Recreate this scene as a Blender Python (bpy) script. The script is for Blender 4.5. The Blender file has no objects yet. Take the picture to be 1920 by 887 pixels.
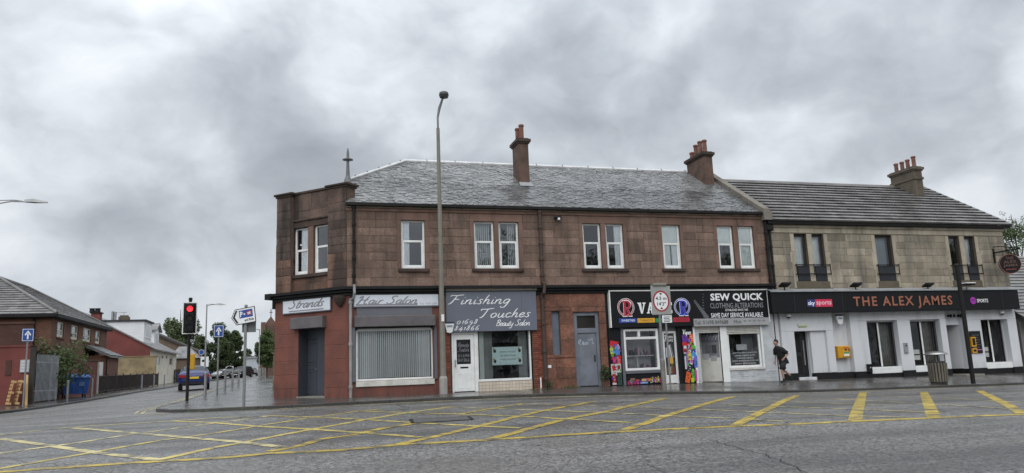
import bpy, bmesh, math, random
from mathutils import Vector, Matrix
random.seed(11)
SC = bpy.context.scene
COL = SC.collection
R = math.radians

# ------------------------------------------------------------------ camera
FPX, W0, H0 = 1414.0, 1920.0, 887.0
MR = ((0.9605673340823497, -0.2754688344225189, -0.03777986177616973),
      (0.011910684163499538, 0.1765169510502034, -0.9842255339070904),
      (0.2777922466460952, 0.9449649132395546, 0.17283743937433246))
CAM = Vector((0.0, -27.7, 0.765))
cd = bpy.data.cameras.new('camera')
cd.sensor_fit = 'HORIZONTAL'; cd.sensor_width = 36.0; cd.lens = 36.0*FPX/W0
cd.clip_start = 0.1; cd.clip_end = 3000
cam = bpy.data.objects.new('camera', cd); COL.objects.link(cam)
rx, ry, rz_ = Vector(MR[0]), -Vector(MR[1]), -Vector(MR[2])
cam.matrix_world = Matrix(((rx.x, ry.x, rz_.x, CAM.x), (rx.y, ry.y, rz_.y, CAM.y), (rx.z, ry.z, rz_.z, CAM.z), (0, 0, 0, 1)))
SC.camera = cam
SC.view_settings.view_transform = 'Standard'; SC.view_settings.look = 'None'
SC.view_settings.gamma = 1; SC.view_settings.exposure = 0.52

# ------------------------------------------------------------------ world: nishita behind a thick cloud deck
SUN_EL, SUN_AZ = R(52), R(205)          # compass azimuth, clockwise from +y
wd = bpy.data.worlds.new('World'); SC.world = wd; wd.use_nodes = True
nt = wd.node_tree; nt.nodes.clear()
def wn(t, **k):
    n = nt.nodes.new(t)
    for a, b in k.items(): setattr(n, a, b)
    return n
def wl(a, b): nt.links.new(a, b)
def wmath(op, a, b=None, c=None):
    n = wn('ShaderNodeMath', operation=op)
    for i, v in enumerate((a, b, c)):
        if v is None: continue
        if isinstance(v, (int, float)): n.inputs[i].default_value = v
        else: wl(v, n.inputs[i])
    return n.outputs[0]
out = wn('ShaderNodeOutputWorld')
sky = wn('ShaderNodeTexSky', sky_type='NISHITA', sun_disc=False)
sky.sun_elevation = SUN_EL; sky.sun_rotation = SUN_AZ
bg1 = wn('ShaderNodeBackground'); bg1.inputs[1].default_value = 0.12
wl(sky.outputs[0], bg1.inputs[0])
tc = wn('ShaderNodeTexCoord')
sp = wn('ShaderNodeSeparateXYZ'); wl(tc.outputs['Generated'], sp.inputs[0])
zc = wmath('MAXIMUM', sp.outputs[2], 0.0)
mp = wn('ShaderNodeMapping'); mp.inputs['Location'].default_value = (5.3, 2.2, 0.7); mp.inputs['Scale'].default_value = (1.0, 1.0, 1.35)
wl(tc.outputs['Generated'], mp.inputs[0])
wrp = wn('ShaderNodeTexNoise'); wrp.inputs['Scale'].default_value = 5.0; wrp.inputs['Detail'].default_value = 4; wl(mp.outputs[0], wrp.inputs['Vector'])
wv_ = wn('ShaderNodeVectorMath', operation='MULTIPLY_ADD'); wv_.inputs[1].default_value = (.16, .16, .16); wl(wrp.outputs['Color'], wv_.inputs[0]); wl(mp.outputs[0], wv_.inputs[2])
n1 = wn('ShaderNodeTexNoise'); n1.inputs['Scale'].default_value = 4.4; n1.inputs['Detail'].default_value = 8; n1.inputs['Roughness'].default_value = 0.52
wl(wv_.outputs[0], n1.inputs['Vector'])
n2 = wn('ShaderNodeTexNoise'); n2.inputs['Scale'].default_value = 1.7; n2.inputs['Detail'].default_value = 3; n2.inputs['Roughness'].default_value = 0.5
wl(mp.outputs[0], n2.inputs['Vector'])
n3 = wn('ShaderNodeTexNoise'); n3.inputs['Scale'].default_value = 2.5; n3.inputs['Detail'].default_value = 4; n3.inputs['Roughness'].default_value = 0.45; wl(wv_.outputs[0], n3.inputs['Vector'])
bil = wmath('ABSOLUTE', wmath('SUBTRACT', n3.outputs[0], 0.5))     # billows: rounded bright heads parted by darker valleys
cv = wmath('MULTIPLY_ADD', n2.outputs[0], 0.30, wmath('MULTIPLY', n1.outputs[0], 0.62))
cv = wmath('ADD', cv, wmath('MULTIPLY_ADD', bil, 0.6, -0.01))
CLOUD_BLOBS = []   # (direction, sharpness, amount): thick and thin places of the deck
def blob(v, d, k, amt):
    dp = wn('ShaderNodeVectorMath', operation='DOT_PRODUCT'); wl(tc.outputs['Generated'], dp.inputs[0]); dp.inputs[1].default_value = d
    g = wmath('POWER', 2.718, wmath('MULTIPLY', wmath('SUBTRACT', dp.outputs['Value'], 1.0), k))
    return wmath('MULTIPLY_ADD', g, amt, v)
def pixdir(px, py):
    d = Vector(MR[0])*((px-960)/FPX) + Vector(MR[1])*((py-443.5)/FPX) + Vector(MR[2])
    return tuple(d.normalized())
for px, py, k, amt in ((400, 320, 420, 0.10), (120, 160, 40, 0.085), (290, 160, 300, 0.04), (480, 190, 160, -0.035), (560, 270, 220, -0.02), (1300, 60, 70, -0.10), (1560, 60, 90, -0.06), (1000, 60, 300, 0.02), (1080, 240, 140, -0.03), (1880, 340, 160, 0.19), (1650, 130, 160, 0.07), (1430, 170, 200, 0.07), (1230, 110, 400, 0.04), (250, 520, 60, 0.05), (700, 250, 60, -0.03),
                       (620, 60, 120, 0.0), (830, 90, 160, -0.05), (300, 400, 200, -0.04), (1820, 200, 200, -0.05)):
    cv = blob(cv, pixdir(px, py), k, amt)
rp = wn('ShaderNodeValToRGB'); wl(cv, rp.inputs[0])
e = rp.color_ramp.elements
e[0].position = 0.26; e[0].color = (0.20, 0.22, 0.248, 1)
m_ = e.new(0.36); m_.color = (0.275, 0.299, 0.332, 1)
e[len(e)-1].position = 0.70; e[len(e)-1].color = (0.74, 0.77, 0.79, 1)
m_ = e.new(0.44); m_.color = (0.355, 0.385, 0.422, 1)
m_ = e.new(0.53); m_.color = (0.49, 0.525, 0.562, 1)
bg2 = wn('ShaderNodeBackground'); wl(rp.outputs[0], bg2.inputs[0])
wl(wmath('MULTIPLY_ADD', zc, 0.75, 0.86), bg2.inputs[1])      # an overcast sky is brighter overhead
gap = wn('ShaderNodeMapRange'); gap.inputs['From Min'].default_value = 0.69; gap.inputs['From Max'].default_value = 0.78
gap.inputs['To Min'].default_value = 1.0; gap.inputs['To Max'].default_value = 0.6
wl(cv, gap.inputs['Value'])
mx = wn('ShaderNodeMixShader'); wl(gap.outputs[0], mx.inputs[0]); wl(bg1.outputs[0], mx.inputs[1]); wl(bg2.outputs[0], mx.inputs[2])
wl(mx.outputs[0], out.inputs[0])

sl = bpy.data.lights.new('sun', 'SUN'); sl.energy = 1.3; sl.angle = R(70); sl.color = (1.0, 0.975, 0.94)
so = bpy.data.objects.new('sun', sl); COL.objects.link(so)
sdir = Vector((math.sin(SUN_AZ)*math.cos(SUN_EL), math.cos(SUN_AZ)*math.cos(SUN_EL), math.sin(SUN_EL)))
so.rotation_euler = sdir.to_track_quat('Z', 'Y').to_euler(); so.location = (0, -20, 40)

# ------------------------------------------------------------------ the lie of the land
def softp(t): return t if t > 20 else math.log1p(math.exp(t*1.2))/1.2
def sst(a, b, t):
    t = min(1, max(0, (t-a)/(b-a))); return t*t*(3-2*t)
def gz(x, y):
    yy = min(max(y, -32), 220)
    b = -.92 + .018*(min(yy, 25)+3) + .011*max(0, min(yy, 200)-25) - .0135*min(softp(x-11), 60)
    b -= .033*min(max(-4-x, 0), 7.4)*sst(-9, 3, y)
    ex = .23*sst(4, 20, x)
    b -= ex*(max(0, -y)/3.8 if y > -3.8 else max(0, 1-(-3.8-y)/11))
    return b + .765
def pz(x, y): return gz(x, y) + .09
def ray(px, py): return Vector(MR[0])*((px-960)/FPX) + Vector(MR[1])*((py-443.5)/FPX) + Vector(MR[2])
def G(px, py, off=0.0):
    """where the line of sight through a pixel of the photograph meets the ground"""
    d = ray(px, py); t = 3.0
    f = lambda t: (CAM.z+d.z*t)-(gz(d.x*t, CAM.y+d.y*t)+off)
    while f(t) > 0 and t < 300: t += .25
    a, b = t-.25, t
    for _ in range(25):
        m = (a+b)/2
        if f(m) > 0: a = m
        else: b = m
    return Vector((d.x*b, CAM.y+d.y*b, gz(d.x*b, CAM.y+d.y*b)+off))
class Plane:
    """an upright plane: origin, direction along it, outward normal. Local coordinates are (along, up, out)"""
    def __init__(s, ox, oy, ux, uy):
        l = math.hypot(ux, uy); s.o = Vector((ox, oy, 0)); s.u = Vector((ux/l, uy/l, 0)); s.n = Vector((uy/l, -ux/l, 0))
    def P(s, u, v, d=0): return s.o + s.u*u + s.n*d + Vector((0, 0, v))
    def hit(s, px, py, d=0):
        r = ray(px, py); o = s.o + s.n*d
        t = (o-CAM).dot(s.n)/r.dot(s.n); p = CAM + r*t
        return (p-o).dot(s.u), p.z
FA = Plane(0, 0, 1, 0)
CH = Plane(-0.65, 2.4, 2.5, -2.4)
CHL = math.hypot(2.5, 2.4)
def F(px, py, d=0): return FA.hit(px, py, d)

# ------------------------------------------------------------------ mesh helpers
class MB:
    def __init__(s, plane=None): s.v = []; s.f = []; s.m = []; s.pl = plane
    def pt(s, a, b, c): return tuple(s.pl.P(a, b, c)) if s.pl else (a, b, c)
    def add(s, vs, fs, mi=0):
        k = len(s.v); s.v += [s.pt(*q) for q in vs]
        for f in fs: s.f.append([k+i for i in f]); s.m.append(mi)
    def box(s, a0, a1, b0, b1, c0, c1, mi=0):
        s.add([(a0,b0,c0),(a1,b0,c0),(a1,b1,c0),(a0,b1,c0),(a0,b0,c1),(a1,b0,c1),(a1,b1,c1),(a0,b1,c1)],
              [(0,3,2,1),(4,5,6,7),(0,1,5,4),(1,2,6,5),(2,3,7,6),(3,0,4,7)], mi)
        return s
    def slab(s, a0, a1, b0, b1, c0, c1, ch=.012, mi=0):
        """box whose outward (c1) face has chamfered edges"""
        h = ch
        s.add([(a0,b0,c0),(a1,b0,c0),(a1,b1,c0),(a0,b1,c0),(a0,b0,c1-h),(a1,b0,c1-h),(a1,b1,c1-h),(a0,b1,c1-h),
               (a0+h,b0+h,c1),(a1-h,b0+h,c1),(a1-h,b1-h,c1),(a0+h,b1-h,c1)],
              [(0,3,2,1),(8,9,10,11),(0,1,5,4),(1,2,6,5),(2,3,7,6),(3,0,4,7),(4,5,9,8),(5,6,10,9),(6,7,11,10),(7,4,8,11)], mi)
        return s
    def quad(s, *q, mi=0): s.add(q, [tuple(range(len(q)))], mi); return s
    def prism(s, pts, c0, c1, mi=0):
        """polygon in (a,b), counter-clockwise, from c0 to c1"""
        n = len(pts)
        s.add([(a,b,c0) for a,b in pts]+[(a,b,c1) for a,b in pts],
              [tuple(range(n-1,-1,-1)), tuple(range(n,2*n))]+[(i,(i+1)%n,n+(i+1)%n,n+i) for i in range(n)], mi)
        return s
    def tube(s, pts, rad, n=8, cap=True, mi=0):
        pts = [Vector(p) for p in pts]
        if not isinstance(rad, (list, tuple)): rad = [rad]*len(pts)
        rings = []; prev = None
        for i, p in enumerate(pts):
            t = (pts[min(i+1,len(pts)-1)]-pts[max(i-1,0)]).normalized()
            ref = Vector((0,0,1)) if abs(t.z) < .9 else Vector((1,0,0))
            if prev is not None: ref = prev
            a = (ref - t*ref.dot(t)).normalized(); b = t.cross(a); prev = a
            rings.append([p + (a*math.cos(2*math.pi*k/n)+b*math.sin(2*math.pi*k/n))*rad[i] for k in range(n)])
        vs = [tuple(q) for r in rings for q in r]; fs = []
        for i in range(len(pts)-1):
            for k in range(n): fs.append((i*n+k, i*n+(k+1)%n, (i+1)*n+(k+1)%n, (i+1)*n+k))
        if cap: fs += [tuple(range(n-1,-1,-1)), tuple((len(pts)-1)*n+k for k in range(n))]
        s.add(vs, fs, mi); return s
    def lathe(s, prof, cx, cy, n=16, mi=0):
        """profile (r, z) upwards about a vertical axis"""
        vs = [(cx+r*math.cos(2*math.pi*k/n), cy+r*math.sin(2*math.pi*k/n), z) for r, z in prof for k in range(n)]
        fs = [(i*n+k, i*n+(k+1)%n, (i+1)*n+(k+1)%n, (i+1)*n+k) for i in range(len(prof)-1) for k in range(n)]
        fs += [tuple(range(n-1,-1,-1)), tuple((len(prof)-1)*n+k for k in range(n))]
        s.add(vs, fs, mi); return s
    def disc(s, a, b, c, ra, rb=None, n=20, a0=0, a1=360, mi=0, hole=0):
        rb = rb or ra
        if hole:
            vs = []; full = abs(a1-a0) >= 360
            for k in range(n+1):
                t = R(a0+(a1-a0)*k/n); vs += [(a+ra*math.cos(t), b+rb*math.sin(t), c), (a+ra*hole*math.cos(t), b+rb*hole*math.sin(t), c)]
            s.add(vs, [(2*k, 2*k+2, 2*k+3, 2*k+1) for k in range(n)], mi)
        else:
            s.add([(a+ra*math.cos(R(a0+(a1-a0)*k/n)), b+rb*math.sin(R(a0+(a1-a0)*k/n)), c) for k in range(n)], [tuple(range(n))], mi)
        return s
    def cyl(s, a, b, c0, c1, r, n=16, mi=0):
        pts = [(a+r*math.cos(2*math.pi*k/n), b+r*math.sin(2*math.pi*k/n)) for k in range(n)]
        return s.prism(pts, c0, c1, mi)
    def mesh(s, name, mats, smooth=False):
        me = bpy.data.meshes.new(name); me.from_pydata(s.v, [], s.f)
        for m in (mats if isinstance(mats, (list, tuple)) else [mats]): me.materials.append(m)
        if len(me.materials) > 1: me.polygons.foreach_set('material_index', s.m)
        if smooth: me.polygons.foreach_set('use_smooth', [True]*len(me.polygons))
        me.update(); return me
    def build(s, name, mats, parent=None, smooth=False, local=False):
        return link(name, s.mesh(name, mats, smooth), parent, local)
def link(name, data, parent=None, local=False):
    o = bpy.data.objects.new(name, data); COL.objects.link(o)
    if parent is not None:
        o.parent = parent
        if not local and parent.parent is None: o.location = -parent.location
    return o
def tag(o, label=None, cat=None, group=None, kind=None):
    if label: o['label'] = label
    if cat: o['category'] = cat
    if group: o['group'] = group
    if kind: o['kind'] = kind
    return o
def thing(name, label, cat, loc=(0, 0, 0), rz=0.0, group=None):
    o = bpy.data.objects.new(name, None); COL.objects.link(o); o.empty_display_size = .2
    o.location = loc; o.rotation_euler = (0, 0, rz)
    return tag(o, label, cat, group)
def copy_tree(o, parent=None):
    c = o.copy(); COL.objects.link(c)
    if parent is not None: c.parent = parent
    for ch in list(o.children): copy_tree(ch, c)
    return c

# ------------------------------------------------------------------ materials
MATS = {}
def mat(name, col, rough=.8, var=.12, scale=2.5, fine=.0, fscale=60, bump=0.0, bscale=50, metal=0.0, spec=.5, rand=0.0,
        stain=None, sscale=.8, samt=.5, smin=.5, smax=.7, rvar=0.0, streak=False, alt=None, emit=0, bands=()):
    """base colour + broad variation + fine grain + per-piece variation + stains, all procedural"""
    if name in MATS: return MATS[name]
    m = bpy.data.materials.new(name); m.use_nodes = True; MATS[name] = m
    t = m.node_tree; N = t.nodes; L = t.links; b = N['Principled BSDF']
    tcn = N.new('ShaderNodeTexCoord'); vec = tcn.outputs['Object']
    def noise(sc, det=4, ro=.55, v=None):
        n = N.new('ShaderNodeTexNoise'); n.inputs['Scale'].default_value = sc; n.inputs['Detail'].default_value = det; n.inputs['Roughness'].default_value = ro
        L.new(v or vec, n.inputs['Vector']); return n.outputs[0]
    def mix(f, a, c, mode='MIX'):
        n = N.new('ShaderNodeMix'); n.data_type = 'RGBA'; n.blend_type = mode
        if isinstance(f, float): n.inputs[0].default_value = f
        else: L.new(f, n.inputs[0])
        for sck, v in ((n.inputs[6], a), (n.inputs[7], c)):
            if isinstance(v, tuple): sck.default_value = (*v[:3], 1)
            else: L.new(v, sck)
        return n.outputs[2]
    def ramp(f, a, c, lo=0.0, hi=1.0):
        n = N.new('ShaderNodeMapRange'); n.inputs['From Min'].default_value = a; n.inputs['From Max'].default_value = c
        n.inputs['To Min'].default_value = lo; n.inputs['To Max'].default_value = hi; L.new(f, n.inputs[0]); return n.outputs[0]
    c = tuple(col)
    if alt:                                     # per-piece choice between two colours
        oi = N.new('ShaderNodeObjectInfo'); c = mix(oi.outputs['Random'], c, tuple(alt))
    nb = noise(scale)
    v = ramp(nb, .3, .7, 1-var, 1+var)
    if fine: 
        v2 = ramp(noise(fscale, 2), .3, .7, 1-fine, 1+fine)
        mm = N.new('ShaderNodeMath'); mm.operation = 'MULTIPLY'; L.new(v, mm.inputs[0]); L.new(v2, mm.inputs[1]); v = mm.outputs[0]
    if rand:
        oi = N.new('ShaderNodeObjectInfo')
        mul = N.new('ShaderNodeMath'); mul.operation = 'MULTIPLY'; mul.inputs[1].default_value = 7.13; L.new(oi.outputs['Random'], mul.inputs[0])
        fr = N.new('ShaderNodeMath'); fr.operation = 'FRACT'; L.new(mul.outputs[0], fr.inputs[0])
        v2 = ramp(fr.outputs[0], 0, 1, 1-rand, 1+rand)
        mm = N.new('ShaderNodeMath'); mm.operation = 'MULTIPLY'; L.new(v, mm.inputs[0]); L.new(v2, mm.inputs[1]); v = mm.outputs[0]
    cbn = N.new('ShaderNodeCombineColor')
    for i in range(3): L.new(v, cbn.inputs[i])
    c = mix(1.0, c, cbn.outputs[0], 'MULTIPLY')
    if stain:
        sv = vec
        if streak:
            mpn = N.new('ShaderNodeMapping'); mpn.inputs['Scale'].default_value = (2.2, 2.2, .28); L.new(vec, mpn.inputs[0]); sv = mpn.outputs[0]
        c = mix(ramp(noise(sscale, 6, .62, sv), smin, smax, 0, samt), c, tuple(stain))
    for z_none, z_full, amt, bcol in bands:      # damp, soot and splash dirt gathered at a height, broken up into runs
        sx_ = N.new('ShaderNodeSeparateXYZ'); L.new(vec, sx_.inputs[0]); mpn = N.new('ShaderNodeMapping'); mpn.inputs['Scale'].default_value = (3.1, 3.1, .35); L.new(vec, mpn.inputs[0])
        mm = N.new('ShaderNodeMath'); mm.operation = 'MULTIPLY'; L.new(ramp(sx_.outputs[2], z_none, z_full, 0, 1), mm.inputs[0]); L.new(ramp(noise(1.1, 6, .65, mpn.outputs[0]), .38, .68, 0, amt), mm.inputs[1]); c = mix(mm.outputs[0], c, tuple(bcol))
    L.new(c, b.inputs['Base Color'])
    b.inputs['Roughness'].default_value = rough; b.inputs['Metallic'].default_value = metal; b.inputs['Specular IOR Level'].default_value = spec
    if rvar: L.new(ramp(noise(1.3, 5), .35, .65, rough-rvar, rough+rvar), b.inputs['Roughness'])
    if bump:
        bn = N.new('ShaderNodeBump'); bn.inputs['Strength'].default_value = 1.0; bn.inputs['Distance'].default_value = bump
        L.new(noise(bscale, 4, .6), bn.inputs['Height']); L.new(bn.outputs[0], b.inputs['Normal'])
    if emit:
        L.new(c, b.inputs['Emission Color']); b.inputs['Emission Strength'].default_value = emit
    return m
def glass(name, tint=(.9, .93, .95), ref=.12, rough=.02, power=1.0):
    """window glass: clear with a Fresnel mirror on top; slightly wavy"""
    m = bpy.data.materials.new(name); m.use_nodes = True; t = m.node_tree; t.nodes.clear()
    o = t.nodes.new('ShaderNodeOutputMaterial'); mxs = t.nodes.new('ShaderNodeMixShader')
    tr = t.nodes.new('ShaderNodeBsdfTransparent'); tr.inputs[0].default_value = (*tint, 1)
    gl = t.nodes.new('ShaderNodeBsdfGlossy'); gl.inputs['Roughness'].default_value = rough; gl.inputs['Color'].default_value = (.93, .96, 1, 1)
    fr = t.nodes.new('ShaderNodeFresnel'); fr.inputs['IOR'].default_value = 1.5
    ad = t.nodes.new('ShaderNodeMath'); ad.operation = 'MULTIPLY_ADD'; ad.inputs[1].default_value = 1.0; ad.inputs[2].default_value = ref
    t.links.new(fr.outputs[0], ad.inputs[0]); t.links.new(ad.outputs[0], mxs.inputs[0])
    n = t.nodes.new('ShaderNodeTexNoise'); n.inputs['Scale'].default_value = 1.1; bp = t.nodes.new('ShaderNodeBump'); bp.inputs['Distance'].default_value = .02; bp.inputs['Strength'].default_value = .35
    tcn = t.nodes.new('ShaderNodeTexCoord'); t.links.new(tcn.outputs['Object'], n.inputs['Vector'])
    t.links.new(n.outputs[0], bp.inputs['Height']); t.links.new(bp.outputs[0], gl.inputs['Normal'])
    t.links.new(tr.outputs[0], mxs.inputs[1]); t.links.new(gl.outputs[0], mxs.inputs[2]); t.links.new(mxs.outputs[0], o.inputs[0])
    return m

def ground_mat(name, dark, light, wet_lo, wet_hi, agg=90.0, bump=.006, crack=True, tintc=(.10, .09, .078), tamt=.5, pscale=.33):
    m = bpy.data.materials.new(name); m.use_nodes = True; t = m.node_tree; N = t.nodes; L = t.links; b = N['Principled BSDF']
    tcn = N.new('ShaderNodeTexCoord'); vec = tcn.outputs['Object']
    def noise(sc, det=4, ro=.55, v=None):
        n = N.new('ShaderNodeTexNoise'); n.inputs['Scale'].default_value = sc; n.inputs['Detail'].default_value = det; n.inputs['Roughness'].default_value = ro
        L.new(v or vec, n.inputs['Vector']); return n.outputs[0]
    def ramp(f, a, c, lo=0.0, hi=1.0):
        n = N.new('ShaderNodeMapRange'); n.inputs['From Min'].default_value = a; n.inputs['From Max'].default_value = c
        n.inputs['To Min'].default_value = lo; n.inputs['To Max'].default_value = hi; L.new(f, n.inputs[0]); return n.outputs[0]
    def mix(f, a, c, mode='MIX'):
        n = N.new('ShaderNodeMix'); n.data_type = 'RGBA'; n.blend_type = mode; 
        if isinstance(f, float): n.inputs[0].default_value = f
        else: L.new(f, n.inputs[0])
        for sck, v in ((n.inputs[6], a), (n.inputs[7], c)):
            if isinstance(v, tuple): sck.default_value = (*v[:3], 1)
            else: L.new(v, sck)
        return n.outputs[2]
    vo = N.new('ShaderNodeTexVoronoi'); vo.inputs['Scale'].default_value = agg; L.new(vec, vo.inputs['Vector'])
    sepc = N.new('ShaderNodeSeparateColor'); L.new(vo.outputs['Color'], sepc.inputs[0])
    c = mix(ramp(sepc.outputs[0], .1, .95), dark, light)
    c = mix(ramp(noise(7, 4, .7),    .35, .7, 0, .42), c, tuple(x*1.2 for x in dark))
    c = mix(ramp(noise(pscale, 6, .6), .42, .66, 0, tamt), c, tintc)
    mpn = N.new('ShaderNodeMapping'); mpn.inputs['Scale'].default_value = (.12, 1.1, 1); L.new(vec, mpn.inputs[0])     # tyre-worn bands along the road
    c = mix(ramp(noise(.9, 3, .5, mpn.outputs[0]), .43, .66, 0, .62), c, tuple(x*.8 for x in dark))
    hgt = vo.outputs['Distance']
    if crack:
        dn = N.new('ShaderNodeTexNoise'); dn.inputs['Scale'].default_value = 1.6; dn.inputs['Detail'].default_value = 5; L.new(vec, dn.inputs['Vector'])
        vm = N.new('ShaderNodeVectorMath'); vm.operation = 'MULTIPLY_ADD'; vm.inputs[1].default_value = (.8, .8, .8); L.new(dn.outputs['Color'], vm.inputs[0]); L.new(vec, vm.inputs[2])
        vc = N.new('ShaderNodeTexVoronoi'); vc.feature = 'DISTANCE_TO_EDGE'; vc.inputs['Scale'].default_value = .17; L.new(vm.outputs[0], vc.inputs['Vector'])
        c = mix(ramp(vc.outputs['Distance'], .0, .006, .75, 0), c, (.012, .012, .012))
    L.new(c, b.inputs['Base Color'])
    L.new(ramp(noise(.55, 5, .6), .36, .64, wet_lo, wet_hi), b.inputs['Roughness'])
    bn = N.new('ShaderNodeBump'); bn.inputs['Distance'].default_value = bump; bn.inputs['Strength'].default_value = 1
    L.new(hgt, bn.inputs['Height'])
    b2 = N.new('ShaderNodeBump'); b2.inputs['Distance'].default_value = .03; b2.inputs['Strength'].default_value = .5
    L.new(noise(1.4, 3), b2.inputs['Height']); L.new(b2.outputs[0], bn.inputs['Normal']); L.new(bn.outputs[0], b.inputs['Normal'])
    return m

M_ROAD = ground_mat('wet_asphalt', (.045, .045, .046), (.345, .335, .322), .26, .55, agg=30, bump=.012)
M_PAVE = ground_mat('wet_pavement', (.055, .053, .05), (.095, .09, .085), .1, .34, agg=55, bump=.0015, crack=False, tintc=(.13, .115, .10), tamt=.55, pscale=.5)
M_GROUND = mat('rough_ground', (.07, .075, .05), .9, .3, .4)
M_KERB = mat('kerb_concrete', (.05, .047, .044), .4, .2, 1.5, fine=.15, rand=.2, bump=.003)
M_YEL = mat('worn_yellow_paint', (.46, .335, .04), .5, .22, 2.0, fine=.2, fscale=30, stain=(.075, .07, .062), sscale=3.2, samt=.92, smin=.45, smax=.62)
M_YELM = mat('part_worn_yellow_paint', (.50, .40, .10), .5, .22, 2.0, fine=.2, fscale=30, stain=(.10, .095, .085), sscale=3.0, samt=.9, smin=.49, smax=.63)
M_YELW = mat('faded_yellow_paint', (.56, .48, .22), .5, .25, 2.0, fine=.2, fscale=30, stain=(.09, .088, .082), sscale=2.6, samt=.92, smin=.46, smax=.62)
STA, STB = (.235, .160, .124), (.172, .114, .088)
M_STONE = mat('red_sandstone', STA, .88, .22, 1.2, fine=.22, fscale=18, bump=.018, bscale=7, rand=.2, alt=STB, stain=(.06, .042, .034), sscale=.9, samt=.6, smin=.5, smax=.72, streak=True, bands=((6.3, 6.95, .5, (.05, .038, .031)), (4.05, 4.45, .55, (.05, .036, .03)), (4.3, 3.95, .5, (.30, .20, .16))))
M_STONEC = mat('sooty_red_sandstone', (.225, .128, .09), .88, .25, 1.2, fine=.22, fscale=18, bump=.012, bscale=9, rand=.22, alt=(.15, .083, .06), stain=(.03, .024, .02), sscale=.55, samt=.85, smin=.44, smax=.62, streak=True)
M_SOOT = mat('soot_black_sandstone', (.05, .036, .03), .9, .4, 1.5, fine=.2, bump=.01, bscale=10, stain=(.13, .075, .055), sscale=1.2, samt=.6, smin=.52, smax=.72)
M_SOOTM = mat('sooted_red_sandstone', (.13, .085, .067), .88, .35, 1.2, fine=.25, fscale=18, bump=.012, bscale=9, rand=.2, alt=(.085, .06, .05), stain=(.025, .021, .018), sscale=.8, samt=.9, smin=.44, smax=.6, streak=True)
M_DRESS = mat('dressed_sandstone', (.175, .106, .082), .85, .2, 1.5, fine=.15, bump=.004, bscale=25, rand=.12, stain=(.05, .034, .028), sscale=1.0, samt=.5, streak=True)
M_MORT = mat('dark_mortar', (.115, .075, .057), .95, .25, 4)
M_REDP = mat('red_painted_masonry', (.18, .063, .046), .75, .16, 1.0, fine=.1, fscale=25, bump=.006, bscale=8, stain=(.10, .045, .034), sscale=1.3, samt=.7, smin=.48, smax=.7, bands=((.75, .0, .8, (.06, .03, .025)), (2.7, 3.6, .5, (.07, .035, .03))))
M_ENT = mat('raw_red_sandstone', (.185, .083, .055), .88, .35, 1.6, fine=.25, fscale=14, bump=.025, bscale=7, rand=.2, stain=(.06, .04, .03), sscale=1.2, samt=.65)
M_BLK = mat('black_paint', (.012, .012, .013), .6, .3, 2.0, spec=.25, bump=.002, bscale=20)
M_BLKS = mat('black_sign_face', (.009, .0095, .0115), .5, .15, 1.0, spec=.22)
M_PIPE = mat('black_cast_iron', (.013, .012, .012), .6, .3, 4, spec=.25)
M_PIPEB = mat('rusty_brown_cast_iron', (.06, .036, .028), .6, .4, 3, fine=.2, stain=(.02, .016, .014), sscale=3)
M_PIPEG = mat('grey_plastic_pipe', (.27, .27, .275), .45, .2, 3)
M_UPVC = mat('white_upvc', (.80, .81, .80), .35, .05, 2.0, stain=(.5, .49, .45), sscale=2.5, samt=.35)
M_UPVCD = mat('dirty_white_upvc', (.60, .59, .55), .45, .1, 2.0, stain=(.3, .28, .24), sscale=2.5, samt=.5)
M_GLASS = glass('window_glass', ref=.10)
M_GLASSD = glass('shop_glass', (.95, .96, .97), ref=.02)
M_GLASSR = glass('tinted_dark_glass', (.25, .27, .3), ref=.05)
M_CURT = mat('net_curtain', (.84, .87, .83), .9, .1, 3)
M_CURT2 = mat('white_curtain', (.88, .90, .90), .9, .08, 3)
M_BLIND = mat('vertical_blind_fabric', (.78, .81, .80), .85, .06, 2, rand=.1)
M_BLINDG = mat('pale_green_blind_fabric', (.55, .63, .58), .85, .06, 2, rand=.1)
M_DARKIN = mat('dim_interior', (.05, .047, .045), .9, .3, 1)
M_INT = mat('shop_interior_wall', (.32, .31, .30), .9, .15, 1)
M_SLATE = mat('wet_slate', (.165, .165, .166), .26, .3, 1.2, fine=.2, fscale=10, rand=.3, bump=.006, bscale=12, rvar=.12, stain=(.03, .032, .03), sscale=.9, samt=.6, smin=.52, smax=.7)
M_TILE = mat('wet_concrete_roof_tile', (.20, .192, .188), .33, .22, 1.2, fine=.15, rand=.2, bump=.005, bscale=14, rvar=.1, stain=(.04, .042, .035), sscale=.8, samt=.5)
M_LEAD = mat('grey_lead', (.28, .29, .30), .5, .2, 2)
M_ZINC = mat('pale_zinc_ridge', (.70, .71, .72), .4, .15, 2)
M_COPE = mat('stone_coping', (.20, .18, .155), .85, .3, 2, stain=(.05, .05, .045), sscale=2)
M_CHIM = mat('roughcast_chimney', (.11, .068, .052), .9, .3, 2, fine=.2, fscale=30, bump=.01, bscale=30, stain=(.035, .03, .028), sscale=1.4, samt=.7)
M_CHIM2 = mat('mossy_stone_chimney', (.12, .10, .075), .9, .35, 2, fine=.2, bump=.01, bscale=20, stain=(.04, .042, .03), sscale=2)
M_POT = mat('terracotta_pot', (.20, .09, .066), .8, .25, 4, stain=(.06, .04, .035), sscale=3, samt=.5)
M_GREYB = mat('grey_painted_panel', (.125, .13, .15), .5, .12, 1.2, bump=.001)
M_SHUT = mat('grey_shutter_box', (.115, .105, .11), .55, .2, 1.2, stain=(.05, .045, .045), sscale=3, samt=.4)
M_SIGNW = mat('white_sign_face', (.70, .74, .81), .3, .04, 1.0, stain=(.45, .46, .48), sscale=1.0, samt=.3)
M_SIGNG = mat('slate_blue_sign_face', (.135, .15, .19), .35, .08, .8)
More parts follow.
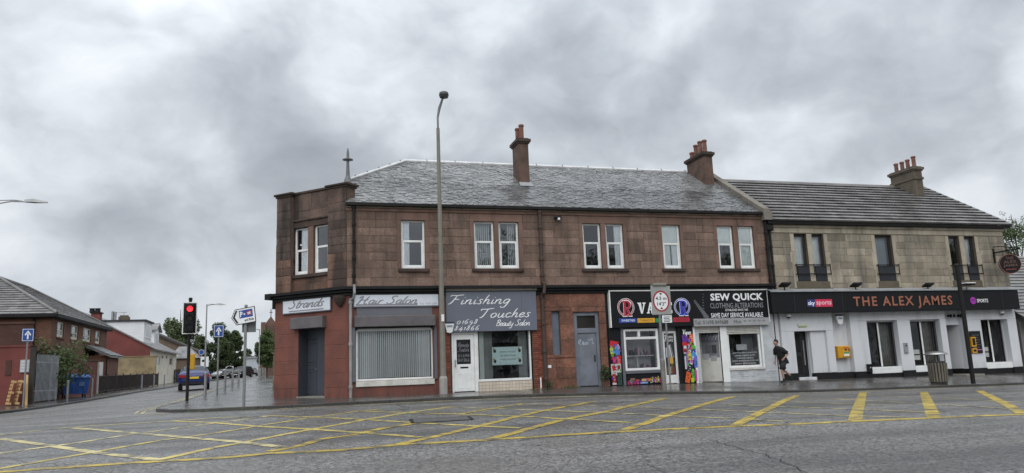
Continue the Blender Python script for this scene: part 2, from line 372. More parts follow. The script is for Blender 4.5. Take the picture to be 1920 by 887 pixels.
M_LETG = mat('grey_lettering', (.24, .24, .265), .5, .05)
M_LETW = mat('white_lettering', (.80, .81, .82), .4, .03)
M_LETS = mat('silver_lettering', (.27, .28, .30), .4, .05)
M_LETO = mat('copper_lettering', (.33, .12, .07), .4, .1)
M_LETK = mat('black_lettering', (.012, .012, .012), .5, .05)
M_DOORG = mat('dark_grey_door', (.055, .062, .078), .5, .15, 1.2)
M_STEEL = mat('grey_steel_door', (.165, .18, .215), .45, .2, 1.5, stain=(.10, .11, .13), sscale=2.2, samt=.5)
M_WALLW = mat('white_painted_render', (.62, .635, .66), .7, .05, .7, bump=.003, bscale=14, stain=(.40, .41, .41), sscale=.9, samt=.5, streak=True, bands=((.35, -.25, .6, (.24, .22, .19)), (2.0, 2.6, .35, (.36, .35, .33))))
M_WALLWB = mat('flaking_white_brick_paint', (.50, .52, .54), .75, .12, 2.5, bump=.005, bscale=14, stain=(.20, .19, .18), sscale=2.2, samt=.55, smin=.52, smax=.7)
M_BUFF = mat('buff_sandstone', (.36, .315, .245), .88, .2, 1.3, fine=.15, fscale=16, bump=.008, bscale=9, rand=.22, alt=(.265, .225, .168), stain=(.10, .098, .088), sscale=.5, samt=.9, smin=.45, smax=.66, streak=True, bands=((5.5, 6.5, .6, (.09, .085, .07)), (3.9, 3.4, .6, (.10, .095, .075))))
M_BUFFD = mat('dressed_buff_sandstone', (.38, .335, .26), .85, .18, 1.3, fine=.1, bump=.004, rand=.1, stain=(.10, .09, .07), sscale=.8, samt=.7, streak=True)
M_BUFFM = mat('buff_mortar', (.12, .10, .075), .95, .2, 4)
M_BRK = mat('shop_brick', (.20, .062, .038), .85, .2, 5, rand=.3, bump=.004, fine=.15)
M_GALV = mat('galvanised_steel', (.30, .31, .31), .45, .2, 4, metal=.4)
M_GREYPOLE = mat('grey_painted_pole', (.20, .205, .205), .5, .15, 3)
M_CONC = mat('weathered_concrete_column', (.215, .205, .175), .85, .2, 2, fine=.12, stain=(.07, .075, .06), sscale=2.0, samt=.5)
M_SIGNBACK = mat('grey_sign_plate', (.30, .31, .30), .5, .12, 3)
M_YBOX = mat('yellow_plastic', (.60, .30, .012), .4, .06, 3)
M_RED = mat('sign_red', (.33, .025, .04), .4, .08)
M_BLUE = mat('sign_blue', (.015, .07, .30), .4, .05)
M_WHITE = mat('white_print', (.78, .79, .80), .4, .04)
M_RUB = mat('black_rubber', (.015, .015, .015), .8, .2)
PALETTE = {}
def flat(col, rough=.4):
    k = tuple(round(c, 3) for c in col)
    if k not in PALETTE: PALETTE[k] = mat('print_%03d' % len(PALETTE), col, rough, .05, 4)
    return PALETTE[k]

# ------------------------------------------------------------------ ground, road, pavements, kerbs, road markings
def struct(name, mb, m, parent=None): return tag(mb.build(name, m, parent), kind='structure' if parent is None else None)
def frange(a, b, st):
    n = max(1, int(round((b-a)/st))); return [a+(b-a)*i/n for i in range(n+1)]
def sheet(xs, ys, zf):
    mb = MB(); vs = [(x, y, zf(x, y)) for y in ys for x in xs]; n = len(xs)
    mb.add(vs, [(j*n+i, j*n+i+1, (j+1)*n+i+1, (j+1)*n+i) for j in range(len(ys)-1) for i in range(n-1)]); return mb
struct('ground', sheet([-900, -300, -120]+frange(-60, 75, 3)+[140, 300, 900], [-400, -120, -60]+frange(-34, 206, 3)+[300, 600, 1500], lambda x, y: gz(x, y)-.16), M_GROUND)
road = struct('road', sheet(frange(-48, 62, .8), frange(-33, 30, .8)+frange(32, 190, 4)[0:], gz), M_ROAD)
# kerb line of the corner: from far right, along the shops, round the corner and up the side street
KERB = [(62, -4.0), (27.6, -3.95), (20, -3.85), (14, -3.75), (9.3, -3.3), (6, -3.05), (2, -3.0), (-1.0, -3.02), (-2.6, -2.9), (-3.5, -2.45), (-4.05, -1.6), (-4.2, -.5), (-4.05, 1.2), (-3.95, 4), (-3.9, 12), (-3.8, 30), (-3.7, 60), (-3.7, 150)]
INNER = [(62, .6), (27.6, .6), (20, .6), (14, .6), (9.3, .6), (6, .6), (3.2, .6), (2.0, .8), (1.4, 1.4), (.8, 1.8), (.2, 2.4), (0, 2.8), (0, 3.6), (0, 5), (0, 12), (0, 30), (0, 60), (0, 150)]
def densify(pts, st):
    o = []; src = []
    for i in range(len(pts)-1):
        n = max(1, int(math.dist(pts[i], pts[i+1])/st))
        for k in range(n): o.append(tuple(pts[i][j]+(pts[i+1][j]-pts[i][j])*k/n for j in (0, 1))); src.append((i, k/n))
    return o+[pts[-1]], src+[(len(pts)-2, 1.0)]
def pavement(kerb, inner, st, kw=.14, flip=1):
    K, src = densify(kerb, st); mb = MB()
    I = [tuple(inner[i][j]+(inner[i+1][j]-inner[i][j])*t for j in (0, 1)) for i, t in src]
    rows = []
    for k, (a, b) in enumerate(zip(K, I)):
        l = math.dist(a, b); u = ((b[0]-a[0])/l, (b[1]-a[1])/l)
        ts = [kw]+[kw+(l-kw)*q/5 for q in range(1, 6)]
        rows.append([(a[0]+u[0]*t, a[1]+u[1]*t) for t in ts])
    vs = [(x, y, pz(x, y)) for r in rows for x, y in r]; n = 6
    mb.add(vs, [((j*n+i, j*n+i+1, (j+1)*n+i+1, (j+1)*n+i) if flip > 0 else (j*n+i, (j+1)*n+i, (j+1)*n+i+1, j*n+i+1)) for j in range(len(rows)-1) for i in range(n-1)])
    return mb, K, rows
def kerbstones(parent, K, rows, length, lim=9999):
    acc = 0; start = 0; cnt = 0
    for k in range(1, len(K)):
        acc += math.dist(K[k-1], K[k])
        if acc >= length or k == len(K)-1:
            mb = MB(); vs = []
            for j in range(start, k+1):
                a = K[j]; b = rows[j][0]; f = 0
                if j == start: f = .012/max(.05, math.dist(K[j], K[min(j+1, len(K)-1)]))
                if f and j+1 < len(K): a = tuple(a[i]+(K[j+1][i]-a[i])*f for i in (0, 1)); b = tuple(b[i]+(rows[j+1][0][i]-b[i])*f for i in (0, 1))
                z = gz(*a); jz = .004*math.sin(k*7.3); c = (a[0]+(b[0]-a[0])*.12, a[1]+(b[1]-a[1])*.12)
                vs += [(a[0], a[1], z-.06), (a[0], a[1], z+.085+jz), (c[0], c[1], z+.1+jz), (b[0], b[1], pz(*b)+.006+jz), (b[0], b[1], z-.06)]
            n = k-start+1
            fs = [(j*5+i, j*5+i+1, (j+1)*5+i+1, (j+1)*5+i) for j in range(n-1) for i in range(4)]+[(0, 4, 3, 2, 1), tuple((n-1)*5+i for i in range(5))]
            mb.add(vs, fs); mb.build('kerb_stone', M_KERB, parent); acc = 0; start = k; cnt += 1
            if cnt >= lim: break
mb, K, rows = pavement(KERB, INNER, .46)
pave = struct('pavement', mb, M_PAVE)
i0 = next(i for i, p in enumerate(K) if p[0] < 40)
i1 = next(i for i, p in enumerate(K) if p[1] > 40)
kerbstones(pave, K[i0:i1], rows[i0:i1], .9)
LK = [(-60, 4.2), (-20, 4.6), (-14, 4.9), (-11.6, 5.6), (-10.6, 7.2), (-10.1, 9.5), (-9.75, 14), (-9.4, 22), (-9.2, 34), (-9.2, 60), (-9.2, 150)]
LI = [(-60, 12), (-20, 12), (-17, 12), (-15.5, 12), (-14.6, 12.5), (-14.2, 13), (-13.9, 15), (-13.6, 22), (-13.4, 34), (-13.4, 60), (-13.4, 150)]
mb, K, rows = pavement(LK, LI, .5, flip=-1)
lp = struct('pavement_across_street', mb, M_PAVE)
i0 = next(i for i, p in enumerate(K) if p[0] > -14); i1 = next(i for i, p in enumerate(K) if p[1] > 45)
kerbstones(lp, K[i0:i1], rows[i0:i1], .9)

def line_on(pts, w, off=.005, st=.5):
    D_, _ = densify([tuple(p[:2]) for p in pts], st); mb = MB(); vs = []
    for i, p in enumerate(D_):
        a = D_[max(i-1, 0)]; b = D_[min(i+1, len(D_)-1)]; t = Vector((b[0]-a[0], b[1]-a[1])).normalized(); nx, ny = -t.y*w/2, t.x*w/2
        for q in ((p[0]+nx, p[1]+ny), (p[0]-nx, p[1]-ny)): vs.append((q[0], q[1], gz(*q)+off))
    mb.add(vs, [(2*i, 2*i+1, 2*i+3, 2*i+2) for i in range(len(D_)-1)]); return mb
NL = 0
def mark(px, w, m, name='yellow_box_line'):
    global NL; NL += 1
    return line_on([G(*p) for p in px], w, .005+.0004*(NL % 9)).build(name, m, road)
mark([(-260, 906), (0, 885), (250, 868), (400, 860), (508, 850.5), (649, 843.5), (744, 834.5), (900, 826), (1003, 819), (1162, 809.5), (1350, 800.6), (1500, 795), (1700, 786), (1918, 777)], .25, M_YEL)
mark([(-100, 827), (0, 816), (122, 802), (320, 790), (400, 784), (505, 780)], .15, M_YELW)
for p, w, m in (([(0, 823), (80, 834), (180, 849), (300, 863)], .2, M_YELW), ([(122, 802), (190, 807), (345, 820), (457, 830), (530, 839)], .2, M_YELW),
             ([(325, 790), (400, 793), (486, 800), (572, 804.5), (674, 811.5), (789, 820)], .18, M_YELM), ([(505, 780), (604, 783), (681, 787), (760, 792), (888, 799), (977, 803)], .16, M_YELM), ([(665, 771), (760, 774), (846, 776.5), (977, 781), (1057, 786), (1188, 793)], .14, M_YELM),
             ([(850, 764), (914, 766.5), (984, 769), (1140, 774), (1249, 780), (1396, 786), (1479, 791.5)], .11, M_YELW),
             ([(-120, 868), (0, 850), (135, 832), (250, 814), (400, 794), (505, 780)], .15, M_YELW), ([(-60, 888), (0, 879), (165, 850), (300, 826), (400, 813), (483, 799), (579, 784), (668, 772), (712, 767.5)], .15, M_YELM),
             ([(300, 862), (400, 840), (460, 829), (559, 810), (680, 788), (757, 775), (846, 763)], .18, M_YELM), ([(505, 847), (559, 837), (607, 823), (665, 815), (719, 803), (790, 792)], .2, M_YEL), ([(858, 777.5), (930, 765), (985, 757)], .16, M_YEL),
             ([(740, 835), (815, 819), (904, 798), (971, 781), (1022, 770), (1115, 753)], .2, M_YEL), ([(915, 825), (977, 808.5), (1057, 787), (1137, 772), (1249, 747)], .22, M_YEL),
             ([(1155, 812), (1217, 792), (1242, 782), (1296, 766), (1376, 744)], .22, M_YEL), ([(1378, 799), (1443, 766), (1495, 742)], .22, M_YEL),
             ([(1603, 789), (1611, 760), (1619, 735)], .24, M_YEL), ([(1751, 782), (1742, 760), (1732, 735)], .24, M_YEL), ([(1917, 776), (1880, 755), (1836, 733)], .22, M_YEL),
             ([(968, 757), (1120, 761), (1260, 766.5), (1357, 758.5)][:3], .1, M_YELW), ([(1313, 767.6), (1443, 774), (1593, 780), (1699, 783)], .11, M_YELW), ([(1357, 758), (1440, 762), (1600, 767.6), (1740, 773.5)], .11, M_YELW),
             ([(1405, 751), (1491, 754), (1600, 758), (1667, 760)], .1, M_YELW), ([(1389, 744), (1523, 748.5), (1606, 750)], .1, M_YELW), ([(1560, 748), (1740, 758), (1905, 768)], .1, M_YELW), ([(1650, 742), (1780, 747), (1918, 755)], .09, M_YELW)):
    mark(p, w, m)
# double yellow lines along the kerbs
for off in (.28, .50):
    line_on([(x+(0 if x > -3 else 0), y-off) for x, y in KERB[1:8]], .07, .006).build('double_yellow_line', M_YELW, road)
    line_on([(-3.3-off*.6, -2.75-off*.7), (-4.1-off*.9, -2.0-off*.4), (-4.25-off, -.4), (-4.05-off, 4), (-3.9-off, 14), (-3.85-off, 24)], .07, .006).build('double_yellow_line', M_YELW, road)
line_on([(-30, 3.9), (-14, 4.3), (-11.7, 4.6)], .1, .006).build('yellow_edge_line', M_YEL, road)
# ironwork cover in the box: a shallow plate with a dark joint round it
c = G(826, 787.5)
def gq(pts, off): mb = MB(); mb.add([(x, y, gz(x, y)+off) for x, y in pts], [tuple(range(len(pts)))]); return mb
ic = gq([(c.x-.66, c.y-.5), (c.x+.6, c.y-.42), (c.x+.7, c.y+.44), (c.x-.54, c.y+.5)], .009).build('drain_cover', mat('worn_iron_cover', (.085, .082, .08), .5, .3, 6, bump=.004, bscale=40), road)
for q in ([(-.70, -.56), (.64, -.48), (.64, -.42), (-.70, -.5)], [(-.58, .5), (.74, .44), (.74, .5), (-.58, .57)], [(-.74, -.56), (-.66, -.56), (-.54, .57), (-.62, .57)], [(.6, -.48), (.67, -.48), (.77, .5), (.7, .5)]):
    gq([(c.x+x, c.y+y) for x, y in q], .014).build('cover_joint', M_BLK, ic)
rk = random.Random(8)
for px, py, n_ in ((640, 817, 6), (1020, 768, 5), (975, 826, 9), (1290, 803, 5)):      # short open cracks
    c = G(px, py); p = [(c.x, c.y)]
    for _ in range(n_): p.append((p[-1][0]+rk.uniform(.12, .32), p[-1][1]+rk.uniform(-.09, .08)))
    line_on(p, .035, .0092, .2).build('crack', mat('open_crack', (.012, .012, .012), .9), road)
p = [G(x, y)[:2] for x, y in ((1330, 826), (1380, 838), (1430, 852), (1460, 862), (1500, 880), (1540, 900))]; p = [(x+rk.uniform(-.05, .05), y+rk.uniform(-.04, .04)) for a_, b_ in zip(p, p[1:]) for t_ in (0, .2, .4, .6, .8) for x, y in [(a_[0]+(b_[0]-a_[0])*t_, a_[1]+(b_[1]-a_[1])*t_)]]; line_on(p, .013, .0092, .2).build('crack', mat('open_crack', (.012, .012, .012)), road)

# ------------------------------------------------------------------ generic facade pieces
def wall_sheet(pl, u0, u1, v0, v1, holes, d=0.0, rev=.22):
    """a wall face with openings and their reveals"""
    us = sorted({u0, u1, *[min(max(h[i], u0), u1) for h in holes for i in (0, 1)]}); vs = sorted({v0, v1, *[min(max(h[i], v0), v1) for h in holes for i in (2, 3)]})
    mb = MB(pl)
    for i in range(len(us)-1):
        for j in range(len(vs)-1):
            cu, cv = (us[i]+us[i+1])/2, (vs[j]+vs[j+1])/2
            if any(h[0] < cu < h[1] and h[2] < cv < h[3] for h in holes): continue
            mb.quad((us[i], vs[j], d), (us[i+1], vs[j], d), (us[i+1], vs[j+1], d), (us[i], vs[j+1], d))
    for a, b, c, e in holes:
        mb.quad((a, c, d), (a, c, d-rev), (a, e, d-rev), (a, e, d)); mb.quad((b, c, d-rev), (b, c, d), (b, e, d), (b, e, d-rev))
        mb.quad((a, e, d), (a, e, d-rev), (b, e, d-rev), (b, e, d)); mb.quad((a, c, d-rev), (a, c, d), (b, c, d), (b, c, d-rev))
    return mb
def ashlar(parent, pl, u0, u1, courses, holes, m, lmin, lmax, proud=.011, joint=.005, name='stone', rnd=None, skip=None):
    """rock-faced blocks laid in courses round the openings, each its own object"""
    rnd = rnd or random
    for ci, (v0, v1) in enumerate(courses):
        blocks = [(u0, u1)]
        for h in holes:
            if h[2] < v1-.03 and h[3] > v0+.03:
                nb = []
                for a, b in blocks:
                    if h[1] <= a or h[0] >= b: nb.append((a, b)); continue
                    if h[0]-a > .05: nb.append((a, h[0]))
                    if b-h[1] > .05: nb.append((h[1], b))
                blocks = nb
        for a, b in blocks:
            u = a
            while u < b-.02:
                l = rnd.uniform(lmin, lmax)
                if b-(u+l) < lmin*.6: l = b-u
                e = min(u+l, b); jt = joint/2; mb = MB(pl); ch = .008
                p = proud+rnd.uniform(-.006, .008)
                q = [(u+jt, v0+jt), (e-jt, v0+jt), (e-jt, v1-jt), (u+jt, v1-jt)]
                vsx = [(x, y, -.03) for x, y in q]+[(x, y, p-ch) for x, y in q]
                inn = [(u+jt+ch, v0+jt+ch), (e-jt-ch, v0+jt+ch), (e-jt-ch, v1-jt-ch), (u+jt+ch, v1-jt-ch)]
                vsx += [(x, y, p+rnd.uniform(-.004, .006)*min(1, (v1-v0)/.28)) for x, y in inn]+[((u+e)/2+rnd.uniform(-.1, .1)*(e-u), (v0+v1)/2, p+rnd.uniform(.0, .012)*min(1, (v1-v0)/.28))]
                mb.add(vsx, [(0, 1, 5, 4), (1, 2, 6, 5), (2, 3, 7, 6), (3, 0, 4, 7), (4, 5, 9, 8), (5, 6, 10, 9), (6, 7, 11, 10), (7, 4, 8, 11), (8, 9, 12), (9, 10, 12), (10, 11, 12), (11, 8, 12)])
                mb.build(name, m, parent); u = e
def sash_window(parent, pl, u0, u1, v0, v1, rec=.10, fw=.075, mid=.52, mf=None, inside=None, rnd=random, glassm=None):
    """white sliding-sash style window: outer frame, heavier lower sash, two panes, what hangs behind them"""
    mf = mf or M_UPVC; d = -rec; vm = v0+(v1-v0)*mid; g = glassm or M_GLASS
    mb = MB(pl)
    for a, b, c, e in ((u0, u0+fw, v0, v1), (u1-fw, u1, v0, v1)): mb.slab(a, b, c, e, d-.07, d, .008)
    mb.slab(u0+fw, u1-fw, v0, v0+fw*1.3, d-.07, d+.012, .008); mb.slab(u0+fw, u1-fw, v1-fw*.8, v1, d-.07, d-.002, .008)
    f = mb.build('window', mf, parent)
    mb = MB(pl); s = fw*.75; a, b = u0+fw, u1-fw
    mb.slab(a, b, vm-.035, vm+.045, d-.06, d-.012, .008); mb.slab(a, a+s, v0+fw*1.3, vm-.035, d-.06, d-.014, .006); mb.slab(b-s, b, v0+fw*1.3, vm-.035, d-.06, d-.014, .006); mb.slab(a+s, b-s, v0+fw*1.3, v0+fw*2.0, d-.06, d-.015, .006)
    mb.build('sash', mf, f)
    MB(pl).quad((a+s, v0+fw*2, d-.035), (b-s, v0+fw*2, d-.035), (b-s, vm-.03, d-.035), (a+s, vm-.03, d-.035)).build('pane', g, f)
    MB(pl).quad((a, vm+.04, d-.05), (b, vm+.04, d-.05), (b, v1-fw*.8, d-.05), (a, v1-fw*.8, d-.05)).build('pane', g, f)
    def drape(x0, x1, top=None, bot=None, name='curtain', m=M_CURT2, dep=.085, amp=.018, per=.09):
        top = top or v1-.05; bot = bot or v0+.04; q = MB(pl); n = max(6, int((x1-x0)/.018)); vs = []
        for i in range(n+1):
            x = x0+(x1-x0)*i/n; dd = d-dep+amp*math.sin(2*math.pi*x/per+rnd.random()*.3)
            vs += [(x, bot, dd), (x+(rnd.random()-.5)*.01, top, dd)]
        q.add(vs, [(2*i, 2*i+2, 2*i+3, 2*i+1) for i in range(n)]); q.build(name, m, f, smooth=True)
    for it in inside or []:
        k = it[0]
        if k == 'drape': drape(u0+(u1-u0)*it[1], u0+(u1-u0)*it[2], m=it[3] if len(it) > 3 else M_CURT2)
        elif k == 'blind':
            x0, x1 = u0+(u1-u0)*it[1], u0+(u1-u0)*it[2]; n = it[3]; w = (x1-x0)/n
            for i in range(n):
                if len(it) > 4 and i in it[4]: continue
                xa = x0+i*w; q = MB(pl); q.quad((xa+.01, v0+.05, d-.20), (xa+w*.62, v0+.05, d-.16), (xa+w*.62, v1-.04, d-.16), (xa+.01, v1-.04, d-.20)); q.build('blind_slat', M_BLIND, f)
        elif k == 'roller':
            MB(pl).quad((u0+.05, v0+(v1-v0)*it[1], d-.06), (u1-.05, v0+(v1-v0)*it[1], d-.06), (u1-.05, v1-.03, d-.06), (u0+.05, v1-.03, d-.06)).build('roller_blind', M_CURT, f)
    return f
def sill(parent, pl, u0, u1, v, h, out=.09, m=None): return MB(pl).slab(u0, u1, v-h, v, -.12, out, .012).build('sill', m or M_SOOT, parent)
def roof_tiles(parent, p0, p1, top0, top1, cov, w, m, name, thick=.012, lap=1.5, limit=300, rnd=random, jit=.0, tilt=.0, wave=0):
    """courses of separate tiles on a sloping quad p0-p1 (eave, left to right) to top0-top1; the nearest LIMIT are objects, the rest one mass"""
    p0, p1, top0, top1 = map(Vector, (p0, p1, top0, top1)); e = (p1-p0).normalized()
    up = (top0-p0); up = (up-e*up.dot(e)); hgt = up.length; up.normalize(); nrm = e.cross(up)
    rows = max(1, int(hgt/cov)); cov = hgt/rows; items = []
    sl = (top0-p0).dot(e); sr = (top1-p0).dot(e); L_ = (p1-p0).length
    for r in range(rows):
        t0 = r*cov; f0 = t0/hgt; fm = (t0+cov)/hgt
        a = sl*f0; b = L_+(sr-L_)*f0; a2 = sl*fm; b2 = L_+(sr-L_)*fm
        s = a-(w*.5 if r % 2 else 0)-(rnd.random()*.03 if jit else 0)
        while s < b-.01:
            ww = w*(1+rnd.uniform(-jit, jit)); s1 = s+ww
            if s1 > a+.02:
                x0, x1 = max(s, a), min(s1, b)
                if x1-x0 > .03: items.append((r, t0+rnd.uniform(-1, 1)*jit*cov*.35, x0+.003, x1-.003, max(x0+.003, a2), min(x1-.003, b2), rnd.uniform(-tilt, tilt), rnd.uniform(-tilt, tilt)))
            s = s1
    def geo(mb, it):
        r, t0, x0, x1, y0, y1, ta, tb = it; t1 = min(t0+cov*lap, hgt)
        if y1 <= y0: y0 = y1 = (y0+y1)/2
        lift = thick*1.3
        def P(s, t, h): return tuple(p0+e*s+up*t+nrm*h)
        base = thick*.2+.004
        uc = thick*.9 if thick > .02 else .004
        pts = [P(x0, t0+uc, base+ta-thick*.3), P(x1, t0+uc, base-ta*.5-thick*.3), P(y1, t1, .002), P(y0, t1, .002),
               P(x0, t0, base+lift+ta+tb), P(x1, t0, base+lift+tb-ta), P(y1, t1, lift*.25+.004), P(y0, t1, lift*.25+.004)]
        mb.add(pts, [(4, 5, 6, 7), (0, 1, 5, 4), (1, 2, 6, 5), (3, 0, 4, 7)])
    mid = lambda it: p0+e*((it[2]+it[3])/2)+up*it[1]
    items.sort(key=lambda it: (mid(it)-CAM).length)
    for it in items[:limit]:
        mb = MB(); geo(mb, it); mb.build(name, m, parent)
    if len(items) > limit:
        mb = MB()
        for it in items[limit:]: geo(mb, it)
        tag(mb.build(name, m, parent), kind='stuff')
def text_mb(txt, pl, u0, u1, v0, v1, d, shear=0.0, bold=0.0, space=1.0, fit=True, ext=.004):
    """plain lettering as thin raised geometry, fitted to a rectangle of the plane"""
    cu = bpy.data.curves.new('lettering', 'FONT'); cu.body = txt; cu.size = 1; cu.shear = shear; cu.offset = bold; cu.space_character = space; cu.resolution_u = 2; cu.fill_mode = 'FRONT'
    o = bpy.data.objects.new('lettering', cu); COL.objects.link(o)
    dg = bpy.context.evaluated_depsgraph_get(); me = bpy.data.meshes.new_from_object(o.evaluated_get(dg))
    bpy.data.objects.remove(o); bpy.data.curves.remove(cu)
    xs = [v.co.x for v in me.vertices]; ys = [v.co.y for v in me.vertices]
    a, b, c, e = min(xs), max(xs), min(ys), max(ys); sx = (u1-u0)/(b-a); sy = (v1-v0)/(e-c)
    mb = MB(pl); mb.add([(u0+(v.co.x-a)*sx, v0+(v.co.y-c)*sy, d) for v in me.vertices], [tuple(p.vertices) for p in me.polygons])
    bpy.data.meshes.remove(me); return mb
# single-stroke brush script: strokes in units of the cap height
SCRIPT = {
 'S': (.75, [[(.66,.86),(.58,1.0),(.38,.98),(.26,.80),(.38,.60),(.52,.42),(.48,.16),(.26,0),(.06,.06),(.02,.2)]]),
 'H': (.95, [[(.0,.72),(.1,.92),(.26,.98),(.22,.6),(.12,.1),(.0,0)],[(.78,1.0),(.64,.6),(.58,.15),(.7,0),(.84,.1)],[(.08,.42),(.3,.52),(.6,.5),(.82,.56)]]),
 'F': (.85, [[(.0,.84),(.1,.98),(.4,.94),(.95,1.02)],[(.48,.94),(.36,.5),(.2,.1),(.04,0)],[(.3,.5),(.5,.54),(.72,.52)]]),
 'T': (.8, [[(.0,.78),(.06,.94),(.4,.93),(.95,1.04)],[(.52,.94),(.42,.5),(.3,.14),(.18,0),(.1,.06)]]),
 'B': (.68, [[(.22,.96),(.14,.5),(.06,.0)],[(.04,.84),(.3,1.0),(.56,.92),(.5,.66),(.22,.52),(.5,.5),(.58,.24),(.38,.02),(.1,.04)]]),
 'V': (.75, [[(.0,.86),(.12,.98),(.22,.8),(.28,.3),(.34,.02),(.5,.5),(.68,.9),(.82,.98)]]),
 'a': (.52, [[(.42,.40),(.3,.5),(.12,.42),(.03,.2),(.1,.02),(.26,.06),(.4,.3),(.44,.48),(.39,.14),(.46,.0),(.58,.1)]]),
 'b': (.5, [[(.2,1.0),(.1,.5),(.04,.06),(.2,0),(.38,.14),(.4,.38),(.26,.48),(.1,.3)]]),
 'c': (.42, [[(.38,.38),(.28,.5),(.1,.42),(.03,.2),(.1,.02),(.26,.02),(.44,.14)]]),
 'd': (.54, [[(.42,.40),(.3,.5),(.12,.42),(.03,.2),(.1,.02),(.26,.06),(.42,.4),(.56,1.0),(.46,.4),(.42,.1),(.48,.0),(.6,.1)]]),
 'e': (.42, [[(.04,.22),(.24,.28),(.36,.4),(.26,.5),(.1,.4),(.03,.18),(.12,.0),(.28,.03),(.46,.14)]]),
 'g': (.54, [[(.42,.40),(.3,.5),(.12,.42),(.03,.2),(.1,.04),(.26,.08),(.4,.3),(.45,.48),(.36,0),(.22,-.36),(.02,-.42),(-.12,-.3)]]),
 'h': (.54, [[(.26,1.0),(.14,.6),(.04,.0)],[(.07,.18),(.2,.42),(.36,.48),(.38,.3),(.34,.06),(.42,.0),(.56,.1)]]),
 'i': (.26, [[(.1,.48),(.05,.12),(.1,.0),(.26,.1)],[(.15,.68),(.17,.72)]]),
 'l': (.26, [[(.26,1.0),(.12,.6),(.05,.12),(.1,.0),(.26,.1)]]),
 'n': (.56, [[(.08,.48),(.05,.2),(.02,.0)],[(.05,.2),(.2,.44),(.36,.48),(.38,.3),(.34,.06),(.42,.0),(.58,.1)]]),
 'o': (.5, [[(.26,.48),(.1,.42),(.03,.2),(.12,.01),(.3,.04),(.42,.26),(.34,.46),(.24,.48)]]),
 'p': (.52, [[(.08,.48),(.02,.1),(-.06,-.4)],[(.06,.3),(.22,.48),(.4,.42),(.4,.18),(.24,.0),(.06,.06)]]),
 'r': (.38, [[(.08,.48),(.05,.2),(.02,.0)],[(.05,.2),(.18,.44),(.36,.48)]]),
 's': (.38, [[(.36,.42),(.26,.5),(.12,.42),(.2,.28),(.28,.14),(.18,.0),(.0,.04)]]),
 't': (.32, [[(.22,.82),(.12,.4),(.06,.1),(.14,.0),(.3,.1)],[(.02,.52),(.2,.54),(.38,.56)]]),
 'u': (.54, [[(.08,.48),(.03,.16),(.12,.0),(.28,.08),(.42,.48),(.37,.14),(.43,.0),(.56,.1)]]),
 'y': (.5, [[(.06,.48),(.04,.2),(.14,.04),(.3,.12),(.42,.48),(.34,.06),(.2,-.34),(.02,-.42),(-.1,-.3)]]),
 '0': (.52, [[(.26,.56),(.1,.48),(.03,.24),(.12,.0),(.3,.02),(.42,.28),(.36,.5),(.24,.56)]]),
 '1': (.3, [[(.06,.44),(.2,.56),(.14,.2),(.12,.0)]]),
 '6': (.5, [[(.44,.86),(.2,.7),(.05,.32),(.12,.02),(.3,.02),(.4,.22),(.28,.38),(.1,.26)]]),
 '9': (.5, [[(.4,.42),(.28,.54),(.1,.46),(.08,.24),(.24,.14),(.4,.3),(.38,.0),(.2,-.28)]]),
 '8': (.5, [[(.38,.72),(.24,.82),(.12,.68),(.26,.46),(.36,.24),(.24,.02),(.06,.1),(.12,.3),(.32,.5),(.38,.7)]]),
 '4': (.5, [[(.36,.66),(.2,.36),(.02,.12),(.3,.12),(.54,.12)],[(.42,.44),(.36,.1),(.3,-.26)]]),
}
def script_mb(txt, pl, u0, u1, v0, v1, d, wt=.085, slant=.18, spread=1.0):
    """brush-script lettering as ribbons, cap height v0..v1 on the baseline v0, stretched to u0..u1"""
    strokes = []; x = 0
    for ch in txt:
        if ch == ' ': x += .35; continue
        w, st = SCRIPT[ch]
        for s in st: strokes.append([(x+px+py*slant, py) for px, py in s])
        x += w*spread
    xs = [p[0] for s in strokes for p in s]; a, b = min(xs), max(xs); kx = (u1-u0)/(b-a); ky = v1-v0
    mb = MB(pl); dz = d
    for s in strokes:
        P = [Vector((u0+(px-a)*kx, v0+py*ky)) for px, py in s]; C = []
        for i in range(len(P)-1):
            p0, p1, p2, p3 = P[max(i-1, 0)], P[i], P[i+1], P[min(i+2, len(P)-1)]
            for k in range(4):
                t = k/4; C.append(.5*((2*p1)+(p2-p0)*t+(2*p0-5*p1+4*p2-p3)*t*t+(3*p1-p0-3*p2+p3)*t**3))
        C.append(P[-1]); vs = []; n = len(C)
        for i, p in enumerate(C):
            t = (C[min(i+1, n-1)]-C[max(i-1, 0)]); t = t.normalized() if t.length > 1e-9 else Vector((1, 0)); nn = Vector((-t.y, t.x))
            ww = wt*ky*.5*(.55+.45*min(1, i/3, (n-1-i)/3+.25))*(1.15 if abs(t.y) > .5 else .85); dz += 4e-6
            vs += [(p.x+nn.x*ww, p.y+nn.y*ww, dz), (p.x-nn.x*ww, p.y-nn.y*ww, dz)]
        mb.add(vs, [(2*i+1, 2*i+3, 2*i+2, 2*i) for i in range(n-1)]); dz += 1e-5
    return mb
def sign(name, label, pl, u0, u1, v0, v1, d0, d1, face, edge, cat='sign', ew=.03, group=None, parts='frame'):
    t = thing(name, label, cat, tuple(pl.P((u0+u1)/2, v0, d0)), group=group)
    MB(pl).box(u0+ew, u1-ew, v0+ew, v1-ew, d0, d1-.006).build('panel', face, t)
    mb = MB(pl)
    mb.slab(u0, u0+ew, v0, v1, d0, d1, .004); mb.slab(u1-ew, u1, v0, v1, d0, d1, .004); mb.slab(u0+ew, u1-ew, v0, v0+ew, d0, d1-.001, .004); mb.slab(u0+ew, u1-ew, v1-ew, v1, d0, d1-.001, .004)
    mb.build(parts, edge, t); return t

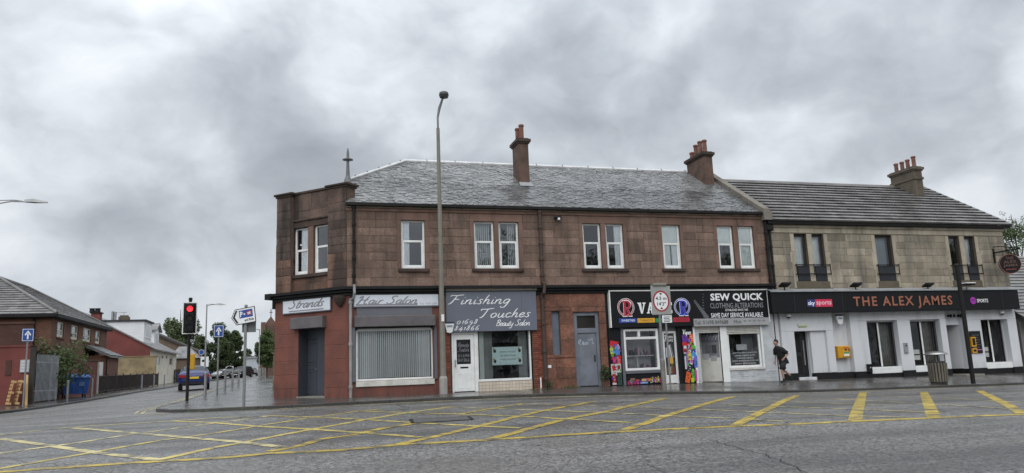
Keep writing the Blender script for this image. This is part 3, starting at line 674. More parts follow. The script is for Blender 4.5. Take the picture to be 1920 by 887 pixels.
# ================================================================== the red sandstone corner building
def RC(x0, y0, x1, y1, d=0.0, pl=FA):
    """pixel rectangle (top left, bottom right) -> u0,u1,v0,v1 on a plane"""
    a = pl.hit(x0, y0, d); b = pl.hit(x1, y1, d); return a[0], b[0], b[1], a[1]
rs = random.Random(5)
XL, XR = 1.85, 19.55
B = thing('sandstone_corner_building', 'long red sandstone building with a chamfered corner, wet slate roof and shops below', 'building', (8.0, 3.0, 0.0))
CORN0, CORN1, EAVE = 3.60, 3.92, 6.95
wins = [RC(751.8,411.3,797.9,504.2), RC(888.1,415.5,928.7,504.6), RC(934.2,416,975.2,503.9), RC(1091.6,419,1130.3,503.8), RC(1134.6,419,1172.9,503.7), RC(1239.9,421.3,1280.2,503.7), RC(1343.5,424.1,1380.4,503.6), RC(1382.6,424.1,1418.9,503.3)]
SV = sum(w[2] for w in wins)/8; TV = sum(w[3] for w in wins)/8
wins = [(a, b, SV, TV) for a, b, _, _ in wins]
wall_sheet(FA, XL, XR, CORN1-.05, EAVE-.05, wins, 0, .28).build('upper_wall', M_MORT, B)
pairs = [[0], [1, 2], [3, 4], [5], [6, 7]]
holes = []
for p in pairs:
    a, b = wins[p[0]][0], wins[p[-1]][1]; jw = .16
    holes.append((a-jw, b+jw, SV, TV+.30))
    for (x0, x1) in ((a-jw, a), (b, b+jw)):
        h3 = (TV-SV)/3
        for k in range(3): MB(FA).slab(x0+.003, x1, SV+h3*k+.004, SV+h3*(k+1)-.004, -.2, .006, .006).build('jamb_stone', M_DRESS, B)
    if len(p) == 2: MB(FA).slab(wins[p[0]][1]+.002, wins[p[1]][0]-.002, SV, TV, -.2, .004, .006).build('mullion', M_DRESS, B)
    MB(FA).slab(a-jw+.004, b+jw-.004, TV+.004, TV+.292, -.2, .008, .008).build('lintel', M_DRESS, B)
    sill(B, FA, a-jw*.75, b+jw*.75, SV, .13, .10)
ch_ = (TV-SV)/6
courses = [(CORN1+.0, CORN1+(SV-CORN1)/2), (CORN1+(SV-CORN1)/2, SV)]+[(SV+ch_*k, SV+ch_*(k+1)) for k in range(6)]+[(TV, TV+.30)]
ashlar(B, FA, XL+.02, XR-.02, courses, holes, M_STONE, .5, 1.05, rnd=rs)
fr = TV+.30
MB(FA).slab(XL-.02, XR, fr+.005, fr+.13, -.1, .05, .02).build('eaves_course', M_DRESS, B)
MB(FA).slab(XL-.02, XR, fr+.13, fr+.19, -.1, .10, .02).build('eaves_moulding', mat('pale_weathered_stone', (.25, .20, .16), .85, .3, 2, stain=(.05, .04, .035), sscale=1.2, samt=.7), B)
g0 = fr+.19
mb = MB(FA); mb.prism([(XL-.05, g0), (XR+.02, g0), (XR+.02, g0+.11), (XL-.05, g0+.11)], .06, .22); mb.build('gutter', M_PIPE, B)
for k in range(14): MB(FA).box(XL+.4+k*1.3, XL+.43+k*1.3, g0-.03, g0+.12, .05, .228).build('gutter_bracket', M_PIPE, B)
# inner structure: floors and back so that the rooms are closed
mb = MB(); mb.box(XL, XR, .9, 8.8, 3.62, 3.9); mb.build('floor_slab', M_INT, B)
mb = MB(); mb.quad((-.6, 9, -1), (XR, 9, -1), (XR, 9, 6.9), (-.6, 9, 6.9)); mb.quad((-.6, 2.4, -1), (-.6, 9, -1), (-.6, 9, 6.9), (-.6, 2.4, 6.9)); mb.quad((XR, 0, -1), (XR, 9, -1), (XR, 9, 6.9), (XR, 0, 6.9)); mb.build('rear_wall', M_DRESS, B)
mb = MB()
for x in (5.45, 9.3, 11.8, 15.78): mb.box(x-.05, x+.05, .3, 8.9, -.8, 3.62)
for x in (6.2, 10.2, 13.6, 16.6): mb.box(x-.05, x+.05, .3, 8.9, 3.9, 6.9)
mb.build('partition', M_DARKIN, B)
mb = MB(); mb.quad((XL, 3.2, -.8), (XR, 3.2, -.8), (XR, 3.2, 6.9), (XL, 3.2, 6.9)); mb.build('inner_wall', M_DARKIN, B)
mb = MB(); mb.box(XL, XR, .4, 8.9, 6.86, 6.9); mb.build('attic_floor', M_INT, B)
BL = lambda a, b, n, s=(): ('blind', a, b, n, s)
INS = [[('drape', .06, .36)], [BL(.05, .97, 9, (0, 8))], [BL(.04, .97, 10, (2, 3, 4, 9))], [('drape', .02, .10)], [('drape', .55, .93), ('drape', .1, .14, M_CURT)], [('roller', .60), ('drape', .05, .50, M_CURT), ('drape', .56, .9)], [('drape', .02, .14, M_CURT), ('roller', .60)], [('drape', .03, .95, M_CURT), ('roller', .55)]]
for w, ins in zip(wins, INS): sash_window(B, FA, *w, rec=.10, mid=.57, inside=ins, rnd=rs)

# ---- roof
ZE, ZR, YR = g0+.10, 9.97, 4.5
FIN = (2.03, 2.0, ZE+(ZR-ZE)*(2.12/4.62))
mb = MB(); RXL = 4.74
def rplane(x, y): return (x, y, ZE+(ZR-ZE)*((y+.12)/4.62))
mb.quad(rplane(XL-.05, -.12), rplane(XR-.05, -.12), rplane(XR-.05, YR), rplane(RXL, YR), FIN)
mb.quad((-.3, 2.75, ZE+.3), (XL+.2, .3, ZE+.3), FIN); mb.quad((-.7, 9, ZE), (-.3, 2.75, ZE), FIN, (RXL, YR, ZR))
mb.quad((XR, 9.1, ZE), (-.7, 9.1, ZE), (RXL, YR, ZR), (XR, YR, ZR)); mb.build('roof', M_SLATE, B)
yq = FIN[1]
roof_tiles(B, rplane(XL-.05, -.17), rplane(XR-.12, -.17), rplane(FIN[0], yq), rplane(XR-.12, yq), .165, .20, M_SLATE, 'slate', .012, 1.7, 230, rs, .25, .010)
roof_tiles(B, rplane(FIN[0], yq), rplane(XR-.12, yq), rplane(RXL, YR), rplane(XR-.12, YR), .165, .20, M_SLATE, 'slate', .012, 1.7, 70, rs, .25, .010)
mb = MB(); mb.tube([(RXL-.1, YR, ZR+.03), (XR, YR, ZR+.03)], .075, 8); mb.build('ridge_roll', M_ZINC, B)
mb = MB(); mb.tube([(FIN[0], FIN[1], FIN[2]+.05), (RXL, YR, ZR+.05)], .06, 8); mb.build('hip_roll', M_ZINC, B)
for k in range(11):
    x = RXL+.9+k*1.28
    if 8.7 < x < 9.9: continue
    MB().box(x-.015, x+.015, YR-.085, YR+.085, ZR+.03, ZR+.115).build('ridge_clip', M_LEAD, B)
for k in range(5):
    f = (k+.6)/5.2; p = Vector(FIN).lerp(Vector((RXL, YR, ZR)), f); MB().box(p.x-.03, p.x+.03, p.y-.03, p.y+.03, p.z+.03, p.z+.15).build('hip_clip', M_LEAD, B)
# skew stones on the gable over the party wall
p0, p1 = Vector((XR-.02, -.25, ZE-.05)), Vector((XR-.02, YR, ZR+.02))
for k in range(6):
    a = p0.lerp(p1, k/6+.003); b = p0.lerp(p1, (k+1)/6-.003); mb = MB(); vs = []
    for q in (a, b):
        vs += [(q.x-.17, q.y, q.z), (q.x+.17, q.y, q.z), (q.x+.17, q.y, q.z+.2), (q.x-.17, q.y, q.z+.2)]
    mb.add(vs, [(0, 1, 2, 3), (4, 7, 6, 5), (3, 2, 6, 7), (0, 3, 7, 4), (1, 5, 6, 2)]); mb.build('skew_stone', M_COPE, B)
MB().box(XR-.2, XR+.2, -.3, .05, ZE-.34, ZE+.02).build('skew_putt', M_COPE, B)
# chimneys
def chimney(name, parent, x0, x1, y0, y1, z0, z1, m, pots, ph, capm=None):
    c = MB().box(x0, x1, y0, y1, z0, z1).build(name, m, parent)
    mb = MB(); mb.box(x0-.05, x1+.05, y0-.05, y1+.05, z1-.16, z1-.09); mb.box(x0-.1, x1+.1, y0-.1, y1+.1, z1-.092, z1+.03); mb.box(x0-.02, x1+.02, y0-.02, y1+.02, z1+.028, z1+.08); mb.build('chimney_cap', capm or M_SOOT, c)
    for (px, py, k) in pots:
        h = ph*k; MB().lathe([(.13, z1+.05), (.125, z1+.07), (.105, z1+.14), (.1, z1+h-.1), (.125, z1+h-.09), (.125, z1+h-.03), (.1, z1+h), (.08, z1+h-.02)], px, py, 12).build('chimney_pot', M_POT, c, smooth=False)
    return c
def backy(x, px, py):
    r = ray(px, py); return x*r.y/r.x + CAM.y
y0 = 2.2; zt = F(980, 262, -y0)[1]; xl, xr = F(973, 300, -y0)[0], F(991.5, 300, -y0)[0]; yb = backy(xl, 961.5, 300); ph_ = F(977, 234, -y0-.3)[1]-zt
c_ = chimney('chimney', B, xl, xr, y0, yb, 7.9, zt, M_CHIM, [((xl+xr)/2+.03, y0+.3, 1.0), ((xl+xr)/2-.03, yb-.25, .93)], ph_)
mb = MB(); mb.add([(xl-.06, 1.95, rplane(0, 1.95)[2]+.05), (xr+.1, 1.95, rplane(0, 1.95)[2]+.05), (xr+.06, 2.21, rplane(0, 2.2)[2]+.12), (xl-.03, 2.21, rplane(0, 2.2)[2]+.12)], [(0, 1, 2, 3)]); mb.build('flashing', M_LEAD, c_)
y0 = 2.9; zt = F(1328, 287, -y0)[1]; xl, xr = F(1319, 300, -y0)[0], F(1335.5, 300, -y0)[0]; yb = backy(xl, 1287, 300); xm = (xl+xr)/2
chimney('chimney', B, xl, xr, y0, yb, 8.2, zt, M_CHIM, [(xm, y0+(yb-y0)*f, k) for f, k in ((.12, .96), (.38, 1.04), (.64, .95), (.9, .6))], F(1318, 264, -y0-.4)[1]-zt)
# finial
fz = FIN[2]; ft = F(653, 278, -FIN[1])[1]
MB().lathe([(.18, fz-.1), (.12, fz+.1), (.08, fz+.2), (.065, fz+.5), (.052, fz+(ft-fz)*.62), (.22, fz+(ft-fz)*.64), (.2, fz+(ft-fz)*.66), (.06, fz+(ft-fz)*.69), (.045, ft-.12), (.02, ft)], FIN[0], FIN[1], 12).build('finial', mat('dull_finial_zinc', (.15, .155, .165), .5, .2, 3), B)

# ---- chamfered corner, upper storey
PW0 = CH.hit(545.5, 450)[0]; PW1 = CH.hit(614.5, 450)[0]
mt = CH.hit(585, 356, -.15)[1]; pt_ = CH.hit(640, 350)[1]; RECD = -.16
cw = [RC(552.9, 424, 579.0, 515, RECD-.06, CH), RC(590.3, 417.5, 617.5, 507, RECD-.06, CH)]
cw = [(cw[0][0], cw[0][1], SV, TV-.02), (cw[1][0], cw[1][1], SV, TV-.02)]
wall_sheet(CH, PW0-.02, PW1+.02, CORN1-.05, mt, cw, RECD, .22).build('corner_wall', M_MORT, B)
mb = MB(CH); mb.box(0, PW0, CORN1-.05, pt_, -.5, -.01); mb.box(PW1, CHL-.02, CORN1-.05, pt_, -.5, -.01); mb.build('corner_pier', M_MORT, B)
cc = [(CORN1, CORN1+.31), (CORN1+.31, SV)]+[(SV+ch_*k, SV+ch_*(k+1)) for k in range(6)]+[(TV, TV+.34), (TV+.34, TV+.68), (TV+.68, pt_-.02)]
for c_, m__ in ((cc[:4], M_STONEC), (cc[4:], M_SOOTM)): ashlar(B, CH, 0, PW0, c_, [], m__, .6, 1.0, proud=.01, rnd=rs); ashlar(B, CH, PW1, CHL, c_, [], m__, .75, 1.0, proud=.01, rnd=rs)
class Off(Plane):
    def __init__(s, p, d): s.o = p.o+p.n*d; s.u = p.u; s.n = p.n
CHR = Off(CH, RECD)
ashlar(B, CHR, PW0, PW1, cc[:2], [], M_STONEC, .6, 1.0, proud=.008, rnd=rs)
ashlar(B, CHR, PW0, PW1, [(TV+.3, TV+.62), (TV+.62, mt-.1)], [], M_SOOTM, .6, 1.0, proud=.008, rnd=rs)
MB(CHR).slab(PW0, PW1, TV-.02, TV+.22, -.2, .02, .01).build('lintel', M_SOOT, B); MB(CHR).slab(PW0, PW1, TV+.22, TV+.3, -.1, .07, .02).build('lintel_moulding', M_SOOT, B)
MB(CHR).slab(cw[0][1]+.002, cw[1][0]-.002, SV, TV-.02, -.2, .01, .006).build('mullion', M_DRESS, B)
MB(CHR).slab(PW0, cw[0][0]-.002, SV, TV-.02, -.2, .006, .006).build('jamb_stone', M_SOOT, B)
if PW1-cw[1][1] > .03: MB(CHR).slab(cw[1][1]+.002, PW1, SV, TV-.02, -.2, .006, .006).build('jamb_stone', M_DRESS, B)
sill(B, CHR, PW0+.0, PW1, SV, .13, .09)
MB(CHR).slab(PW0, PW1, mt-.1, mt, -.3, .06, .02).build('parapet_coping', M_SOOT, B)
for a, b in ((0, PW0), (PW1, CHL)):
    mb = MB(CH); mb.slab(a-.03, b+.03, pt_-.02, pt_+.05, -.55, .05, .01); mb.slab(a-.09, b+.09, pt_+.052, pt_+.13, -.6, .11, .02); mb.build('pier_cap', M_SOOT, B)
sash_window(B, CHR, *cw[0], rec=.09, mid=.52, inside=[('drape', .35, .8)], rnd=rs); sash_window(B, CHR, *cw[1], rec=.09, mid=.55, rnd=rs)
mb = MB(CH); mb.quad((0, 0, -1.6), (CHL, 0, -1.6), (CHL, 6.9, -1.6), (0, 6.9, -1.6)); mb.build('inner_wall', M_DARKIN, B)
# cornice round both fronts
def cornice(pl, a, b, a2, b2, nm='cornice'):
    mb = MB(pl)
    for (v0, v1, d) in ((CORN0, CORN0+.1, .10), (CORN0+.1, CORN0+.2, .18), (CORN0+.2, CORN1, .28)):
        e = d*.414
        mb.add([(a-a2*e, v0, -.1), (b+b2*e, v0, -.1), (b+b2*e, v1, -.1), (a-a2*e, v1, -.1), (a-a2*e, v0, d), (b+b2*e, v0, d), (b+b2*e, v1-.02, d), (a-a2*e, v1-.02, d)], [(4, 5, 6, 7), (0, 1, 5, 4), (3, 7, 6, 2), (1, 2, 6, 5), (0, 4, 7, 3)])
    return mb.build(nm, M_BLK, B)
cornice(CH, 0, CHL, -.0, 1); cornice(FA, XL, XR, 1, 0)
mb = MB(CH); mb.slab(-.3, -.001, CORN0+.1, CORN1, -.5, .28, .02); mb.slab(-.12, -.002, CORN0-.25, CORN0+.1, -.4, .06, .02); mb.build('cornice_return', M_BLK, B)
# ---- chamfered corner, ground floor: two red painted piers and a recessed grey door
dj0, dj1 = CH.hit(559, 690)[0], CH.hit(608.5, 690)[0]
dtop = CH.hit(590, 606)[1]
wall_sheet(CH, 0, CHL, -.6, CORN0, [(dj0, dj1, -.7, dtop)], 0, .55).build('corner_shop_wall', M_REDP, B)
for k in range(6):
    v = .35+k*.5
    for a, b in ((.01, dj0-.01), (dj1+.01, CHL-.02)):
        if v < dtop: MB(CH).slab(a, b, v+.008, v+.492, -.02, .008, .008).build('painted_stone', M_REDP, B)
l_ = CH.hit(563, 690, -.5)[0]; zb = pz(.6, 1.4)
dd = MB(CH).slab(l_, l_+.92, zb+.04, zb+2.12, -.58, -.5, .01).build('door', M_DOORG, B)
for v0, v1 in ((zb+.12, zb+.95), (zb+1.0, zb+1.22), (zb+1.28, zb+2.0)):
    mb = MB(CH)
    for a, b, c, e in ((l_+.1, l_+.82, v0, v0+.04), (l_+.1, l_+.82, v1-.04, v1), (l_+.1, l_+.14, v0+.04, v1-.04), (l_+.78, l_+.82, v0+.04, v1-.04)): mb.slab(a, b, c, e, -.505, -.485, .006)
    mb.build('door_moulding', M_DOORG, dd)
MB(CH).slab(l_+.80, l_+.85, zb+1.0, zb+1.03, -.5, -.44, .005).build('door_handle', M_GALV, dd)
mb = MB(CH); mb.box(dj0+.002, l_-.003, zb, dtop-.01, -.6, -.02); mb.box(l_+.925, dj1-.002, zb, dtop-.01, -.6, -.42); mb.box(l_, l_+.92, zb+2.13, dtop, -.6, -.47); mb.build('door_lining', M_DOORG, B)
MB(CH).slab(dj0-.05, dj1+.05, -.5, zb+.045, -.6, .05, .01).build('doorstep', M_CONC, B)
sb = RC(547.8, 597, 607.9, 613, .12, CH)
MB(CH).slab(sb[0], sb[1], sb[3]-.42, sb[3], -.05, .24, .015).build('shutter_box', M_SHUT, B)
mb = MB(CH); mb.slab(dj0-.3, dj1+.02, dtop+.02, dtop+.16, -.02, .07, .02); mb.build('door_lintel_moulding', M_REDP, B)
mb = MB(); bx, by = 1.62, .12; mb.lathe([(.02, 3.18), (.10, 3.26), (.17, 3.36), (.24, 3.5), (.26, 3.6)], bx, by, 10); mb.build('console', M_SOOT, B)
u0, u1, v0, v1 = RC(530, 560.2, 620.8, 574, .06, CH)
v1 = CH.hit(530, 561, .08)[1]; v0 = CH.hit(530, 590.3, .08)[1]
S1 = sign('shop_sign', 'short white shop sign in grey script above the recessed corner door', CH, u0, u1, v0, v1, .01, .08, M_SIGNW, M_GREYB, ew=.04)
ua = CH.hit(541.4, 575, .085); ub = CH.hit(607.3, 570, .085)
sv0 = CH.hit(560, 577.5, .085)[1]; sv1 = CH.hit(550, 562.5, .085)[1]
script_mb('Strands', CH, ua[0], ub[0], sv0, sv1, .0765, .16, .35).build('lettering', M_LETG, S1)
MB(CH).box(ua[0], ub[0]-.02, sv0-.13, sv0-.085, .0745, .0775).build('underline', M_LETG, S1)

# ---- hair salon
hw = RC(667, 619, 813.6, 709.5); ZA = 5.36
wall_sheet(FA, XL-.01, ZA, -.6, CORN0, [(hw[0], hw[1], hw[2], hw[3]+.25)], 0, .3).build('salon_wall', M_REDP, B)
MB(FA).slab(XL-.02, XL+.12, -.6, CORN0, -.05, .012, .006).build('corner_pilaster', M_REDP, B)
MB(FA).slab(ZA-.42, ZA-.02, -.5, 3.2, -.05, .014, .006).build('salon_pilaster', M_REDP, B)
mb = MB(FA); f_ = .07
mb.slab(hw[0], hw[0]+f_, hw[2], hw[3], -.2, -.02, .008); mb.slab(hw[1]-f_, hw[1], hw[2], hw[3], -.2, -.02, .008); mb.slab(hw[0]+f_, hw[1]-f_, hw[2], hw[2]+f_, -.2, -.021, .008); mb.slab(hw[0]+f_, hw[1]-f_, hw[3]-.05, hw[3]+.26, -.2, -.022, .008)
SW = mb.build('shop_window', M_UPVC, B)
MB(FA).quad((hw[0]+f_, hw[2]+f_, -.09), (hw[1]-f_, hw[2]+f_, -.09), (hw[1]-f_, hw[3]-.05, -.09), (hw[0]+f_, hw[3]-.05, -.09)).build('pane', M_GLASSD, SW)
n = 36; wv = (hw[1]-hw[0]-.16)/n
for i in range(n):
    x0 = hw[0]+.08+i*wv; k = .62 if 8 < i < 30 else .8
    MB(FA).quad((x0, hw[2]+.09, -.26), (x0+wv*k, hw[2]+.09, -.22), (x0+wv*k, hw[3]-.03, -.22), (x0, hw[3]-.03, -.26)).build('blind_slat', M_BLIND, SW)
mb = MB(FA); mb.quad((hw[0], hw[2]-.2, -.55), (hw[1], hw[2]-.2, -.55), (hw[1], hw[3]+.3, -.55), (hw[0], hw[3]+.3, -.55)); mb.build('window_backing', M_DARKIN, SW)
sill(B, FA, hw[0]-.0, hw[1]+.02, hw[2]-.01, .19, .06, M_UPVCD)
q = RC(664.7, 593, 816.5, 610.6, .2); sbx = MB(FA).slab(q[0], q[1], q[2], q[3], -.02, .3, .02).build('shutter_box', M_SHUT, B)
MB(FA).slab(q[0]+.05, q[1]-.05, q[2]-.05, q[2]-.002, .02, .2, .01).build('shutter_end_slat', M_BLK, sbx)
for a, b in ((hw[0]-.13, hw[0]-.02), (hw[1]+.02, hw[1]+.13)): MB(FA).slab(a, b, hw[2]-.02, q[2]-.002, -.02, .09, .008).build('shutter_guide', M_GREYB, B)
q2 = RC(668.5, 575, 810.7, 593, .05); MB(FA).slab(q2[0], q2[1], q[3]+.003, q2[3]-.01, -.02, .05, .008).build('fascia_panel', M_GREYB, B)
u0, u1, v0, v1 = RC(662, 550, 824, 574.5, .1)
S2 = sign('shop_sign', 'long white shop sign in grey script above the blind filled shop window', FA, u0, u1, v0, v1, .01, .1, M_SIGNW, M_GREYB, ew=.045)
a = RC(668, 556, 783, 569, .1); script_mb('Hair Salon', FA, a[0], a[1], a[2], a[3], .0955, .155, .35).build('lettering', M_LETG, S2)
a = RC(667, 570.5, 783, 572, .1); MB(FA).box(a[0], a[1], a[2], a[3], .0945, .0972).build('underline', M_LETG, S2)
a = RC(786, 567.3, 819, 571, .1); text_mb('Tel: 769 289', FA, a[0], a[1], a[2], a[3], .0955).build('telephone_number', mat('pale_grey_lettering', (.33, .33, .36)), S2)

# ---- bricks either side of the beauty salon
bc = [(k*.075-.12, (k+1)*.075-.12) for k in range(46)]
ashlar(B, FA, ZA+.0, 5.60, bc, [], M_BRK, .21, .235, proud=.006, joint=.011, name='brick', rnd=rs)
fw_ = RC(898.4, 622, 998.5, 712); fd = RC(846.6, 624.5, 898.2, 734)
ZB0, ZB1 = fd[0]-.0, fw_[1]+.04
x_ = F(1016, 640)[0]
MB(FA).box(ZA-.02, 5.62, -.6, CORN0, -.1, -.012).build('brick_backing', M_MORT, B)
MB(FA).box(ZB1+.02, x_+.2, -.6, CORN0, -.1, -.012).build('brick_backing', M_MORT, B)
for k, (v0, v1) in enumerate(bc):
    if v1 > 2.55: break
    ashlar(B, FA, ZB1+.04, x_, [(v0, v1)], [], M_BRK, .2 if k % 2 else .11, .235, proud=.006, joint=.011, name='brick', rnd=rs)
ashlar(B, FA, ZB1+.04, x_, [(2.58, 3.05), (3.05, 3.5)], [], M_ENT, .4, .6, rnd=rs)
# ---- beauty salon front
fz0 = pz(6.5, -.1)
q = RC(836, 546.5, 1008, 620, .12)
S3 = thing('shop_sign', 'big slate blue shop sign with white brush script above the white door', 'sign', (7.1, -.2, 3.0))
MB(FA).slab(q[0], q[1]-.0, q[2]+.02, q[3], -.04, .12, .012).build('panel', M_SIGNG, S3)
MB(FA).slab(q[0]-.02, q[1]+.02, q[3]+.002, q[3]+.13, -.02, .2, .02).build('cap_moulding', M_COPE, S3)
for px in (978,): u_ = F(px, 580, .12)[0]; MB(FA).box(u_-.006, u_+.006, q[2]+.04, q[3]-.02, .1195, .1206).build('panel_seam', flat((.07, .075, .1)), S3)
for t_, r_, wt in (('Finishing', (839.5, 553.5, 957, 569), .10), ('Touches', (899, 579, 995, 594), .10), ('Beauty Salon', (930, 600, 994, 609.8), .105)):
    a = RC(*r_, .12); script_mb(t_, FA, a[0], a[1], a[2], a[3], .1215, wt, .3, 1.12 if t_ != 'Beauty Salon' else .95).build('lettering', M_LETW, S3)
for t_, r_ in (('01698', (857, 597.5, 896, 606.7)), ('841866', (852, 609.5, 900, 618.5))):
    a = RC(*r_, .12); script_mb(t_, FA, a[0], a[1], a[2], a[3], .1215, .10, .3, 1.25).build('telephone_number', M_LETW, S3)
mb = MB(FA); f_ = .07; d0 = fd
mb.slab(d0[0], d0[0]+f_, fz0, q[2]+.02, -.2, -.04, .008); mb.slab(d0[1]-f_-.05, d0[1], fz0, q[2]+.02, -.2, -.04, .008); mb.slab(d0[0]+f_, d0[1]-f_-.05, q[2]-.07, q[2]+.02, -.2, -.041, .008)
DF = mb.build('shop_door_frame', M_UPVC, B)
a0, a1 = d0[0]+f_+.005, d0[1]-f_-.055
mb = MB(FA); dg_ = RC(856.5, 637, 884, 682.5)
mb.slab(a0, dg_[0], fz0+.03, q[2]-.075, -.17, -.07, .008); mb.slab(dg_[1], a1, fz0+.03, q[2]-.075, -.17, -.07, .008); mb.slab(dg_[0], dg_[1], fz0+.03, dg_[2], -.17, -.0705, .006); mb.slab(dg_[0], dg_[1], dg_[3], q[2]-.075, -.17, -.0705, .006)
DD = mb.build('shop_door', M_UPVC, B)
MB(FA).quad((dg_[0], dg_[2], -.1), (dg_[1], dg_[2], -.1), (dg_[1], dg_[3], -.1), (dg_[0], dg_[3], -.1)).build('door_glass', flat((.012, .012, .014), .12), DD)
gl_ = (dg_[0]+.05, dg_[1]-.05); hh = dg_[3]-dg_[2]
for k, (t_, s0, s1) in enumerate((('Beauty', .72, .88), ('Salon', .52, .68), ('01698', .29, .41), ('841866', .1, .24))):
    (script_mb(t_, FA, gl_[0], gl_[1], dg_[2]+hh*s0, dg_[2]+hh*s1, -.0985, .11, .25) if k < 2 else text_mb(t_, FA, gl_[0], gl_[1], dg_[2]+hh*s0, dg_[2]+hh*s1, -.0985)).build('lettering', flat((.20, .20, .22)), DD)
for x0, x1 in ((a0+.14, (a0+a1)/2-.04), ((a0+a1)/2+.04, a1-.14)):
    mb = MB(FA)
    for u_, uu, c, e in ((x0, x1, fz0+.14, fz0+.165), (x0, x1, fz0+.66, fz0+.685), (x0, x0+.025, fz0+.165, fz0+.66), (x1-.025, x1, fz0+.165, fz0+.66)): mb.slab(u_, uu, c, e, -.075, -.062, .004)
    mb.build('door_moulding', M_UPVC, DD)
MB(FA).slab((a0+a1)/2-.15, (a0+a1)/2+.15, dg_[2]-.15, dg_[2]-.09, -.072, -.06, .004).build('letterbox', M_BLK, DD)
MB(FA).slab(a0+.04, a0+.075, fz0+.93, fz0+1.2, -.072, -.03, .004).build('door_handle', M_GALV, DD)
mb = MB(FA); f_ = .06; w = (d0[1]+.002, fw_[1], fw_[2], q[2]+.02)
mb.slab(w[0], w[0]+f_*.5, w[2], w[3], -.22, -.05, .008); mb.slab(w[1]-f_, w[1], w[2], w[3], -.22, -.05, .008); mb.slab(w[0]+f_*.5, w[1]-f_, w[2], w[2]+.09, -.22, -.051, .008)
W2 = mb.build('shop_window', M_UPVC, B)
MB(FA).quad((w[0], w[2]+.06, -.12), (w[1], w[2]+.06, -.12), (w[1], w[3], -.12), (w[0], w[3], -.12)).build('pane', M_GLASSD, W2)
wl_ = w[1]-w[0]
MB(FA).slab(w[0]+wl_*.055, w[0]+wl_*.14, w[2]+.07, w[3], -.3, -.26, .005).build('curtain_edge', M_BLINDG, W2)
for s0, s1 in ((.14, .31), (.80, .965)):
    n = 7
    for i in range(n):
        x0 = w[0]+wl_*(s0+(s1-s0)*i/n); ww = wl_*(s1-s0)/n
        MB(FA).quad((x0, w[2]+.07, -.36), (x0+ww*.9, w[2]+.07, -.33), (x0+ww*.9, w[3], -.33), (x0, w[3], -.36)).build('blind_slat', mat('grey_blind_fabric', (.27, .29, .28), .9, .06, 2, rand=.12), W2)
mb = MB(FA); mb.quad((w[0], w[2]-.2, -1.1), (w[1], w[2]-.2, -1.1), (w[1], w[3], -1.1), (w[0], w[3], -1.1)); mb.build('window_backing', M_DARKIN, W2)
MB(FA).box(w[0]+wl_*.31, w[0]+wl_*.8, w[3]-.42, w[3], -.5, -.48).build('dark_valance', flat((.02, .018, .02), .8), W2)
bq = RC(923, 651, 981, 683, -.1); bn = thing('window_banner', 'pale mint banner with balloon print hanging inside the beauty salon window', 'banner', (7.6, .1, 1.2))
MB(FA).box(bq[0], bq[1], bq[2], bq[3], -.18, -.172).build('banner_sheet', flat((.66, .83, .81)), bn)
bw, bh = bq[1]-bq[0], bq[3]-bq[2]
for t_, y0, y1 in (('FINISHING TOUCHES', .68, .77), ('CELEBRATING', .47, .56), ('10 YEARS IN BUSINESS', .26, .35)): text_mb(t_, FA, bq[0]+bw*.24, bq[0]+bw*.78, bq[2]+bh*y0, bq[2]+bh*y1, -.1705).build('lettering', M_LETK, bn)
for x, y in ((.09, .78), (.91, .78), (.09, .22), (.91, .22)): 
    mb = MB(FA); mb.disc(bq[0]+bw*x, bq[2]+bh*y, -.1700, .055, .07, 12); mb.build('balloon_print', M_LETK, bn)
    MB(FA).disc(bq[0]+bw*x-.04, bq[2]+bh*(y+.1), -.1695, .035, .045, 10).build('balloon_print', flat((.45, .36, .16)), bn)
for k in range(16): MB(FA).disc(bq[0]+bw*rs.uniform(.05, .95), bq[2]+bh*rs.choice((.08, .14, .9, .95, .86)), -.1698, .012, .012, 5).build('confetti_print', flat((.1, .2, .2)), bn)
# cream tiles under the window
tu = RC(901, 716, 998, 731); nx, nz = 16, 3; tz0 = pz(7.7, -.05)-.02; tz1 = w[2]-.02
MB(FA).box(w[0], w[1]+.02, -.6, w[2], -.3, -.062).build('stallriser', mat('brown_grout', (.25, .19, .14), .9), B)
mt_ = mat('cream_wall_tile', (.60, .52, .43), .35, .06, 3, rand=.07)
for i in range(nx):
    for j in range(nz):
        a = w[0]+.02+(w[1]-w[0]-.02)*i/nx; b_ = w[0]+.02+(w[1]-w[0]-.02)*(i+1)/nx; c0 = tz0+(tz1-tz0)*j/nz; c1 = tz0+(tz1-tz0)*(j+1)/nz
        MB(FA).slab(a+.004, b_-.004, c0+.004, c1-.004, -.07, -.054, .003).build('tile', mt_, B)

# ---- the raw sandstone entrance with a blocked slit window and a steel door
e0, e1 = x_+.0, F(1138.5, 640)[0]
sw_ = RC(1033.5, 584, 1052.5, 665); dr = RC(1074.5, 585.5, 1130, 725)
ez = pz(10.5, -.1)
eh = [(sw_[0], sw_[1], sw_[2], sw_[3]), (dr[0], dr[1], -.7, dr[3])]
wall_sheet(FA, e0, e1, -.6, CORN0, eh, 0, .3).build('entrance_wall', M_MORT, B)
ec = [(-.4, .32), (.32, .74), (.74, 1.12), (1.12, sw_[2]), (sw_[2], sw_[2]+.55), (sw_[2]+.55, sw_[2]+1.15), (sw_[2]+1.15, sw_[3])]
ashlar(B, FA, e0, e1, ec, eh, M_ENT, .38, .75, proud=.02, rnd=rs)
ashlar(B, FA, e0, e1, [(sw_[3]+.16, CORN0-.02)], [], M_ENT, .8, 1.4, proud=.02, rnd=rs)
MB(FA).slab(e0, dr[0]-.1, sw_[3]+.004, sw_[3]+.15, -.05, .03, .02).build('lintel', M_ENT, B); MB(FA).slab(dr[0]-.09, e1-.01, dr[3]+.0, sw_[3]+.15, -.05, .04, .02).build('lintel', M_ENT, B)
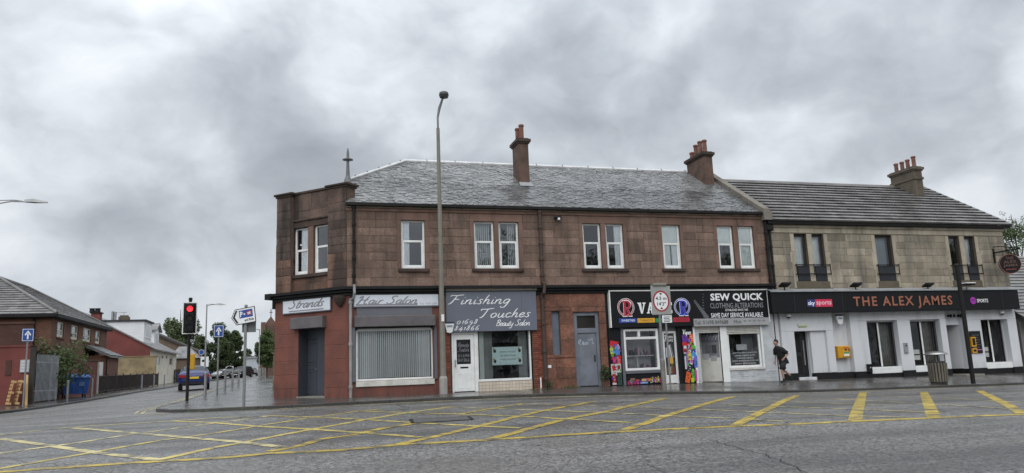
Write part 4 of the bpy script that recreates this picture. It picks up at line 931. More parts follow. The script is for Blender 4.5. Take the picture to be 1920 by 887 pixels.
MB(FA).slab(e0+.1, dr[0]-.12, sw_[2]-.13, sw_[2]-.003, -.1, .05, .02).build('sill', M_ENT, B)
MB(FA).box(sw_[0]+.002, sw_[1]-.002, sw_[2], sw_[3]-.002, -.16, -.12).build('blocking_panel', mat('blue_grey_board', (.13, .15, .19), .6, .15, 3), B)
mb = MB(FA); f_ = .14; lv = RC(1080, 592.5, 1119, 615, -.1); lf = RC(1082, 625, 1122.5, 725, -.1)
mb.slab(dr[0], lf[0], ez, dr[3], -.2, -.05, .01); mb.slab(lf[1], dr[1], ez, dr[3], -.2, -.05, .01); mb.slab(lf[0], lf[1], lv[3], dr[3], -.2, -.051, .01); mb.slab(lf[0], lf[1], lf[3], lv[2], -.2, -.051, .01)
EF = mb.build('door_frame', M_STEEL, B)
MB(FA).box(lf[0]+.001, lf[1]-.001, lv[2], lv[3], -.15, -.13).build('transom_glass', flat((.025, .023, .02), .15), EF)
SD = MB(FA).slab(lf[0]+.006, lf[1]-.006, ez+.03, lf[3]-.006, -.16, -.09, .006).build('steel_door', M_STEEL, B)
MB(FA).slab(lf[1]-.12, lf[1]-.08, ez+.95, ez+1.2, -.09, -.06, .005).build('door_handle', M_BLK, SD)
gx0, gx1, gv0, gv1 = RC(1083, 636, 1112, 647, -.09)
SCRIPT['~'] = (1.6, [[(.0, .1), (.1, .8), (.3, .9), (.28, .55), (.1, .45), (.4, .0)], [(.45, .1), (.6, .6), (.72, .05), (.55, .3), (.8, .28)], [(.9, .5), (.84, .2), (1.0, .1), (1.06, .45), (.92, .5)], [(1.2, .5), (1.2, .05)], [(1.15, .95), (1.3, .75), (1.45, .9)]])
mb = script_mb('~', FA, gx0, gx1-.1, gv0, gv1, -.0865, .13, .1); mb.build('graffiti_scrawl', flat((.36, .40, .46)), SD)
mb = MB(FA)
pts = [(gx1-.1, gv1-.05), (gx1-.02, gv1+.05), (gx1-.04, gv0+.05), (gx1+.04, gv0+.1)]
for (a, b), (c, e) in zip(pts, pts[1:]): mb.quad((a, b, -.086), (a+.015, b-.015, -.086), (c+.015, e-.015, -.086), (c, e, -.086))
mb.build('graffiti_scrawl', flat((.42, .46, .52)), SD)

# ---- vape shop front (black) and alterations shop front
vz = lambda x: pz(x, -.1)
va0, va1 = F(1139, 650)[0], F(1300.5, 650)[0]; vs1 = F(1442, 600)[0]
ws = RC(1168, 617.5, 1238, 693, 0); wd_ = RC(1240, 621, 1277, 720, 0)
top_f = F(1300, 543)[1]
wall_sheet(FA, va0, va1, -.7, CORN0, [(ws[0], ws[1], ws[2], ws[3]), (wd_[0], wd_[1], -.8, wd_[3]+.28)], 0, .35).build('vape_shop_wall', M_BLKS, B)
# big black fascia board with a white edge
fb = RC(1141, 542.5, 1300, 611, .16); fr1 = F(1439, 545, .16)[0]; f0 = fb[2]; f1 = F(1290, 543, .16)[1]; fz1 = F(1370, 596, .16)[1]
SV1 = thing('shop_sign', 'black fascia sign with two ringed letters and coloured bars over the vape shop', 'sign', ((fb[0]+fb[1])/2, -.1, f0))
sx = F(1300.5, 570, .16)[0]
MB(FA).box(fb[0]+.05, sx-.002, f0, f1-.05, -.03, .15).build('panel', M_BLKS, SV1)
mb = MB(FA); mb.slab(fb[0], fb[0]+.05, f0, f1, -.03, .165, .006); mb.slab(fb[0]+.05, sx-.002, f1-.05, f1, -.03, .164, .006); mb.build('white_edge', M_UPVC, SV1)
def serif(ch, x, y, w, h, pl, d, wt=.22):
    """slab-serif capital from plain bars, as separate layers"""
    mb = MB(pl); t = w*wt; k = w*.12; s = h*.1
    if ch == 'V':
        mb.quad((x+k, y+h, d), (x+k+t*1.2, y+h, d), (x+w*.55+t*.2, y+s*1.2, d), (x+w*.5-t*.4, y, d)) if False else None
        mb.add([(x+k*.8, y+h-s, d), (x+k*.8+t*1.3, y+h-s, d), (x+w*.5+t*.15, y, d), (x+w*.5-t*.45, y, d)], [(3, 2, 1, 0)])
        mb.add([(x+w-k*.8-t*.7, y+h-s, d+.0005), (x+w-k*.8, y+h-s, d+.0005), (x+w*.5+t*.3, y, d+.0005), (x+w*.5-t*.15, y, d+.0005)], [(3, 2, 1, 0)])
        mb.box(x, x+w*.46, y+h-s, y+h, d-.002, d+.001); mb.box(x+w*.6, x+w, y+h-s, y+h, d-.002, d+.001)
    if ch == 'A':
        mb.add([(x+k*.8, y+s, d), (x+k*.8+t*.7, y+s, d), (x+w*.5+t*.2, y+h, d), (x+w*.5-t*.3, y+h, d)], [(0, 1, 2, 3)])
        mb.add([(x+w-k*.8-t*1.3, y+s, d+.0005), (x+w-k*.8, y+s, d+.0005), (x+w*.5+t*.5, y+h, d+.0005), (x+w*.5-t*.3, y+h, d+.0005)], [(0, 1, 2, 3)])
        mb.box(x, x+w*.36, y, y+s, d-.002, d+.001); mb.box(x+w*.56, x+w, y, y+s, d-.002, d+.001); mb.box(x+w*.3, x+w*.7, y+h*.3, y+h*.3+s, d-.002, d+.0012)
    if ch in 'PRE':
        mb.box(x+k, x+k+t, y+s, y+h-s, d-.002, d+.001); mb.box(x, x+k*2+t, y, y+s, d-.002, d+.0012)
        if ch == 'E':
            mb.box(x, x+w, y+h-s, y+h, d-.002, d+.0012); mb.box(x+k*2+t, x+w, y, y+s, d-.002, d+.0012); mb.box(x+k+t, x+w*.7, y+h*.46, y+h*.46+s, d-.002, d+.0012)
            mb.box(x+w-k, x+w, y+s, y+h*.28, d-.002, d+.001); mb.box(x+w-k, x+w, y+h*.72, y+h-s, d-.002, d+.001)
        else:
            mb.box(x, x+w*.55, y+h-s, y+h, d-.002, d+.0012); mb.box(x+k+t, x+w*.55, y+h*.45, y+h*.45+s, d-.002, d+.0012)
            cx, cy, ra = x+w*.52, y+h*.725, h*.275; vs = []; n = 10
            for i in range(n+1):
                a = R(-90+180*i/n); vs += [(cx+w*.46*math.cos(a), cy+ra*math.sin(a), d+.0016), (cx+(w*.46-t)*math.cos(a), cy+(ra-s)*math.sin(a), d+.0016)]
            mb.add(vs, [(2*i, 2*i+2, 2*i+3, 2*i+1) for i in range(n)])
            if ch == 'R': mb.add([(x+w*.42, y+h*.46, d+.002), (x+w*.66, y, d+.002), (x+w*1.05, y, d+.002), (x+w*1.0, y+s, d+.002), (x+w*.86, y+s, d+.002), (x+w*.66, y+h*.46, d+.002)], [(0, 1, 2, 3, 4, 5)])
    return mb
for (px, py, col, nm) in ((1173.6, 576.3, (.42, .02, .05), 'red_ring'), (1279, 575.4, (.03, .045, .48), 'blue_ring')):
    u, v = F(px, py, .155); rr = .365; m_ = flat(col)
    MB(FA).disc(u, v, .1525, rr, rr, 32, hole=.955).build(nm, M_LETW, SV1); MB(FA).disc(u, v, .1528, rr*.945, rr*.945, 32, hole=.90).build(nm, m_, SV1); MB(FA).disc(u, v, .153, rr*.84, rr*.84, 32, hole=.95).build(nm, M_LETW, SV1)
    for dx, mm, dd, g in ((.012, M_LETW, .156, 1.12), (0, m_, .161, 1.0)):
        serif('R', u-.17*g+.03, v-.29*g-.05, .36*g, .60*g, FA, dd, .26).build('ring_letter', mm, SV1)
a = RC(1195, 567.5, 1262, 587, .155); wv = (a[1]-a[0])/4
for i, ch in enumerate('VAPE'): serif(ch, a[0]+i*wv, a[2], wv*.93, a[3]-a[2], FA, .155, .27).build('lettering', M_LETW, SV1)
for t_, r_, col, tcol in (('SWEETIES', (1160.5, 597.3, 1194, 604.8), (.02, .06, .34), (.7, .75, .85)), ('TOBACCO', (1195, 597, 1228.3, 604.6), (.75, .38, .02), (.2, .12, .05)), (None, (1229, 597, 1243, 604.3), (.03, .25, .10), 0), ('DRINKS', (1262, 595.5, 1293.4, 603.3), (.42, .015, .04), (.12, .02, .03))):
    a = RC(*r_, .155); bar = MB(FA).box(a[0], a[1], a[2], a[3], .14, .156).build('coloured_bar', flat(col), SV1)
    if t_: w_ = a[1]-a[0]; h_ = a[3]-a[2]; text_mb(t_, FA, a[0]+w_*.14, a[1]-w_*.1, a[2]+h_*.25, a[3]-h_*.25, .1572, bold=.02).build('lettering', flat(tcol), bar)
# the alterations sign
SV2 = thing('shop_sign', 'black fascia sign for clothing alterations in bold white capitals, grey telephone strip below', 'sign', ((sx+fr1)/2, -.1, fz1))
MB(FA).box(sx, fr1-.05, fz1, f1-.05, -.03, .15).build('panel', M_BLKS, SV2)
mb = MB(FA); mb.slab(sx, fr1, f1-.05, f1, -.03, .164, .006); mb.slab(fr1-.05, fr1, fz1-.2, f1-.05, -.03, .165, .006); mb.build('white_edge', M_UPVC, SV2)
for t_, r_, m_, bo, sp_ in (('SEW QUICK', (1331.2, 550.3, 1431.3, 564.9), M_LETW, .035, 1.05), ('CLOTHING ALTERATIONS', (1331.2, 568.6, 1431.3, 576.5), M_LETS, 0, 1.0), ('ESTABLISHED SINCE 1983', (1360, 579.4, 1402.5, 582.8), M_LETW, .008, 1.05), ('SAME DAY SERVICE AVAILABLE', (1333, 587.2, 1431, 594), M_LETW, .014, 1.05)):
    a = RC(*r_, .15); text_mb(t_, FA, a[0], a[1], a[2], a[3], .1525, bold=bo, space=sp_).build('lettering', m_, SV2)
mb = MB(FA)
for k in range(15):       # the zip printed on the sign
    f = k/14; px = 1296+f*30; py = 556+f*40; u, v = F(px, py, .15); s = .035+.05*f; ca, sa = math.cos(-.7), math.sin(-.7)
    if u-s*.8 < sx+.01: continue
    mb.quad(*[(u+dx*ca-dy*sa, v+dx*sa+dy*ca, .1521) for dx, dy in ((-s*.5, -s*1.1), (s*.5, -s*1.1), (s*.5, s*1.1), (-s*.5, s*1.1))])
for k in range(9):
    f = k/8; u, v = F(1318.5-f*2+4*f*f, 552+f*42, .15); s = .028+.02*f; mb.quad((u-s, v-s*.4, .1518), (u+s, v-s*.4, .1518), (u+s, v+s*.4, .1518), (u-s, v+s*.4, .1518))
mb.build('zip_print', flat((.13, .13, .14)), SV2)
a = RC(1300.5, 598, 1443.5, 609, .18); TL = MB(FA).slab(a[0], a[1], a[2], a[3], -.03, .19, .008).build('telephone_strip', mat('brushed_grey_sign', (.33, .33, .34), .45, .1, 2), SV2)
for t_, r_ in (('Tel: 01698 849688', (1302.3, 601.2, 1365.6, 607.4)), ('Mob', (1376, 600.6, 1390.6, 606.2))):
    q = RC(*r_, .19); text_mb(t_, FA, q[0], q[1], q[2], q[3], .1925, bold=.0).build('lettering', M_LETK, TL)
q = RC(1394, 600.2, 1438, 602.4, .19)
for i in range(5): MB(FA).box(q[0]+(q[1]-q[0])*(i/5), q[0]+(q[1]-q[0])*(i/5+.12), q[2], q[3], .188, .1915).build('worn_lettering', flat((.2, .2, .2)), TL)
sew_bot = a[2]
# vape window
mb = MB(FA); f_ = .09; a = ws; tr = F(1200, 634)[1]
mb.slab(a[0], a[0]+f_, a[2], a[3], -.2, .015, .008); mb.slab(a[1]-f_, a[1], a[2], a[3], -.2, .015, .008); mb.slab(a[0]+f_, a[1]-f_, a[2], a[2]+f_, -.2, .014, .008); mb.slab(a[0]+f_, a[1]-f_, a[3]-f_, a[3], -.2, .014, .008)
mb.slab(a[0]+f_, a[1]-f_, tr-.05, tr+.05, -.2, .013, .008); xm = a[0]+(a[1]-a[0])*.45; mb.slab(xm-.05, xm+.05, tr+.05, a[3]-f_, -.2, .0125, .008)
VW = mb.build('shop_window', M_UPVC, B)
for q in ((a[0]+f_, a[1]-f_, a[2]+f_, tr-.05), (a[0]+f_, xm-.05, tr+.05, a[3]-f_), (xm+.05, a[1]-f_, tr+.05, a[3]-f_)): MB(FA).quad((q[0], q[2], -.06), (q[1], q[2], -.06), (q[1], q[3], -.06), (q[0], q[3], -.06)).build('pane', M_GLASSD, VW)
MB(FA).slab(a[0]-.12, a[0]-.003, vz(12.5), a[3]+.05, -.1, .03, .01).build('window_post', M_GREYB, B); MB(FA).slab(a[1]+.003, wd_[0], vz(14), a[3]+.3, -.2, .02, .01).build('window_post', M_GREYB, B)
MB(FA).slab(a[0]+.003, a[1]+.003, a[2]-.12, a[2]-.004, -.1, .06, .01).build('sill', M_GREYB, B)
def shop_shelves(u0, u1, v0, v1, d, n, name, label):
    """shelving with stock: each packet and bottle a part of the display"""
    t = thing(name, label, 'display', tuple(FA.P((u0+u1)/2, v0, d)))
    w = u1-u0; h = v1-v0
    MB(FA).box(u0, u1, v0-.1, v1+.5, d-.3, d-.27).build('back_panel', flat((.34, .34, .35), .8), t)
    lv = [0, .46]
    for f in lv: MB(FA).box(u0, u1, v0+h*f-.03, v0+h*f, d-.27, d).build('shelf', M_WHITE, t)
    MB(FA).box(u0+w*.42, u0+w*.44, v0, v0+h*.46-.03, d-.27, d-.02).build('divider', M_WHITE, t)
    cols = [(.03, .03, .035), (.25, .03, .12), (.55, .55, .56), (.10, .10, .12), (.5, .3, .35), (.30, .31, .33), (.02, .02, .03), (.16, .03, .05)]
    for f in lv:
        x = u0+.03
        while x < u1-.16:
            bw = rs.uniform(.07, .17); bh = rs.uniform(.12, .38)*h*.9
            if rs.random() < .8:
                if rs.random() < .5: MB(FA).slab(x, x+bw, v0+h*f+.001, v0+h*f+bh, d-.2, d-.04, .006).build('packet', flat(rs.choice(cols)), t)
                else:
                    b0 = FA.P(x+bw/2, 0, d-.12); z = v0+h*f+.001; MB().lathe([(bw*.42, z), (bw*.42, z+bh*.6), (bw*.2, z+bh*.75), (bw*.18, z+bh)], b0.x, b0.y, 8).build('bottle', flat(rs.choice(cols)), t)
            x += bw+rs.uniform(.0, .06)
    return t
shop_shelves(a[0]+.12, a[1]-.12, a[2]+.1, tr-.1, -.25, 14, 'window_display', 'white shelves of boxed and bottled stock inside the vape shop window')
# vape door
mb = MB(FA); f_ = .09; z0 = vz(14.5); q = wd_
mb.slab(q[0]+.08, q[0]+.08+f_, z0, q[3], -.3, -.12, .008); mb.slab(q[1]-f_, q[1], z0, q[3], -.3, -.12, .008); mb.slab(q[0]+.08+f_, q[1]-f_, q[3]-f_, q[3], -.3, -.121, .008); mb.slab(q[0]+.08+f_, q[1]-f_, z0+.02, z0+.35, -.29, -.125, .008)
VD = mb.build('shop_door', M_UPVC, B)
g = (q[0]+.08+f_, q[1]-f_, z0+.35, q[3]-f_); MB(FA).box(g[0], g[1], g[2], g[3], -.2, -.17).build('door_glass', flat((.018, .018, .02), .1), VD)
MB(FA).box(q[0]+.082, q[1], q[3]+.004, q[3]+.28, -.3, -.1).build('door_header', M_GREYB, B)
gw, gh = g[1]-g[0], g[3]-g[2]
text_mb('7', FA, g[0]+gw*.05, g[0]+gw*.32, g[2]+gh*.80, g[2]+gh*.96, -.1675, shear=.2, bold=.03).build('lettering', M_LETW, VD); text_mb('OPEN', FA, g[0]+gw*.42, g[0]+gw*.92, g[2]+gh*.88, g[2]+gh*.94, -.1675, bold=.02).build('lettering', M_LETW, VD); text_mb('DAYS', FA, g[0]+gw*.42, g[0]+gw*.92, g[2]+gh*.80, g[2]+gh*.86, -.1675, bold=.02).build('lettering', M_LETW, VD)
for k in range(5):
    x = g[0]+gw*(.12+.17*k); mb = MB(FA); mb.quad((x, g[2]+gh*.42, -.168), (x+.05, g[2]+gh*.42, -.168), (x+.05-.03*k, g[2]+gh*(.66+.02*k), -.168), (x-.03*k, g[2]+gh*(.66+.02*k), -.168)); mb.build('pen_print', flat(((.5, .5, .52), (.25, .28, .4), (.4, .4, .42), (.6, .6, .62), (.2, .2, .22))[k]), VD)
MB(FA).box(g[0]+gw*.45, g[0]+gw*.8, g[2]+gh*.27, g[2]+gh*.42, -.172, -.1672).build('packet_print', flat((.6, .33, .06)), VD)
for k in range(7): MB(FA).box(g[0]+gw*(.08+.12*k), g[0]+gw*(.16+.12*k), g[2]+gh*.03, g[2]+gh*(.2+.05*(k % 3)), -.172, -.1678).build('bottle_print', flat(((.3, .1, .05), (.1, .12, .02), (.2, .03, .04), (.4, .35, .3))[k % 4]), VD)
# printed panels either side: the vapes, packets and bottles on them are flat print
def print_panel(name, label, u0, u1, v0, v1, d, items, txt=None, backing=M_BLKS):
    t = thing(name, label, 'shop graphics', tuple(FA.P((u0+u1)/2, v0, d)))
    MB(FA).box(u0, u1, v0, v1, -.02, d).build('panel', backing, t); W_, H_ = u1-u0, v1-v0; z = d+.0008
    rq = random.Random(len(items)); extra = [(rq.uniform(.08, .92), rq.choice([q[1] for q in items])+rq.uniform(-.06, .06), rq.uniform(.05, .16)*(1 if H_ > W_ else .3), rq.uniform(.015, .05)*(1 if H_ > W_ else 3), rq.uniform(-20, 20), tuple(rq.choice((.02, .1, .3, .6)) for _ in range(3)), 'p') for _ in range(22)]
    for k, it in enumerate(list(items)+extra):
        x, y, w_, h_, ang, col, kind = it; col = tuple(c_*.85 for c_ in col); z += .0005; c, s = math.cos(R(ang)), math.sin(R(ang)); cx, cy = u0+W_*x, v0+H_*y; hw_, hh_ = W_*w_/2, H_*h_/2
        T = lambda px, py: (min(max(cx+px*c-py*s, u0), u1), min(max(cy+px*s+py*c, v0), v1), z)
        if kind == 'bottle': pts = [(-hw_, -hh_), (hw_, -hh_), (hw_, hh_*.45), (hw_*.45, hh_*.65), (hw_*.45, hh_), (-hw_*.45, hh_), (-hw_*.45, hh_*.65), (-hw_, hh_*.45)]
        elif kind == 'round': pts = [(hw_*math.cos(a*.7854), hh_*math.sin(a*.7854)) for a in range(8)]
        else: pts = [(-hw_, -hh_*.96), (-hw_*.9, -hh_), (hw_*.9, -hh_), (hw_, -hh_*.96), (hw_, hh_*.94), (hw_*.85, hh_), (-hw_*.85, hh_), (-hw_, hh_*.94)]
        mb = MB(FA); mb.add([T(*p) for p in pts], [tuple(range(len(pts)))]); o = mb.build('packet_print' if kind != 'bottle' else 'bottle_print', flat(col), t)
        if h_ > .1 and w_ > .15 and kind == 'p':
            z += .0003; mb = MB(FA); lc = tuple(min(1, .35+.5*x_) for x_ in col) if k % 2 else tuple(x_*.3 for x_ in col)
            for a_, b_, c_, e_ in ((-.55, .1, .3, .55), (-.2, .55, -.15, .05), (-.6, .0, -.6, -.45)): mb.add([T(*p) for p in ((hw_*a_, hh_*c_), (hw_*b_, hh_*c_), (hw_*b_, hh_*e_), (hw_*a_, hh_*e_))], [(0, 1, 2, 3)])
            mb.build('packet_label', flat(lc), o)
        elif kind == 'bottle':
            z += .0003; mb = MB(FA); mb.add([T(*p) for p in ((-hw_*.4, hh_*.7), (hw_*.4, hh_*.7), (hw_*.4, hh_), (-hw_*.4, hh_))], [(0, 1, 2, 3)]); mb.add([T(*p) for p in ((-hw_*.7, -hh_*.6), (hw_*.7, -hh_*.6), (hw_*.7, -hh_*.1), (-hw_*.7, -hh_*.1))], [(0, 1, 2, 3)]); mb.build('bottle_label', flat((.62, .6, .62) if k % 2 else tuple(x_*.35 for x_ in col)), o)
    if txt: script_mb(txt, FA, u0+W_*.10, u0+W_*.70, v1-H_*.125, v1-H_*.04, d+.02, .12, .2).build('lettering', M_LETW, t)
    return t
PK, YG, CY, OR, RD, PU, LG, BK, WH = (.68, .03, .25), (.55, .62, .03), (.05, .35, .75), (.8, .13, .02), (.62, .02, .03), (.16, .04, .38), (.12, .52, .05), (.02, .02, .03), (.75, .72, .74)
pl_ = (F(1144, 690)[0], F(1165, 690)[0], vz(12.1)+.02, f0-.01)
print_panel('shop_graphics_panel', 'narrow black panel with printed bottles and red packets beside the vape shop window', *pl_, .03, [
    (.45, .72, .75, .10, -12, RD, 'p'), (.22, .615, .34, .14, 8, YG, 'bottle'), (.52, .64, .34, .16, -10, CY, 'bottle'), (.85, .645, .26, .13, 12, (.45, .25, .6), 'bottle'), (.72, .575, .4, .1, 0, (.08, .25, .62), 'p'), (.25, .52, .3, .06, 0, (.15, .3, .04), 'round'),
    (.38, .44, .25, .1, 0, PK, 'p'), (.75, .44, .5, .15, 0, RD, 'p'), (.5, .27, .9, .2, 0, (.62, .60, .58), 'p'), (.3, .3, .3, .1, 10, RD, 'p'), (.75, .31, .25, .07, 0, (.3, .02, .03), 'p'), (.28, .1, .34, .19, 0, (.4, .02, .02), 'p'), (.76, .11, .4, .22, 0, (.03, .07, .06), 'p'), (.28, .025, .36, .03, 0, WH, 'p')])
pr_ = (F(1277.5, 670)[0]+.06, F(1309.5, 670)[0]-.08, vz(15.6)+.02, sew_bot-.02 if sew_bot < f0 else f0-.01)
print_panel('shop_graphics_panel', 'black panel headed Vapes with a jumble of bright printed vapes', *pr_, .03, [
    (.25, .80, .42, .13, 4, PU, 'p'), (.72, .80, .44, .16, -3, OR, 'p'), (.22, .70, .4, .07, 0, RD, 'p'), (.55, .71, .3, .08, 0, (.7, .05, .1), 'p'), (.18, .60, .26, .16, 0, (.5, .05, .12), 'bottle'), (.48, .6, .3, .17, 0, PK, 'bottle'), (.8, .62, .32, .16, 0, LG, 'bottle'), (.2, .645, .2, .05, 0, WH, 'p'),
    (.47, .49, .24, .16, 0, (.75, .62, .05), 'bottle'), (.78, .49, .36, .16, 10, CY, 'bottle'), (.15, .40, .12, .3, 0, (.65, .62, .72), 'p'), (.30, .40, .12, .3, 0, (.32, .2, .55), 'p'), (.88, .38, .24, .22, 0, (.12, .2, .65), 'p'), (.55, .36, .26, .14, -20, (.6, .3, .5), 'bottle'), (.62, .14, .18, .22, 0, LG, 'p'), (.82, .13, .14, .2, 0, (.7, .05, .4), 'p'),
    (.95, .13, .1, .2, 0, (.8, .8, .82), 'p'), (.42, .26, .34, .16, -22, BK, 'p'), (.24, .1, .38, .2, -18, OR, 'p'), (.55, .05, .2, .08, 0, YG, 'p')], 'Vapes')
pb_ = (a[0]+.02, a[1]-.02, vz(13)+.03, a[2]-.16); its = []
for k in range(9): its.append((.05+.045*k, .18+.1*(k % 2), .07, .34, 0, ((.42, .03, .12), (.25, .02, .08), (.5, .06, .2), (.12, .03, .2))[k % 4], 'p'))
its += [(.17, .52, .13, .25, 0, (.42, .12, .06), 'p'), (.3, .42, .1, .2, 0, (.5, .03, .08), 'p'), (.5, .14, .22, .2, 0, (.2, .35, .7), 'p'), (.58, .42, .2, .3, 0, (.75, .2, .02), 'p'), (.47, .42, .08, .22, 0, (.72, .45, .1), 'p')]
for k in range(7): its.append((.70+.045*k, .36+.05*(k % 3), .04, .6, 0, ((.55, .3, .02), (.28, .4, .06), (.5, .05, .18), (.25, .08, .3))[k % 4], 'bottle'))
print_panel('shop_graphics_panel', 'black panel printed with rows of sweets and bottles under the vape shop window', *pb_, .03, its)
# ---- alterations shop: white brick, roller shutters half up, recessed door with notices
s0_, s1_ = va1, F(1455, 680)[0]-.02
sd = RC(1304.5, 610, 1357, 714); swn = RC(1363.5, 626, 1434.5, 687.5)
swt = F(1390, 610)[1]
wall_sheet(FA, s0_, XR-.05, -.8, CORN0, [(sd[0]+.09, sd[1], -.9, swt+.1), (swn[0]-.03, swn[1]-.08, swn[2], swt+.1)], 0, .9).build('alterations_wall', M_WALLWB, B)
for k in range(11):        # painted brick courses of the riser
    v = vz(17.6)+.02+k*.085
    if v+.08 < swn[2]-.05: ashlar(B, FA, swn[0]-.1, XR-.1, [(v, v+.085)], [], M_WALLWB, .2, .24, proud=.004, joint=.008, name='brick', rnd=rs)
MB(FA).slab(s0_+.0, s0_+.1, vz(16), sew_bot-.01, -.05, .035, .006).build('shutter_guide', M_UPVC, B); MB(FA).slab(sd[1]-.0, swn[0]-.035, vz(17), sew_bot-.01, -.3, .03, .006).build('shutter_guide', M_UPVC, B); MB(FA).slab(swn[1]-.075, swn[1]-.0, swn[2]-.02, sew_bot-.01, -.05, .03, .006).build('shutter_guide', M_UPVC, B)
for a0_, a1_, nb, bot in ((s0_+.105, sd[1]-.005, 4, F(1330, 624.5)[1]), (swn[0]-.03, swn[1]-.08, 5, F(1390, 626.5)[1])):
    sh = MB(FA).box(a0_, a1_, bot+.01, sew_bot, -.07, -.05).build('roller_shutter', M_UPVCD, B)
    for k in range(nb):
        h_ = (sew_bot-bot)/nb; MB(FA).slab(a0_, a1_, bot+h_*k+.006, bot+h_*(k+1)-.004, -.05, -.015, .014).build('shutter_slat', M_UPVCD, sh)
mb = MB(FA); f_ = .09; q = swn
mb.slab(q[0], q[0]+f_, q[2], q[3]+.1, -.15, -.055, .008); mb.slab(q[1]-f_-.08, q[1]-.085, q[2], q[3]+.1, -.15, -.055, .008); mb.slab(q[0]+f_, q[1]-f_-.08, q[2], q[2]+f_, -.15, -.056, .008)
AW = mb.build('shop_window', M_UPVC, B)
MB(FA).slab(q[0]-.05, q[1], q[2]-.1, q[2]-.002, -.1, .05, .01).build('sill', M_UPVCD, B)
g = (q[0]+f_, q[1]-f_-.08, q[2]+f_, q[3]); gw, gh = g[1]-g[0], g[3]-g[2]
MB(FA).quad((g[0], g[2], -.1), (g[1], g[2], -.1), (g[1], g[3]+.1, -.1), (g[0], g[3]+.1, -.1)).build('pane', M_GLASSD, AW)
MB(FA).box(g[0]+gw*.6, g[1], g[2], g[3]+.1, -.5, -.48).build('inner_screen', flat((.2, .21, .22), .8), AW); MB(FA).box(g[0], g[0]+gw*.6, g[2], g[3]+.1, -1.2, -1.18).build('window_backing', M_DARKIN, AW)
MB(FA).box(g[0]+gw*.26, g[0]+gw*.62, g[2]+gh*.48, g[2]+gh*.66, -.13, -.125).build('paper_notice', flat((.62, .64, .64), .8), AW)
for k, (t_, w_) in enumerate((('QUALITY GARMENTS ALTERATIONS', .92), ('LADIES GENTS SUITS', .78), ('CURTAINS TAKEN UP', .66), ('CURTAIN MEASURING AND ALTERATIONS', 1.0), ('SAME DAY SERVICE AVAILABLE', .8))):
    y = g[2]+gh*(.37-.083*k); text_mb(t_, FA, g[0]+gw*(.53-w_*.46), g[0]+gw*(.53+w_*.44), y, y+gh*.042, -.0985, bold=.02).build('lettering', flat((.48, .5, .5)), AW)
# recessed door: the leaf on the left return, a panelled screen with posters at the back
zr = vz(16.5)
P1 = Plane(sd[0]+.12, .02, .35, .75); lf_ = math.hypot(.35, .75)
dl = MB(P1).slab(0, lf_, zr+.03, 2.25, -.05, 0, .006).build('shop_door', M_UPVCD, B)
MB(P1).box(.15, lf_-.15, zr+1.0, 2.1, -.02, .004).build('door_glass', flat((.16, .18, .17), .15), dl); MB(P1).slab(lf_-.16, lf_-.12, zr+.9, zr+1.25, 0, .04, .004).build('door_handle', M_BLK, dl)
P2 = Plane(sd[0]+.55, .78, sd[1]-sd[0]-.55, -.72); l2 = math.hypot(sd[1]-sd[0]-.55, .72)
sc = MB(P2).slab(0, l2, zr+.03, zr+1.0, -.05, 0, .008).build('door_screen', M_UPVCD, B)
mb = MB(P2); mb.slab(0, .07, zr+1.003, 2.5, -.05, .0, .006); mb.slab(l2-.05, l2, zr+1.003, 2.5, -.05, .0, .006); mb.build('screen_frame', M_UPVCD, sc)
MB(P2).quad((.07, zr+1, -.03), (l2-.05, zr+1, -.03), (l2-.05, 2.5, -.03), (.07, 2.5, -.03)).build('pane', flat((.20, .21, .235), .15), sc)
for x, y, w_, h_, c in ((.12, 1.75, .85, .26, (.05, .05, .08)), (.14, 1.48, .8, .18, (.16, .16, .2)), (.3, 1.02, .25, .3, (.12, .12, .14)), (.6, 1.0, .2, .32, (.05, .05, .05)), (.12, .72, .3, .25, (.4, .4, .43)), (.5, .66, .3, .22, (.34, .34, .36)), (.14, 2.05, .78, .3, (.10, .09, .12))):
    MB(P2).box(x*l2, min(x+w_, .94)*l2, y+zr+.2, y+h_+zr+.2, -.03, .004).build('paper_notice', flat(c, .6), sc)
for k in range(14): MB(P2).box(l2*(.14+.055*k), l2*(.17+.055*k), zr+1.75+.05*(k % 3), zr+1.85+.05*(k % 3), .003, .0055).build('notice_print', flat((.45, .45, .5), .6), sc)
# ---- rainwater pipes, clips and wall lamps on the corner building
def downpipe(parent, x, d, z0, z1, r, m, nm='downpipe', clips=5, shoe=True):
    mb = MB(); y = -d; mb.tube([(x, y, z0), (x, y, z1)], r, 10)
    o = mb.build(nm, m, parent, smooth=False)
    for k in range(clips):
        z = z0+.3+(z1-z0-.5)*k/max(1, clips-1); MB().lathe([(r*1.25, z), (r*1.35, z+.03), (r*1.35, z+.09), (r*1.25, z+.12)], x, y, 10).build('pipe_collar', m, o)
    return o
x = F(663.5, 460, .08)[0]; downpipe(B, x, .09, CORN1+.03, g0+.08, .055, M_PIPE)
x2 = F(657.5, 650, .08)[0]; downpipe(B, x2, .09, pz(2, -.1), CORN0-.12, .055, M_PIPEG, clips=3)
MB().tube([(x, -.30, CORN1+.04), (x, -.33, CORN0+.05), (x-.02, -.25, CORN0-.1), (x2, -.1, CORN0-.2)], .05, 8).build('pipe_swan_neck', M_PIPEG, B)
x = F(1014, 450, .1)[0]; downpipe(B, x, .10, CORN1+.02, g0+.05, .07, M_PIPEB); xg = F(1021, 650, .1)[0]; downpipe(B, xg, .10, pz(9.4, -.1), CORN0, .075, M_PIPEB, clips=4)
MB().tube([(x, -.1, CORN1+.1), (x, -.34, CORN1+.0), (xg, -.34, CORN0), (xg, -.1, CORN0-.15)], .065, 8).build('pipe_swan_neck', M_PIPEB, B)
x = XR-.06; downpipe(B, x, .10, CORN1-.2, g0+.02, .06, M_PIPE)
